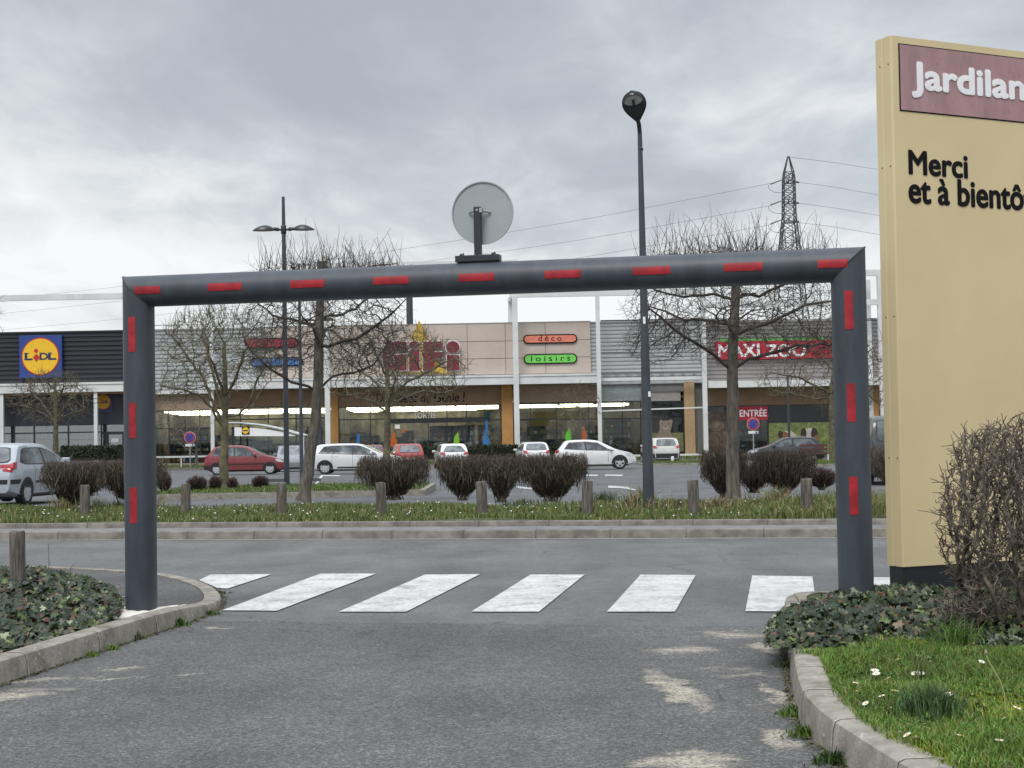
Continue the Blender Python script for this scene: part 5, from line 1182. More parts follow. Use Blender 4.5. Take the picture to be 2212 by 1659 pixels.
tree('vase_tree', 'mossy bare tree with drooping branches just left of the right gate post', 80.0,
     [(1799, 1010), (1799, 950), (1797, 890), (1797, 840), (1802, 790), (1800, 740)],
     [[(1795, 850), (1770, 838, -.3), (1725, 815, -.6), (1680, 808, -.9), (1645, 800, -1.1)], [(1796, 860), (1760, 862, .4), (1710, 850, .8), (1670, 845, 1)], [(1798, 850), (1840, 845, .3), (1875, 850, .5), (1905, 880, .7)], [(1800, 810), (1835, 780, -.5), (1875, 760, -.8), (1905, 735, -1)], [(1800, 800), (1770, 765, .5), (1735, 745, .9)], [(1800, 780), (1815, 740, .8)], [(1800, 850), (1810, 820, -1.5), (1830, 800, -2)]],
     [(1800, 790, 118, 100, 2.6), (1700, 820, 70, 45, 1.6), (1890, 830, 40, 60, 1.2)], 1900, M['barkgreen'], M['twiggreen'], ttop=.30, rbase=.24, rtip=.0115, step=.22, shoots=50, shoot_len=(.4, .9), seed=23, kill=.28, infl=2, twl=(.3, .6))
tree('slender_tree', 'small thin bare tree in front of the shop window below the pill shaped signs', 101.0, [(1259, 990), (1256, 930), (1252, 880)],
     [[(1257, 940), (1235, 905, .3), (1215, 875, .5)], [(1257, 935), (1280, 895, -.3), (1295, 865, -.5)], [(1255, 915), (1250, 860, .4)]], [(1250, 878, 58, 58, 1.5)], 380, M['twiggrey'], M['twiggrey'], ttop=.4, rbase=.07, rtip=.010, step=.26, seed=29, kill=.36, infl=2, twl=(.3, .5))
tree('slender_tree', 'small twisted bare tree on the grass bank beside the no parking sign', 105.0, [(425, 1010), (424, 970), (423, 930)],
     [[(424, 985), (410, 975, .3), (385, 955, .4), (355, 925, .5), (340, 890, .6)], [(424, 950), (400, 935, -.3), (375, 925, -.5)], [(423, 940), (440, 910, .3), (455, 885, .4)]], [(395, 920, 66, 48, 1.3)], 300, M['bark'], M['twiggrey'], .12, rtip=.012, step=.28, seed=31, kill=.4, infl=2.2, twl=(.3, .6))
tree('vase_tree', 'bare tree mostly outside the picture at the left edge', 44.0, [(-150, 1075), (-145, 900), (-140, 780)],
     [[(-145, 830), (-110, 770, .3), (-70, 720, .5), (-30, 680, .6), (0, 650, .6)], [(-143, 800), (-170, 740, -.4), (-200, 690, -.5)], [(-142, 790), (-120, 700, -.5), (-90, 640, -.8)], [(-140, 830), (-90, 790, -.3), (-40, 760, -.4), (0, 735, -.4)]], [(-110, 690, 125, 110, 1.6)], 900, M['bark'], M['twiggrey'], .15, rtip=.0068, step=.16, shoots=60, seed=37, kill=.22, infl=1.4, up=.1)
nrg = np.random.default_rng(99)


# ================================================================== hedge bushes and shrubs
def ribbons(name, p0, p1, wd, m, cols, parent, bend=.12):
    p0, p1 = np.array(p0), np.array(p1); n = len(p0); d = p1 - p0; L = np.linalg.norm(d, axis=1)[:, None]
    sd = np.cross(d, nrg.normal(size=(n, 3))); sd /= np.linalg.norm(sd, axis=1)[:, None] + 1e-9; sd *= np.asarray(wd)[:, None]
    mid = (p0 + p1) / 2 + nrg.normal(size=(n, 3)) * L * bend
    V = np.stack([p0 - sd, p0 + sd, mid + sd * .8, mid - sd * .8, p1 + sd * .3, p1 - sd * .3], 1).reshape(-1, 3); b = (np.arange(n) * 6)[:, None]
    return fastmesh(name, V, np.concatenate([b + np.array([0, 1, 2, 3]), b + np.array([3, 2, 4, 5])]), m, parent, np.repeat(np.asarray(cols), 6, 0))
def bush(name, label, x0, x1, yt, yb, Y, n=3200, dep=.8, col=(.058, .048, .036), tipc=(.098, .072, .052), round_=False, foot=.24, wd=.005, group='clipped bare hedge bushes along the verge', pale=.16, cat='bush'):
    xm = (x0 + x1) / 2; b = P(xm, yb, Y); t_ = P(xm, yt, Y); hw = (x1 - x0) / 2 / FPX * Y; h = t_.z - b.z
    root = thing(name, label, cat, b, 0, group); dep *= .5
    q = nrg.uniform(-1, 1, (n, 3)); q[:, 2] = nrg.uniform(0.02, 1, n) ** .72
    if round_:
        a = nrg.normal(size=(n, 3)); a /= np.linalg.norm(a, axis=1)[:, None]; rr_ = nrg.uniform(.3, 1, n) ** .5; q = a * rr_[:, None]; q[:, 2] = (q[:, 2] + 1) / 2
        tgt = np.c_[q[:, 0] * hw, q[:, 1] * dep, q[:, 2] * h]
    else:
        prof = foot + (1 - foot) * np.clip(q[:, 2] / .62, 0, 1) ** .85; lump = 1 + .07 * np.sin(q[:, 0] * 7 + x0) * np.sin(q[:, 2] * 9 + x1)
        tgt = np.c_[q[:, 0] * hw * prof * lump, q[:, 1] * dep * prof, q[:, 2] * h * (1 + .012 * np.sin(q[:, 0] * 9 + x1) + nrg.normal(size=n) * .010)]
    base = np.c_[nrg.normal(size=n) * hw * .10, nrg.normal(size=n) * dep * .10, np.zeros(n)]
    u = nrg.uniform(.45, .93, n)[:, None]; org = base + (tgt - base) * u * np.array([.93, .93, 1])
    if not round_:                                     # clipped upper part: short upright twigs; lower part: stems fanning from the foot
        hi = nrg.uniform(0, 1, n) < np.clip((tgt[:, 2] / h - .42) / .25, 0, .85); l = nrg.uniform(.07, .24, n)
        o2 = tgt - np.c_[tgt[:, 0] * .22, tgt[:, 1] * .3, np.full(n, 1.0)] * l[:, None] + nrg.normal(size=(n, 3)) * .045; org[hi] = o2[hi]
    f = tgt[:, 2] / h; cols = np.array(col)[None] * (1 - f[:, None]) + np.array(tipc)[None] * f[:, None]; cols = cols * nrg.uniform(.55, 1.5, (n, 1))
    k = nrg.uniform(0, 1, n) < pale; cols[k] = np.array((.155, .135, .115)) * nrg.uniform(.6, 1.2, (k.sum(), 1))
    ribbons('twigs', org, tgt, nrg.uniform(.6, 1.4, n) * wd, M['hedge'], cols, root)
    mb = MB()
    for i in range(int(26 + 10 * hw)):
        j = rng.randrange(n); e = Vector(tgt[j]); s0 = Vector((rng.gauss(0, hw * .12), rng.gauss(0, dep * .12), -.04)); m_ = s0.lerp(e, .5) + Vector((rng.gauss(0, .04), rng.gauss(0, .04), .06 * h))
        mb.tube([s0, m_, e], [wd * 2.6, wd * 1.9, wd * .8], 4, cap=False)
    mb.build('stems', M['twiggrey'], root)
    return root
HB = [('bush', 'long clipped bare hedge bush in front of the silver hatchback', 97, 235, 993, 1086, 27, 5200), ('bush', 'clipped bare bush half hidden behind the left gate post', 215, 352, 990, 1083, 27.3, 4600),
      ('bush', 'leftmost vase shaped clipped bush of the central hedge', 775, 925, 981, 1075, 27.5, 5200), ('bush', 'second vase shaped bush of the central hedge, leaning to the right', 948, 1052, 980, 1076, 27.4, 4000), ('bush', 'sparse see through bush between the two dense right bushes of the central hedge', 1040, 1128, 978, 1080, 27.2, 2300),
      ('bush', 'largest rightmost bush of the central hedge, left of the tall lamp post', 1117, 1267, 977, 1079, 27.1, 5600), ('bush', 'dark clipped bush just left of the right tree trunk', 1517, 1612, 969, 1072, 28.2, 4000), ('bush', 'wide grey brown bush between the right tree and the right gate post', 1628, 1762, 970, 1062, 28.5, 4600), ('bush', 'dense low bush behind the right tree trunk', 1592, 1668, 1000, 1060, 29.5, 2400),
      ('bush', 'bush showing between the right gate post and the cream sign', 1885, 1990, 960, 1066, 26.5, 3600)]
for (nm, lab, x0, x1, yt, yb, Y, n) in HB: bush(nm, lab, x0, x1, yt, yb, Y, n)
RED_ = dict(col=(.06, .036, .032), tipc=(.10, .055, .048), round_=True, group='small reddish bare shrubs', cat='shrub', wd=.006)
for (lab, x0, x1, yt, yb, Y, n) in [('reddish shrub beside the left gate post on the island', 335, 374, 1015, 1062, 38.5, 1500), ('reddish shrub left of the vase tree trunk on the island', 400, 452, 1025, 1062, 39, 1800), ('reddish shrub touching the vase tree trunk', 448, 482, 1024, 1060, 39.3, 1200),
                                    ('small shrub just right of the vase tree trunk', 488, 517, 1028, 1058, 39.6, 900), ('lone round shrub between the vase tree and the double arm lamp', 541, 584, 1024, 1056, 40.5, 1300), ('low reddish shrub left of the right gate post', 1738, 1812, 1006, 1054, 32, 2400)]:
    bush('shrub', lab, x0, x1, yt, yb, Y, n, dep=(x1 - x0) / FPX * Y, **RED_)
# dark evergreen hedges at the foot of the shops
def low_hedge(label, x0, x1, yt, yb, Y, n):
    a, b = P(x0, yb, Y), P(x1, yb, Y); h = P((x0 + x1) / 2, yt, Y).z - a.z; l = b.x - a.x
    o = thing('low_hedge', label, 'hedge', ((a.x + b.x) / 2, Y, a.z), 0, 'low dark hedges in front of the shops')
    q = nrg.uniform(-1, 1, (n, 3)); c = np.c_[q[:, 0] * l / 2, q[:, 1] * .5, (q[:, 2] + 1) / 2 * h]; d = nrg.normal(size=(n, 3)) * .075
    ribbons('foliage', c - d, c + d, np.full(n, .045), M['grass'], np.array((.028, .042, .022)) * nrg.uniform(.4, 1.6, (n, 1)), o)
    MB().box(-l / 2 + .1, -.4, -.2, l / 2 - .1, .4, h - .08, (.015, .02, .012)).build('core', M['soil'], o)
low_hedge('low dark hedge in front of the supermarket door behind the silver hatchback', 135, 330, 963, 990, 103, 5200); low_hedge('low dark hedge behind the row of parked hatchbacks in the middle', 1000, 1118, 963, 985, 106, 3200); low_hedge('low dark hedge between the white hatchback and the white car nearer right', 1180, 1335, 963, 985, 106, 4000); low_hedge('low dark hedge left of the red hatchback', 735, 960, 968, 990, 106, 4800)
b = bush('shrub', 'dark round shrub on the grass bank behind the dark red car', 505, 535, 955, 995, 104, 900, dep=1.0, col=(.035, .03, .02), tipc=(.05, .04, .03), round_=True, group='small reddish bare shrubs', cat='shrub', wd=.016)

# ---- the big thorny bush at the right edge
nrg = np.random.default_rng(41)
BY = 8.75; bb = P(2190, 1392, BY); root = thing('thorny_bush', 'big bare thorny grey brown bush in front of the cream sign at the right edge', 'bush', bb)
B = np.array(bb); att = []
for (x, y, rx, ry, dp, n) in ((2205, 1120, 190, 210, .42, 3600), (2105, 1310, 85, 65, .26, 620), (2160, 985, 108, 75, .32, 1000)):
    for _ in range(n):
        while True:
            q = nrg.uniform(-1, 1, 3)
            if (q ** 2).sum() < 1: break
        att.append(P(x + q[0] * rx, y + q[1] * ry, BY + q[2] * dp))
nodes, par = [], []
for i in range(11):
    a = 6.283 * i / 11; s0 = B + np.array([.10 * math.cos(a), .10 * math.sin(a), 0]); pi = -1; dirv = np.array([.55 * math.cos(a), .55 * math.sin(a), 1.0])
    for k in range(7):
        nodes.append(s0 + dirv * .06 * k + nrg.normal(size=3) * .008); par.append(pi); pi = len(nodes) - 1
nn = len(nodes); nodes, par = grow(nodes, par, att, .029, .26, .034, 110, .34); print('BUSH', len(nodes))
ch, r = skeleton(nodes, par, .0030, 2.6, 0); mb = MB(); stack = [(-1, i) for i in range(len(nodes)) if par[i] == -1]
while stack:
    p, c = stack.pop(); chain = ([p] if p >= 0 else []) + [c]
    while ch[chain[-1]]:
        kids = sorted(ch[chain[-1]], key=lambda q: -r[q]); stack += [(chain[-1], q) for q in kids[1:]]; chain.append(kids[0])
    rad = [min(.012, r[q]) for q in chain]; rad[0] = rad[min(1, len(rad) - 1)]
    if len(chain) > 1: mb.tube([Vector(nodes[q] - B) for q in chain], rad, 6 if rad[0] > .006 else 4, cap=True)
mb.build('branches', M['twiggrey'], root, smooth=70)
mb = MB(); tips = [i for i in range(nn, len(nodes)) if r[i] < .0062]
for i in tips:                                         # short stiff spurs and buds
    if rng.random() < .75:
        a = Vector(nodes[i] - B); d = Vector((rng.gauss(0, 1), rng.gauss(0, 1), rng.gauss(.1, .8))).normalized(); l = rng.uniform(.018, .06); mb.tube([a, a + d * l * .6, a + d * l + Vector((0, 0, rng.uniform(-.006, .01)))], [.0026, .0022, .0012], 4, cap=False)
for i in range(nn, len(nodes)):                        # side twigs
    if rng.random() < .30:
        a = Vector(nodes[i] - B); o_ = Vector((a.x, a.y, a.z - .28)); d = (o_.normalized() * .7 + Vector((rng.gauss(0, .7), rng.gauss(0, .7), rng.gauss(.15, .5)))).normalized(); l = rng.uniform(.04, .13)
        q = a + d * l * .5 + Vector((rng.gauss(0, .008), rng.gauss(0, .008), rng.gauss(0, .008))); e = q + (d + Vector((rng.gauss(0, .5), rng.gauss(0, .5), rng.gauss(.1, .4)))).normalized() * l * .5
        mb.tube([a, q, e], [.0036, .0030, .0018], 4, cap=False)
        if rng.random() < .6: mb.tube([q, q + Vector((rng.gauss(0, .6), rng.gauss(0, .6), rng.gauss(.2, .5))).normalized() * l * .45], [.0028, .0016], 4, cap=False)
mb.build('spurs', M['twiggrey'], root, smooth=70)
mb = MB()
for i in rng.sample(tips, 10):
    a = Vector(nodes[i] - B); e = .012; mb.add([a, a + Vector((e, 0, e * .4)), a + Vector((e * .6, e * .3, e * 1.5)), a + Vector((-e * .3, 0, e))], [(0, 1, 2, 3)])
mb.build('yellowed_leaves', mat('yellowed_leaf', (.36, .26, .04), .6), root)

# ================================================================== ivy, lawn, weeds, daisies
def inside(poly, x, y):
    c = False; j = len(poly) - 1
    for i in range(len(poly)):
        (xi, yi), (xj, yj) = poly[i], poly[j]
        if (yi > y) != (yj > y) and x < (xj - xi) * (y - yi) / (yj - yi) + xi: c = not c
        j = i
    return c
def edge_dist(poly, x, y):
    d = 1e9
    for i in range(len(poly)):
        ax_, ay_ = poly[i - 1]; bx_, by_ = poly[i]; l2 = (bx_ - ax_) ** 2 + (by_ - ay_) ** 2; u = max(0, min(1, ((x - ax_) * (bx_ - ax_) + (y - ay_) * (by_ - ay_)) / l2)); d = min(d, math.hypot(x - ax_ - u * (bx_ - ax_), y - ay_ - u * (by_ - ay_)))
    return d
IVY = [(0, -.30), (.20, -.42), (.52, -.30), (.36, -.02), (.56, .18), (.24, .22), (0, .68), (-.24, .22), (-.56, .18), (-.36, -.02), (-.52, -.30), (-.20, -.42)]
def ivy(name, poly, z0, hmax, n, size, front=None, brown=.10):
    xs_ = [p[0] for p in poly]; ys_ = [p[1] for p in poly]; V = []; F = []; Cc = []; k = 0
    bump = lambda x, y: .72 + .28 * math.sin(x * 5.3 + y * 2.1) * math.sin(y * 4.4 + 1.3) + .12 * math.sin(x * 13 + y * 9)
    while k < n:
        x, y = rng.uniform(min(xs_), max(xs_)), rng.uniform(min(ys_), max(ys_))
        if not inside(poly, x, y): continue
        ed = edge_dist(poly, x, y); hh = hmax * min(1, ed / .38) ** .6 * bump(x, y); u = rng.random() ** .55; z = z0 + hh * u + .01
        s = size * rng.uniform(.55, 1.25); out = Vector((rng.gauss(0, .5), -.35 + rng.gauss(0, .45), rng.uniform(.35, 1.0))).normalized()
        a = rng.uniform(0, 6.283) if rng.random() < .5 else rng.gauss(-1.57, .7); tdir = Vector((math.cos(a), math.sin(a), rng.gauss(-.25, .3))); tdir = (tdir - out * tdir.dot(out)).normalized(); sd_ = tdir.cross(out)
        r_ = rng.random()
        if r_ < brown: c = (.13, .085, .045) if rng.random() < .6 else (.10, .04, .03)
        elif r_ < brown + .10: c = (.10, .14, .035)
        elif r_ < brown + .13: c = (.22, .24, .15)
        else: c = rng.choice([(.016, .034, .014), (.024, .042, .014), (.034, .052, .016), (.020, .032, .014)])
        f = rng.uniform(.6, 1.5); c = tuple(q * f for q in c); o = len(V); fold = rng.uniform(.05, .22); curl = rng.uniform(-.05, .25)
        ctr = Vector((x, y, z)); V.append(tuple(ctr - out * 0))
        for (px, py) in IVY: V.append(tuple(ctr + sd_ * (px * s) + tdir * (py * s) - out * (abs(px) * fold * s * -1 + py * py * curl * s)))
        for i in range(12): F.append((o, o + 1 + i, o + 1 + (i + 1) % 12))
        Cc += [c] * 13; k += 1
    o = tag(fastmesh(name, np.array(V), np.array(F), M['leaf'], None, np.array(Cc)), kind='stuff')
    return o
nrg = np.random.default_rng(55); rng = random.Random(55)
PL = lambda pts, z: [(lambda g: (g.x, g.y))(G(x, y, z)) for x, y in pts]
lpoly = PL([(-160, 1480), (-40, 1436), (60, 1400), (150, 1368), (225, 1346), (262, 1325), (264, 1306), (257, 1284), (244, 1268), (200, 1254), (140, 1242), (85, 1238), (30, 1237), (-160, 1240)], .12)
ivy('ivy', lpoly, .10, .15, 9500, .052)
def mound(name, poly, z0, hmax, m):
    n = 26; xs_ = [p[0] for p in poly]; ys_ = [p[1] for p in poly]; vs = []; fs = []
    for j in range(n):
        for i in range(n):
            x, y = lerp(min(xs_), max(xs_), i / (n - 1)), lerp(min(ys_), max(ys_), j / (n - 1)); e = edge_dist(poly, x, y) if inside(poly, x, y) else -.2; vs.append((x, y, z0 - .05 + (hmax * .62 * min(1, max(0, e) / .38) ** .7 if e > 0 else -.02)))
    for j in range(n - 1):
        for i in range(n - 1):
            a = j * n + i; q = [a, a + 1, a + n + 1, a + n]
            if all(inside(poly, vs[k][0], vs[k][1]) for k in q): fs.append(tuple(q))
    return tag(MB().add(vs, fs).build(name, m, smooth=60), kind='structure')
mound('bed_soil', lpoly, .13, .11, M['soil'])
rpoly = PL([(1655, 1392), (1662, 1350), (1700, 1322), (1760, 1306), (1850, 1297), (1990, 1292), (2140, 1292), (2330, 1300), (2330, 1420), (2200, 1425), (2080, 1415), (1960, 1400), (1890, 1405), (1800, 1410), (1730, 1412)], .13)
ivy('ivy', rpoly, .13, .15, 9500, .053, brown=.07)
mound('bed_soil', rpoly, .15, .13, M['soil'])
# fallen leaves and creeping stems by the left post
mb = MB()
for _ in range(70):
    x, y = rng.gauss(225, 28), rng.gauss(1290, 12); p = G(x, y, .125); s = rng.uniform(.012, .03); a = rng.uniform(0, 6.28)
    mb.add([p + Vector((s * math.cos(a + q), s * .7 * math.sin(a + q), rng.uniform(0, .014))) for q in (0, 1.3, 2.8, 4.4)], [(0, 1, 2, 3)], rng.choice([(.16, .07, .04), (.22, .15, .08), (.10, .05, .035), (.26, .21, .13)]))
tag(mb.build('fallen_leaves', M['leaf']), kind='stuff')
# the near lawn
lawn = PL([(1716, 1415), (1770, 1425), (1803, 1510), (1858, 1566), (1912, 1603), (1985, 1636), (2080, 1680), (2400, 1800), (2500, 1500), (2400, 1405), (2200, 1400), (1960, 1385)], .14)
xs_ = [p[0] for p in lawn]; ys_ = [p[1] for p in lawn]; pts = []
N = 52000
while len(pts) < N:
    x, y = rng.uniform(min(xs_), max(xs_)), rng.uniform(min(ys_), max(ys_))
    if inside(lawn, x, y): pts.append((x, y, .140))
pts = np.array(pts); cl_ = np.sin(pts[:, 0] * 7.1 + 2) * np.sin(pts[:, 1] * 5.7) * .5 + .5; h = (.022 + .05 * cl_) * nrg.uniform(.5, 1.4, N)
cols = gcol(N, .10, (.100, .180, .030), (.29, .26, .11), .45); pch = np.sin(pts[:, 0] * 3.1 + 1) * np.sin(pts[:, 1] * 2.7 + .5 + pts[:, 0]); cols *= (1 + .28 * pch)[:, None]; cols[pch > .45] *= np.array([1.35, 1.1, .8]); h = h * (1 - .45 * (pch > .55)); cols[cl_ < .25] *= .85
blades('lawn_grass', pts, h, M['grass'], cols, .0028, .9)
# broad leaved weeds in the lawn: clover-like rosettes
mb = MB(); k = 0
while k < 520:
    x, y = rng.uniform(min(xs_), max(xs_)), rng.uniform(min(ys_), max(ys_))
    if not inside(lawn, x, y): continue
    k += 1; c0 = Vector((x, y, .145)); g = rng.choice([(.06, .13, .02), (.09, .17, .03), (.05, .10, .03), (.11, .16, .04)]); n_ = rng.randint(4, 8); s = rng.uniform(.015, .035)
    for i in range(n_):
        a = 6.283 * i / n_ + rng.uniform(-.3, .3); d = Vector((math.cos(a), math.sin(a), rng.uniform(.2, .9))); sdv = Vector((-math.sin(a), math.cos(a), 0)); mb.add([c0, c0 + d * s * .55 + sdv * s * .28, c0 + d * s * 1.1 + Vector((0, 0, -.004)), c0 + d * s * .55 - sdv * s * .28], [(0, 1, 2, 3)], tuple(q * rng.uniform(.7, 1.3) for q in g))
tag(mb.build('lawn_weeds', M['grass']), kind='stuff')
# the tall blue-green tuft in the lawn
def tuft(name, label, x, y, n, h, spread, col, width=.004, z=.14, group='weeds'):
    p = G(x, y, z); t_ = thing(name, label, 'weed', p, 0, group); a = nrg.uniform(0, 6.28, n); r = np.abs(nrg.normal(size=n)) * spread
    pp = np.c_[np.cos(a) * r, np.sin(a) * r * .8, np.zeros(n)]; hh = h * nrg.uniform(.4, 1.1, n) * np.exp(-(r / spread) ** 2 * .18)
    blades('leaves', pp, hh, M['grass'], np.array(col)[None] * nrg.uniform(.6, 1.4, (n, 1)), width, .9, None, t_); return t_
tuft('grass_tuft', 'feathery blue green tuft of long leaves growing in the near lawn', 2010, 1545, 620, .17, .13, (.075, .135, .05), .0034)
tuft('grass_tuft', 'bright green upright tuft at the foot of the ivy, beneath the thorny bush', 2065, 1405, 260, .22, .10, (.09, .17, .03), .004)
tuft('grass_tuft', 'tall thin stalks in the lawn left of the feathery tuft', 1985, 1480, 40, .26, .06, (.10, .14, .04), .003)
for i, (x, y, n, h, sp, c, lab) in enumerate([(199, 1418, 60, .05, .035, (.14, .22, .035), 'small bright green weed against the left kerb, nearest the camera'), (243, 1404, 60, .05, .03, (.14, .22, .035), 'small bright green weed against the left kerb, second from the camera'), (292, 1381, 140, .07, .05, (.075, .085, .03), 'brownish green weed clump against the left kerb'),
                                                (385, 1352, 170, .08, .05, (.07, .13, .025), 'dense green weed clump near the rounded end of the left kerb'), (455, 1328, 110, .05, .06, (.08, .13, .03), 'weed growing round the rounded tip of the left kerb'), (475, 1282, 80, .04, .06, (.07, .11, .03), 'low weed in the kerb joint beyond the left gate post'),
                                                (1712, 1545, 160, .06, .05, (.08, .14, .025), 'weed at the foot of the right kerb, farther from the camera'), (1740, 1590, 200, .06, .06, (.10, .15, .03), 'weed at the foot of the right kerb, in the middle'), (1805, 1650, 200, .08, .06, (.06, .11, .03), 'dark green weed at the foot of the right kerb, nearest the camera'), (1703, 1440, 90, .05, .05, (.11, .14, .035), 'mossy weed where the ivy meets the right kerb')]):
    tuft('weed', lab, x, y, n, h, sp, c, .0052, .004, 'weeds along the kerbs')
# moss along the foot of both kerbs
mb = MB()
for path in (lpath, rpath):
    for i in range(1, len(path) - 1):
        d = (path[i + 1] - path[i - 1]).normalized(); nl = Vector((-d.y, d.x, 0))
        for _ in range(26):
            q = path[i] + d * rng.uniform(-.08, .08) - nl * abs(rng.gauss(0, .022)); s = rng.uniform(.004, .013); a = rng.uniform(0, 6.28)
            mb.add([q + Vector((s * math.cos(a + e), s * math.sin(a + e), .006 + rng.uniform(0, .01))) for e in (0, 1.6, 3.1, 4.7)], [(0, 1, 2, 3)], rng.choice([(.05, .055, .02), (.09, .10, .03), (.06, .05, .03), (.12, .11, .035)]))
tag(mb.build('kerb_moss', M['grass']), kind='stuff')
# daisies in the lawn: each a flower of its own
def daisy():
    t_ = thing('daisy', '', 'flower', (0, 0, 0), 0, 'white daisies in the near lawn')
    MB().tube([(0, 0, -.05), (.003, 0, -.02), (0, 0, 0)], .0012, 5).build('stem', M['stem'], t_)
    mb = MB()
    for i in range(13):
        a = 6.283 * i / 13; u = Vector((math.cos(a), math.sin(a), .18)); s_ = Vector((-math.sin(a), math.cos(a), 0)); mb.add([u * .003, u * .009 + s_ * .0026, u * .0155, u * .009 - s_ * .0026], [(0, 1, 2, 3)])
    mb.build('petals', M['petal'], t_); MB().lathe([(.0045, .001), (.004, .0035), (.001, .005)], 10).build('flower_centre', M['yolk'], t_, smooth=60); return t_
D0 = None
for i, (x, y, s, lab) in enumerate([(1883, 1440, 1.15, 'upper daisy of the tight cluster near the kerb'), (1890, 1449, 1.2, 'middle daisy of the tight cluster near the kerb'), (1893, 1456, 1.2, 'lowest daisy of the tight cluster near the kerb'), (1918, 1466, 1.1, 'daisy just right of and below the tight cluster'), (1914, 1479, 1.1, 'daisy beneath the one right of the tight cluster'),
                                   (1848, 1476, .9, 'daisy at the kerb, farther of a pair'), (1851, 1494, .9, 'daisy at the kerb, nearer of a pair'), (1934, 1493, 1.1, 'large daisy halfway between kerb and feathery tuft'), (1949, 1484, .8, 'small daisy left of the feathery tuft'), (1905, 1504, .9, 'single daisy below the cluster'), (1976, 1455, 1.1, 'left daisy of the side by side pair in the short grass'), (1990, 1455, 1.15, 'right daisy of the side by side pair in the short grass'),
                                   (2085, 1462, .7, 'tiny daisy behind the feathery tuft'), (2103, 1391, 1.1, 'lone daisy by the upright tuft under the bush'), (2126, 1353, 1.2, 'highest daisy in front of the ivy under the bush'), (1962, 1566, 1.1, 'upper left daisy of the group by the feathery tuft'), (1997, 1566, 1.1, 'upper right daisy of the group by the feathery tuft'), (1960, 1588, 1.0, 'left daisy of the group by the feathery tuft'), (1979, 1593, 1.4, 'largest daisy of the group by the feathery tuft'), (1945, 1582, .8, 'outermost daisy of the group by the feathery tuft'),
                                   (2267, 1530, 1.1, 'daisy at the right edge beyond the stalk'), (2231, 1530, 1., 'white flower at the foot of the pale stalk'), (2240, 1552, .8, 'small daisy right of the feathery tuft'), (2229, 1600, 1., 'daisy in the bottom right grass'), (2298, 1612, 1.1, 'bottom right daisy by the picture edge'), (2250, 1658, 1., 'daisy at the bottom edge of the picture'), (1925, 1530, .9, 'daisy low between the kerb and the feathery tuft'), (1870, 1520, .9, 'daisy close to the curved kerb, below the pair'), (2050, 1500, .9, 'daisy right behind the feathery tuft'), (2120, 1480, 1., 'daisy between feathery tuft and pale stalk'), (2030, 1640, 1.1, 'daisy nearest the camera beside the curved kerb'), (2010, 1430, .9, 'daisy alone in front of the ivy'), (1940, 1425, .9, 'daisy at the ivy edge near the kerb'), (2190, 1430, 1., 'daisy in front of the thorny bush'), (2075, 1590, 1., 'daisy below and right of the feathery tuft')]):
    x = x if x < 2130 else x - 70
    p = G(x, y, .19)
    if D0 is None: D0 = daisy(); o = D0; o.location = p; o['label'] = 'small white daisy, the ' + lab
    else: o = copy_thing(D0, p, 'small white daisy, the ' + lab)
    s *= 1.25; o.scale = (s, s, 1 + .2 * s); o.rotation_euler = (rng.uniform(.0, .5), rng.uniform(-.3, .3), rng.uniform(0, 6))
b = G(2172, 1545, .14); q = lambda x, y: P(x, y, b.y) - b
t_ = thing('dandelion_stalk', 'bare pale curved flower stalk standing in the lawn at the right', 'flower', b)
MB().tube([(0, 0, 0), q(2170, 1500), q(2160, 1470), q(2145, 1445), q(2134, 1425), q(2130, 1415)], .0028, 7).build('stem', mat('pale_stalk', (.34, .36, .15), .6), t_, smooth=60)
MB().lathe([(.003, 0), (.007, .006), (.006, .016), (.002, .024)], 8, tuple(q(2130, 1415))).build('seed_head', mat('seed_head', (.25, .22, .15), .8), t_, smooth=60)
# dry stalks by the left bollard and in the right ivy
for lab, pts in (('thin dry stalk beside the near bollard on the left', [(105, 1258), (106, 1215), (104, 1175)]), ('thin hooked dry stem left of the left gate post', [(150, 1285), (151, 1250), (153, 1225), (163, 1216)]), ('thin weed stalk at the kerb end in front of the last zebra stripe', [(1727, 1305), (1722, 1292), (1716, 1284), (1712, 1288)])):
    b = G(pts[0][0], pts[0][1], .12); t_ = thing('dry_stalk', lab, 'weed', b, 0, 'dry stalks')
    MB().tube([P(x, y, b.y) - b for x, y in pts], [.004, .0035, .003, .002][:len(pts)], 6).build('stem', M['twiggrey'], t_)

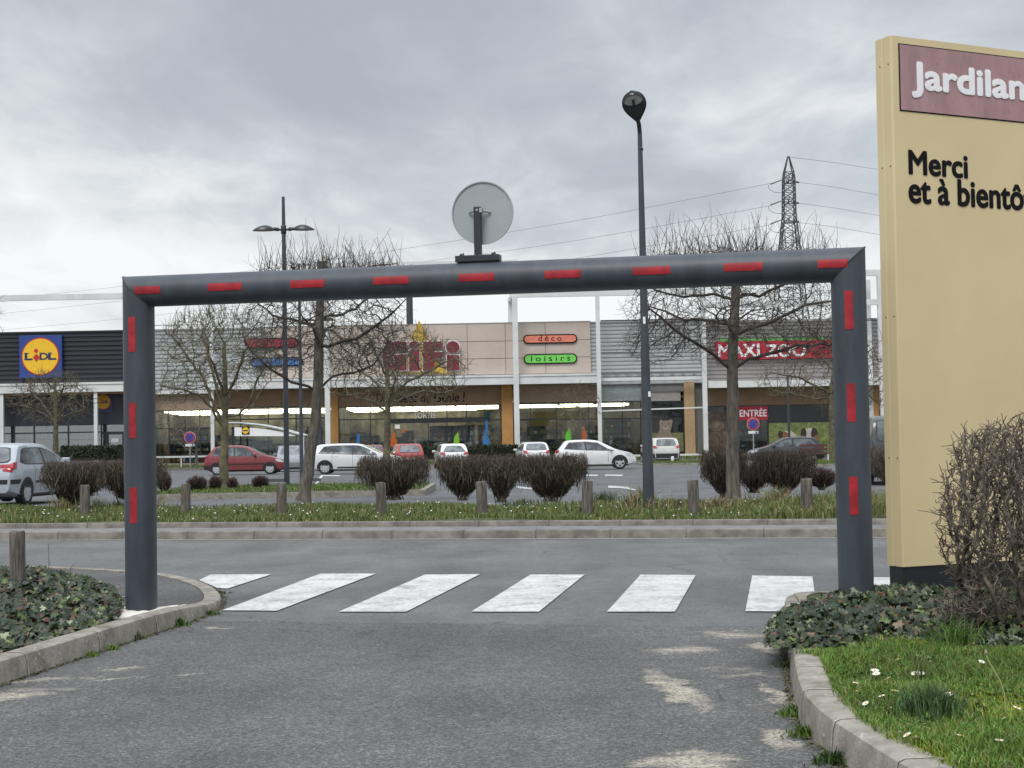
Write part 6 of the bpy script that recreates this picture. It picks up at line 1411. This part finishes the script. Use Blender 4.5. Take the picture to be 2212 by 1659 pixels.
# ================================================================== cars
def car(name, label, body, L, W, H, top, belt, wheels, wr, pos, heading, side, rear_glass=None, front_glass=None, tail=None, head=None, plate=None, trimline=None, bumper=None, group='cars parked in front of the shops', spokes=6, arch=1.22, doors=(), mirror=None, lowtrim=None, handles=(), rails=False, roofcol=None):
    root = thing(name, label, 'car', pos, heading, group)
    tx = np.array([p[0] for p in top]); tz = np.array([p[1] for p in top]); xs = np.unique(np.concatenate([np.linspace(0, .5, 16), np.linspace(.5, L - .6, 34), np.linspace(L - .6, L, 16)]))
    fine_ = np.linspace(0, L, 400); tf = np.interp(fine_, tx, tz); ker = np.ones(13) / 13; tf = np.convolve(np.pad(tf, 6, mode='edge'), ker, 'valid'); ztop = lambda x: np.interp(x, fine_, tf)
    bz = lambda x: np.interp(x, [0, L * .5, L], [belt[0], (belt[0] + belt[1]) / 2, belt[1]])
    rings = []
    for x in xs:
        zt = float(ztop(x)); zb = .20 + .10 * max(0, 1 - x / .35) + .06 * max(0, 1 - (L - x) / .4)
        pw = 1 - .17 * max(0, (.5 - x) / .5) ** 2.2 - .26 * max(0, (x - (L - .75)) / .75) ** 2.2; w = W / 2 * pw
        b = min(float(bz(x)), zt - .05); c = max(0.0, min(1.0, (zt - b - .05) / (H - .95))); wrf = w * (.97 - .215 * c)
        e = zt - .028 - .02 * c
        rings.append([(0, zb), (w * .86, zb), (w * .965, zb + .06), (w * .985, lerp(zb, b, .3)), (w, lerp(zb, b, .62)), (w * .995, lerp(zb, b, .82)), (w * .968, b), (lerp(w * .965, wrf, .36), lerp(b, e, .33)), (lerp(w * .965, wrf, .70), lerp(b, e, .68)), (wrf, e), (wrf * .93, zt - .012 - .006 * c), (wrf * .72, zt - .004), (wrf * .36, zt), (0, zt + .002)])
    n = len(rings[0]); vs = []; fs = []
    for x, rg in zip(xs, rings):
        for s_ in (1,): vs += [(x - L / 2, y, z) for y, z in rg] + [(x - L / 2, -y, z) for y, z in rg[-2:0:-1]]
    m = 2 * n - 2
    for i in range(len(xs) - 1):
        for j in range(m): fs.append((i * m + j, (i + 1) * m + j, (i + 1) * m + (j + 1) % m, i * m + (j + 1) % m))
    fs += [tuple(range(m)), tuple(range((len(xs) - 1) * m, len(xs) * m))[::-1]]
    ob = MB().add(vs, fs).build('body', body, root, smooth=38)
    bvh = BVHTree.FromPolygons(vs, [f for f in fs])
    def patch(nm, mm, dirn, bottom, topl, nx=10, ny=6, off=.006, sg=1, par=None):
        """a thin pane laid on the body: bottom and top edges given in the plane seen along dirn"""
        def samp(l, u):
            a = u * (len(l) - 1); i = min(int(a), len(l) - 2); f = a - i; return (lerp(l[i][0], l[i + 1][0], f), lerp(l[i][1], l[i + 1][1], f))
        out = []
        for j in range(ny + 1):
            for i in range(nx + 1):
                a, b = samp(bottom, i / nx), samp(topl, i / nx); u, v = lerp(a[0], b[0], j / ny), lerp(a[1], b[1], j / ny)
                if dirn == 'side': o, d = Vector((u - L / 2, sg * 3, v)), Vector((0, -sg, 0))
                elif dirn == 'rear': o, d = Vector((-L, u, v)), Vector((1, 0, 0))
                else: o, d = Vector((L, u, v)), Vector((-1, 0, 0))
                h, nn, _, _ = bvh.ray_cast(o, d)
                if h is None: h = Vector((u - L / 2, sg * W / 2 * .9, v)) if dirn == 'side' else Vector(((-1 if dirn == 'rear' else 1) * L / 2 * .97, u, v)); nn = -d
                if nn.dot(d) > 0: nn = -nn
                out.append(h + nn * off)
        fs_ = [(j * (nx + 1) + i, j * (nx + 1) + i + 1, (j + 1) * (nx + 1) + i + 1, (j + 1) * (nx + 1) + i) for j in range(ny) for i in range(nx)]
        return MB().add(out, fs_).build(nm, mm, par or root, smooth=50)
    for sg in (1, -1):
        for bt, tp in side: patch('side_window', M['carglass'], 'side', bt, tp, sg=sg)
        if len(side) > 1:
            b0, b1 = min(p[0] for q in side for p in q[0]) - .05, max(p[0] for q in side for p in q[0]) + .05
            fr = [(p[0], p[1] - .02) for q in side for p in q[0]]; ft = [(p[0], p[1] + .022) for q in side for p in q[1]]
            fr[0] = (fr[0][0] - .04, fr[0][1]); fr[-1] = (fr[-1][0] + .05, fr[-1][1]); ft[0] = (ft[0][0] - .03, ft[0][1]); ft[-1] = (ft[-1][0] + .03, ft[-1][1])
            patch('window_surround', M['trim'], 'side', fr, ft, nx=26, off=.003, sg=sg)
        for wx in wheels:                              # dark arch behind each wheel
            k = 22; R2 = wr * arch; bt = [(wx - R2 * math.cos(math.pi * i / k), .18) for i in range(k + 1)]; tp = [(wx - R2 * math.cos(math.pi * i / k), max(.19, wr + R2 * math.sin(math.pi * i / k) * .98 - .01)) for i in range(k + 1)]
            patch('wheel_arch', M['trim'], 'side', bt, tp, nx=22, off=.004, sg=sg)
        for dx, z0, z1 in doors: patch('door_seam', M['trim'], 'side', [(dx - .006, z0), (dx + .006, z0)], [(dx - .006, z1), (dx + .006, z1)], nx=1, ny=8, off=.004, sg=sg)
        for hx, hz in handles: patch('door_handle', body if body is not M['trim'] else M['rim'], 'side', [(hx, hz), (hx + .18, hz + .01)], [(hx, hz + .035), (hx + .18, hz + .045)], nx=4, ny=2, off=.022, sg=sg)
        if trimline: patch('side_trim', trimline[3] if len(trimline) > 3 else M['trim'], 'side', [(trimline[0], trimline[2]), (trimline[1], trimline[2])], [(trimline[0], trimline[2] + .055), (trimline[1], trimline[2] + .055)], nx=18, ny=3, off=.012, sg=sg)
        if lowtrim: patch('sill_trim', M['trim'], 'side', [(lowtrim[0], lowtrim[2]), (lowtrim[1], lowtrim[2])], [(lowtrim[0], lowtrim[3]), (lowtrim[1], lowtrim[3])], nx=18, ny=3, off=.007, sg=sg)
        if tail:
            bt, tp = tail
            o_ = patch('tail_light', M['tail'], 'rear', [(sg * y, z) for y, z in bt], [(sg * y, z) for y, z in tp], off=.010)
            sx0 = .03; zz0 = min(z for _, z in bt); zz1 = max(z for _, z in tp); patch('side_lens', M['tail'], 'side', [(.06, zz0 + .05), (.20, zz0 + .08)], [(.08, zz1 - .02), (.24, zz1 - .02)], off=.009, sg=sg, par=o_)
        if head:
            bt, tp = head; patch('headlight', M['head'], 'side', [(L - .48, bt), (L - .14, bt - .06)], [(L - .56, tp), (L - .20, tp - .05)], off=.008, sg=sg)
            patch('headlight', M['head'], 'front', [(sg * W * .22, bt - .05), (sg * W * .40, bt)], [(sg * W * .22, tp - .08), (sg * W * .40, tp - .02)], off=.008)
        if mirror:
            mx, mz = mirror; mo = MB(); mo.box(mx - L / 2 - .05, sg * (W / 2 - .02), mz, mx - L / 2 + .06, sg * (W / 2 + .17), mz + .13).bar((mx - L / 2, sg * (W / 2 - .12), mz + .03), (mx - L / 2, sg * (W / 2 + .02), mz + .05), .05)
            mo.build('wing_mirror', body, root, bevel=.03)
        if rails: MB().tube([(x - L / 2, sg * W * .355, float(ztop(x)) + .02 if 0 < i < 5 else float(ztop(x)) - .03) for i, x in enumerate(np.linspace(L * .12, L * .58, 6))], .018, 6).build('roof_rail', M['trim'], root)
    if rear_glass:
        bt, tp = rear_glass; patch('rear_surround', M['trim'], 'rear', [(y * 1.05, z - .025) for y, z in bt], [(y * 1.05, z + .02) for y, z in tp], nx=14, off=.004); patch('rear_window', M['carglass'], 'rear', bt, tp, nx=14, off=.009)
        y0 = bt[0][0]; MB().bar((-L / 2 + 0.0, 0, 0), (-L / 2 + .001, 0, 0), .001) if False else None
    if front_glass: bt, tp = front_glass; patch('windscreen', M['carglass'], 'front', bt, tp, nx=14, off=.006)
    if plate:
        h, nn, _, _ = bvh.ray_cast(Vector((-L, 0, plate)), Vector((1, 0, 0))); MB().box(h.x - .014, -.26, plate - .055, h.x - .002, .26, plate + .055).build('number_plate', M['plate'], root)
    if bumper:
        z0, z1, mm = bumper; patch('rear_bumper', mm, 'rear', [(-W * .43, z0), (W * .43, z0)], [(-W * .43, z1), (W * .43, z1)], nx=16, off=.012)
        for sg in (1, -1): patch('rear_bumper', mm, 'side', [(.03, z0), (.30, z0)], [(.03, z1), (.34, z1)], nx=6, off=.010, sg=sg)
    for wx in wheels:
        for sg in (1, -1):
            wt = MB(); k = 28; y0, y1 = W / 2 - .205, W / 2 + .004; prof = [(wr * .62, y0), (wr * .96, y0), (wr, y0 + .03), (wr, y1 - .03), (wr * .955, y1 - .004), (wr * .70, y1 - .004), (wr * .66, y1 - .02)]
            vsw = [(wx - L / 2 + r * math.cos(2 * math.pi * j / k), sg * y, wr + r * math.sin(2 * math.pi * j / k)) for r, y in prof for j in range(k)]
            wt.add(vsw, [(i * k + j, i * k + (j + 1) % k, (i + 1) * k + (j + 1) % k, (i + 1) * k + j) for i in range(len(prof) - 1) for j in range(k)]); wo = MB(); 
            hub = thing('wheel', None, None); hub.parent = root
            for kk in ('label', 'category'): 
                if kk in hub: del hub[kk]
            wt.build('tyre', M['tyre'], hub, smooth=40)
            rm = MB(); yb = sg * (y1 - .05)
            rm.add([(wx - L / 2 + wr * .67 * math.cos(2 * math.pi * j / k), yb, wr + wr * .67 * math.sin(2 * math.pi * j / k)) for j in range(k)], [tuple(range(k))]); rm.build('rim_well', M['trim'], hub)
            rm = MB(); yf = sg * (y1 - .012)
            ring = [(wx - L / 2 + r * math.cos(2 * math.pi * j / k), y, wr + r * math.sin(2 * math.pi * j / k)) for r, y in ((wr * .69, yf), (wr * .60, yf), (wr * .60, yb)) for j in range(k)]
            rm.add(ring, [(i * k + j, i * k + (j + 1) % k, (i + 1) * k + (j + 1) % k, (i + 1) * k + j) for i in range(2) for j in range(k)])
            for s in range(spokes):
                a = 2 * math.pi * s / spokes + .3; ca, sa = math.cos(a), math.sin(a); wd0, wd1 = wr * .16, wr * .15
                q = [(wx - L / 2 + ca * r - sa * wv, yf + sg * (-.004 if r > .3 * wr else .0), wr + sa * r + ca * wv) for r, wv in ((wr * .06, -wd0 * .8), (wr * .63, -wd1), (wr * .63, wd1), (wr * .06, wd0 * .8))]
                rm.add(q, [(0, 1, 2, 3)])
            rm.add([(wx - L / 2 + wr * .18 * math.cos(2 * math.pi * j / 12), yf + sg * .004, wr + wr * .18 * math.sin(2 * math.pi * j / 12)) for j in range(12)], [tuple(range(12))]); rm.build('rim', M['rim'], hub)
    MB().box(-L / 2 + .45, -W / 2 + .22, .16, L / 2 - .5, W / 2 - .22, .30).build('underbody', M['trim'], root)
    return root
# profiles: (x from the tail, height)
HATCH = lambda L, H: [(0, .50), (.015, .78), (.10, .90), (.16, .98), (.46, H - .10), (.62, H - .035), (1.05, H), (1.75, H - .005), (2.15, H - .06), (2.95, 1.0), (3.15, .935), (L - .28, .80), (L - .06, .66), (L, .48)]
PN = {k: paint(k + '_car_paint', c) for k, c in dict(silver=(.36, .40, .44), red=(.20, .017, .024), white=(.66, .67, .68), bright=(.72, .73, .735), grey=(.20, .215, .23), darkred=(.14, .014, .02), poppy=(.34, .028, .022), charcoal=(.045, .052, .062), green=(.012, .022, .022), pearl=(.50, .50, .48)).items()}
SIDE = lambda r, b, m, f, zb, zt: [([(r, zb + .06), (r + .18, zb), (b - .03, zb - .01)], [(r + .26, zt - .05), (r + .45, zt), (b - .05, zt)]), ([(b + .05, zb - .01), (f, zb - .03)], [(b + .02, zt), (m - .35, zt - .01), (m, zt - .06), (lerp(m, f, .5), lerp(zb, zt, .50)), (f - .02, zb - .01)])]
RG = lambda w, z0, z1, k=.84: ([(-w, z0 + .06), (-w * .9, z0), (0, z0 - .01), (w * .9, z0), (w, z0 + .06)], [(-w * k, z1 - .02), (-w * k * .8, z1), (0, z1 + .012), (w * k * .8, z1), (w * k, z1 - .02)])
WS = lambda w, z0, z1: ([(-w, z0), (w, z0)], [(-w * .80, z1), (w * .80, z1)])
TL = lambda y0, y1, z0, z1: ([(y0, z0), (y1, z0 + .03)], [(y0 + .05, z1 - .04), (y1, z1)])
def mk(kind, name, label, body, pos, heading, **k):
    if kind == 'hatch': L, W, H = k.pop('L', 3.95), k.pop('W', 1.68), k.pop('H', 1.45); args = dict(top=HATCH(L, H), belt=(.93, .90), wheels=(.68, L - .82), wr=.30, side=SIDE(.42, 1.72, 2.15, 2.85, .95, H - .13), rear_glass=RG(.60, 1.0, H - .12), front_glass=WS(.66, .99, H - .1), tail=TL(.52, .72, .76, .98), head=(.66, .80), plate=.60, doors=((1.72, .32, .93), (2.85, .34, .9)), handles=((1.45, .82), (2.45, .8)), mirror=(2.72, .93), bumper=(.30, .50, M['trim']))
    elif kind == 'estate': L, W, H = 4.56, 1.80, 1.49; args = dict(top=[(0, .50), (.02, .80), (.10, .95), (.40, H - .08), (.60, H - .03), (1.4, H), (2.2, H - .01), (2.6, H - .07), (3.45, 1.02), (3.65, .95), (L - .3, .82), (L - .06, .66), (L, .46)], belt=(.98, .90), wheels=(.80, L - .90), wr=.325, side=[([(.52, 1.03), (.92, 1.01)], [(.78, H - .17), (1.0, H - .14)]), ([(.98, 1.01), (1.2, 1.0)], [(1.05, H - .135), (1.2, H - .13)]), ([(1.26, 1.0), (2.12, .96)], [(1.25, H - .125), (2.1, H - .12)]), ([(2.20, .955), (3.28, .93)], [(2.17, H - .12), (2.5, H - .14), (2.9, 1.18), (3.25, .95)])], rear_glass=RG(.62, 1.02, H - .14), front_glass=WS(.70, 1.01, H - .1), tail=TL(.48, .78, .84, 1.04), head=(.68, .84), plate=.66, doors=((2.15, .34, .96), (1.15, .5, 1.), (3.3, .36, .92)), handles=((1.25, .86), (2.3, .84)), mirror=(3.05, .96), lowtrim=(1.4, 3.2, .29, .36))
    elif kind == 'suv': L, W, H = k.pop('L', 4.32), k.pop('W', 1.80), k.pop('H', 1.61); args = dict(top=[(0, .56), (.02, .86), (.12, 1.04), (.40, H - .1), (.60, H - .03), (1.3, H), (2.0, H - .01), (2.35, H - .07), (3.1, 1.1), (3.3, 1.03), (L - .3, .92), (L - .06, .74), (L, .52)], belt=(1.06, .99), wheels=(.80, L - .85), wr=.345, side=SIDE(.5, 1.9, 2.35, 3.0, 1.06, H - .14), rear_glass=RG(.60, 1.12, H - .13, .86), front_glass=WS(.68, 1.08, H - .1), tail=TL(.60, .80, .92, 1.12), head=(.78, .94), plate=.84, doors=((1.9, .4, 1.05),), handles=((1.6, .95),), mirror=(2.85, 1.03), bumper=(.34, .62, M['trim']))
    args.update(k); return car(name, label, body, L, W, H, args.pop('top'), args.pop('belt'), args.pop('wheels'), args.pop('wr'), pos, heading, args.pop('side'), **args)
pg = lambda x, Y: at_ground(x, Y)
h0 = R_(84); c0 = at_ground(57, 35.2); p = Vector((c0.x, 35.2, 0)); p = p + Vector((math.cos(h0), math.sin(h0), 0)) * (3.83 / 2 - .66) + Vector((-math.sin(h0), math.cos(h0), 0)) * .80
mk('hatch', 'silver_hatchback', 'silver hatchback with red tail light at the left edge, behind the clipped bush', PN['silver'], p, h0, L=3.83, W=1.66, H=1.43, trimline=(1.15, 3.0, .50), tail=([(.50, .80), (.72, .76)], [(.54, .90), (.76, 1.00)]), bumper=(.50, .60, M['trim']), spokes=9, doors=((1.10, .30, .93), (2.85, .34, .9)), handles=((1.18, .80),))
mk('hatch', 'red_hatchback', 'dark red five door hatchback seen side on behind the vase tree', PN['red'], pg(534, 79), R_(1.5), L=4.2, W=1.73, H=1.51, spokes=8, side=[([(.45, .98), (1.55, .96)], [(.66, 1.36), (1.5, 1.385)]), ([(1.63, .96), (2.62, .94)], [(1.6, 1.385), (2.15, 1.35), (2.6, 1.03)]), ([(2.66, .94), (3.0, .93)], [(2.66, 1.00), (2.72, .98)])], trimline=(1.0, 3.1, .52, M['trim']), top=[(0, .5), (.02, .8), (.14, .98), (.50, 1.39), (.7, 1.47), (1.2, 1.51), (1.8, 1.5), (2.2, 1.43), (3.05, 1.0), (3.3, .93), (3.9, .78), (4.14, .62), (4.2, .46)], doors=((1.59, .34, .95), (2.6, .36, .92), (.95, .5, .97)), handles=((1.05, .84), (2.05, .83)), mirror=(2.62, .95))
mk('hatch', 'grey_hatchback', 'grey hatchback facing the road, half hidden behind the double arm lamp and the red car', PN['grey'], pg(628, 89), R_(-78), L=4.0, W=1.74, H=1.5)
mk('estate', 'white_estate_car', 'white estate car seen side on, between the leaning tree and the central hedge', PN['white'], pg(772, 75), R_(0), spokes=8)
mk('hatch', 'dark_red_hatchback', 'dark red hatchback seen from behind, beyond the roof of the white estate car', PN['darkred'], pg(800, 94), R_(99), L=4.0, H=1.47)
mk('hatch', 'bright_red_hatchback', 'bright red hatchback seen from behind, right of the mossy tree trunk', PN['poppy'], pg(878, 91), R_(101), L=4.0, W=1.74, H=1.49)
mk('hatch', 'white_hatchback', 'white hatchback with dark slanted rear window seen from behind, under the green cut-out', PN['bright'], pg(974, 91), R_(99), L=4.05, W=1.73, H=1.45, rear_glass=RG(.62, .98, 1.30, .66))
mk('hatch', 'white_compact_car', 'small white car seen from behind, in front of the orange pillar', PN['white'], pg(1150, 92), R_(98), L=3.8, W=1.66, H=1.46)
mk('hatch', 'white_sporty_hatchback', 'white hatchback with dark five spoke alloy wheels seen side on, right of the central hedge', PN['bright'], pg(1285, 75), R_(0), L=3.97, W=1.74, H=1.46, spokes=5, wr=.325, wheels=(.66, 3.16), side=[([(.5, 1.03), (1.5, .96)], [(.74, 1.31), (1.45, 1.34)]), ([(1.58, .955), (2.62, .92)], [(1.54, 1.34), (2.1, 1.28), (2.6, .98)]), ([(2.66, .92), (2.9, .91)], [(2.66, .965), (2.7, .95)])], doors=((1.54, .34, .95), (2.6, .36, .92)), handles=((1.68, .83),))
mk('suv', 'silver_suv', 'silver SUV seen from behind with dark lower bumper, right of the tall lamp post', PN['pearl'], pg(1425, 97), R_(97))
mk('hatch', 'dark_grey_hatchback', 'dark grey hatchback facing left, in front of the guinea pig window', PN['charcoal'], pg(1695, 83), R_(178), L=4.1, W=1.75, H=1.46)
mk('suv', 'dark_green_suv', 'dark tall vehicle visible between the right gate post and the cream sign', PN['green'], Vector((P(1950, 1000, 39.5).x, 41.0, 0)), R_(88), tail=None, L=4.5, W=1.86, H=1.75, top=[(0, .56), (.02, .86), (.10, 1.04), (.28, 1.62), (.50, 1.72), (1.3, 1.75), (2.2, 1.74), (2.6, 1.66), (3.3, 1.1), (3.6, 1.03), (4.2, .92), (4.44, .74), (4.5, .52)], rear_glass=RG(.72, 1.10, 1.60, .92))

# ---- trolley shelter
SY = 98.0; b = at_ground(560, SY); sh = thing('trolley_shelter', 'trolley shelter with a white curved fascia and small yellow logo behind the red hatchback', 'trolley shelter', b)
lp_ = lambda x, y: ((lambda q: (q.x - b.x, q.z - b.z))(P(x, y, SY)))
arc = [(484, 914), (520, 914), (560, 918), (600, 926), (640, 937), (655, 941)]
MB().prism([lp_(x, y + 4) for x, y in [(506, 919), (545, 920), (580, 924), (610, 929), (640, 936), (636, 938), (506, 938)]], -.03, .03).build('fascia', M['white'], sh)
mb = MB(); mb.tube([(lambda q: (q[0], -.08, q[1]))(lp_(x, y)) for x, y in arc], .06, 6); mb.tube([(lambda q: (q[0], 2.6, q[1]))(lp_(x, y)) for x, y in arc], .06, 6)
for (x, y), (x2, y2) in zip(arc, arc[1:]):
    a, c = lp_(x, y), lp_(x2, y2); mb.add([(a[0], -.05, a[1] + .02), (c[0], -.05, c[1] + .02), (c[0], 2.6, c[1] + .02), (a[0], 2.6, a[1] + .02)], [(0, 1, 2, 3)])
mb.build('roof', mat('shelter_roof', (.42, .44, .43), .4), sh, smooth=60)
for x in (487, 505, 655):
    q = lp_(x, 940); 
    for yy in (0, 2.5): MB().box(q[0] - .05, yy - .05, -.2, q[0] + .05, yy + .05, q[1] + (.55 if x < 600 else .03)).build('post', M['mullion'] if x < 600 else M['steelwhite'], sh)
a, c = lp_(506, 945), lp_(650, 945); MB().box(a[0], 2.5, .1, c[0], 2.52, a[1]).build('back_glass', M['glass'], sh)
mb = MB()
for i in range(7): mb.tube([(lerp(a[0] + .5, c[0] - .6, i / 6), .5, .9), (lerp(a[0] + .5, c[0] - .6, i / 6), 2.2, .9)], .03, 5); mb.box(lerp(a[0] + .4, c[0] - .9, i / 6), .5, .35, lerp(a[0] + .4, c[0] - .9, i / 6) + .42, 1.4, .9)
mb.build('trolleys', M['galv'], sh)
o = thing('logo', None, None); o.parent = sh; q = lp_(531, 930); o.location = (q[0], -.08, q[1])
MB().box(-.24, 0, -.24, .24, .03, .24).build('logo_board', M['ink'], o); disc(.21, -.02, -.002).build('logo_disc', M['syellow'], o); MB().box(-.16, -.03, -.035, .16, -.022, .035).build('logo_lettering', M['snavy'], o)

# ---- no parking signs, bench, bollard with white cap, wheel stops, kerbs of the car park
M['nored'] = mat('no_parking_red', (.42, .025, .03), .45); M['noblue'] = mat('no_parking_blue', (.03, .07, .33), .45)
def nopark(x, yc, r, yb, Y, label):
    c = P(x, yc, Y); g = bank(0, min(Y, 108)) if Y > 104 else gz(Y); b = Vector((c.x, Y, g)); t_ = thing('no_parking_sign', label, 'road sign', b, 0, 'no parking signs'); R = r / FPX * Y; z = c.z - g
    MB().tube([(0, .05, -.3), (0, .05, z + R * .8)], .04, 8).build('post', M['galv'], t_)
    def dd(rr, y): return MB().prism([(rr * math.cos(6.2832 * i / 28), z + rr * math.sin(6.2832 * i / 28)) for i in range(28)], y, y + .012)
    dd(R, 0).build('rim', M['plate'], t_); dd(R * .95, -.014).build('red_ring', M['nored'], t_); dd(R * .70, -.028).build('blue_field', M['noblue'], t_)
    mb = MB(); s = R * .70 * .72
    mb.bar((-s, -.034, z + s), (s, -.034, z - s), R * .15, .008); mb.build('red_slash', M['nored'], t_); MB().bar((-s, -.042, z - s), (s, -.042, z + s), R * .15, .008).build('red_slash', M['nored'], t_)
    MB().box(-R * .8, -.01, z - R * 1.55, R * .8, .01, z - R * 1.12).build('supplementary_plate', M['plate'], t_, bevel=.01)
    MB().box(R * .35, -.014, z - R * 1.50, R * .65, -.011, z - R * 1.18).build('pictogram', M['noblue'], t_)
nopark(410, 945, 12.5, 1005, 104.5, 'no parking sign on the grass bank left of the red hatchback'); nopark(1627, 916, 13.5, 1000, 95, 'no parking sign in front of the pet store door')
b = at_ground(1762, 78, .1); t_ = thing('bench', 'wooden bench with brown slatted back, left of the right gate post', 'bench', b, R_(8)); BW = mat('bench_brown_slats', (.085, .035, .03), .6)
for z in (.42, .62, .82): MB().box(-.75, .22 + z * .1, z - .02, .75, .25 + z * .1, z + .10).build('backrest_slat' if z > .5 else 'seat_slat', BW, t_)
for y in (-.2, -.04, .12): MB().box(-.75, y, .42, .75, y + .13, .46).build('seat_slat', BW, t_)
for x in (-.6, .6): MB().box(x - .03, -.2, -.1, x + .03, .25, .415).build('leg', M['steelwhite'], t_)
b = at_ground(1453, 88, .05); t_ = thing('bollard', 'thin grey steel bollard with a white cap in front of the silver SUV', 'bollard', b); hh = P(1453, 986, 88).z - b.z
MB().lathe([(.075, -.2), (.075, hh - .22)], 12).build('post', M['galv'], t_); MB().lathe([(.085, hh - .22), (.085, hh - .03), (.06, hh)], 12).build('cap', M['white'], t_)
for x0, x1, y, lab in ((574, 614, 1041, 'dark rubber wheel stop left of the double arm lamp base'), (648, 688, 1040, 'dark rubber wheel stop beside the white parking line')):
    a, c = lotmark([(x0, y), (x1, y)]); o = MB().add([(-1, -.08, 0), (1, -.08, 0), (1, .08, 0), (-1, .08, 0), (-.96, -.05, .11), (.96, -.05, .11), (.96, .05, .11), (-.96, .05, .11)], [(3, 2, 1, 0), (4, 5, 6, 7), (0, 1, 5, 4), (1, 2, 6, 5), (2, 3, 7, 6), (3, 0, 4, 7)]).build('wheel_stop', M['trim']); o.location = ((a[0] + c[0]) / 2, a[1], a[2]); o.scale = (abs(c[0] - a[0]) / 2, 1, 1); tag(o, lab, 'wheel stop', 'rubber wheel stops')
# the planted island behind the verge, and the small grass island by the SUV
def island(name, px0, px1, Y0, Y1, hgt, skew=0.0):
    a, c = P(px0, 1000, Y0).x, P(px1, 1000, Y0).x; z = gz(Y0); xs_ = np.linspace(a, c, 24)
    tag(MB().add([(a - .15, Y0 - .16, z - .1), (c + .15, Y0 - .16, z - .1), (c + .15, Y1 + .16, z - .1), (a - .15, Y1 + .16, z - .1), (a - .15, Y0 - .16, z + hgt), (c + .15, Y0 - .16, z + hgt), (c + .15, Y1 + .16, z + hgt), (a - .15, Y1 + .16, z + hgt)], [(3, 2, 1, 0), (4, 5, 6, 7), (0, 1, 5, 4), (1, 2, 6, 5), (2, 3, 7, 6), (3, 0, 4, 7)]).build('kerb_' + name, M['concrete']), kind='structure')
    tag(MB().box(a, Y0, z, c, Y1, z + hgt + .012).build(name, M['farlawn']), kind='structure')
    n = int((c - a) * (Y1 - Y0) * 260); blades(name + '_grass', np.c_[nrg.uniform(a, c, n), nrg.uniform(Y0, Y1, n), np.full(n, z + hgt)], nrg.uniform(.04, .13, n), M['grass'], gcol(n, .15, (.075, .13, .03)), .012, .7)
island('island_lawn', 318, 905, 37.6, 42.6, .13); island('far_island_lawn', 1395, 1600, 86, 91, .10); island('east_island_lawn', 1690, 2100, 72, 82, .10)
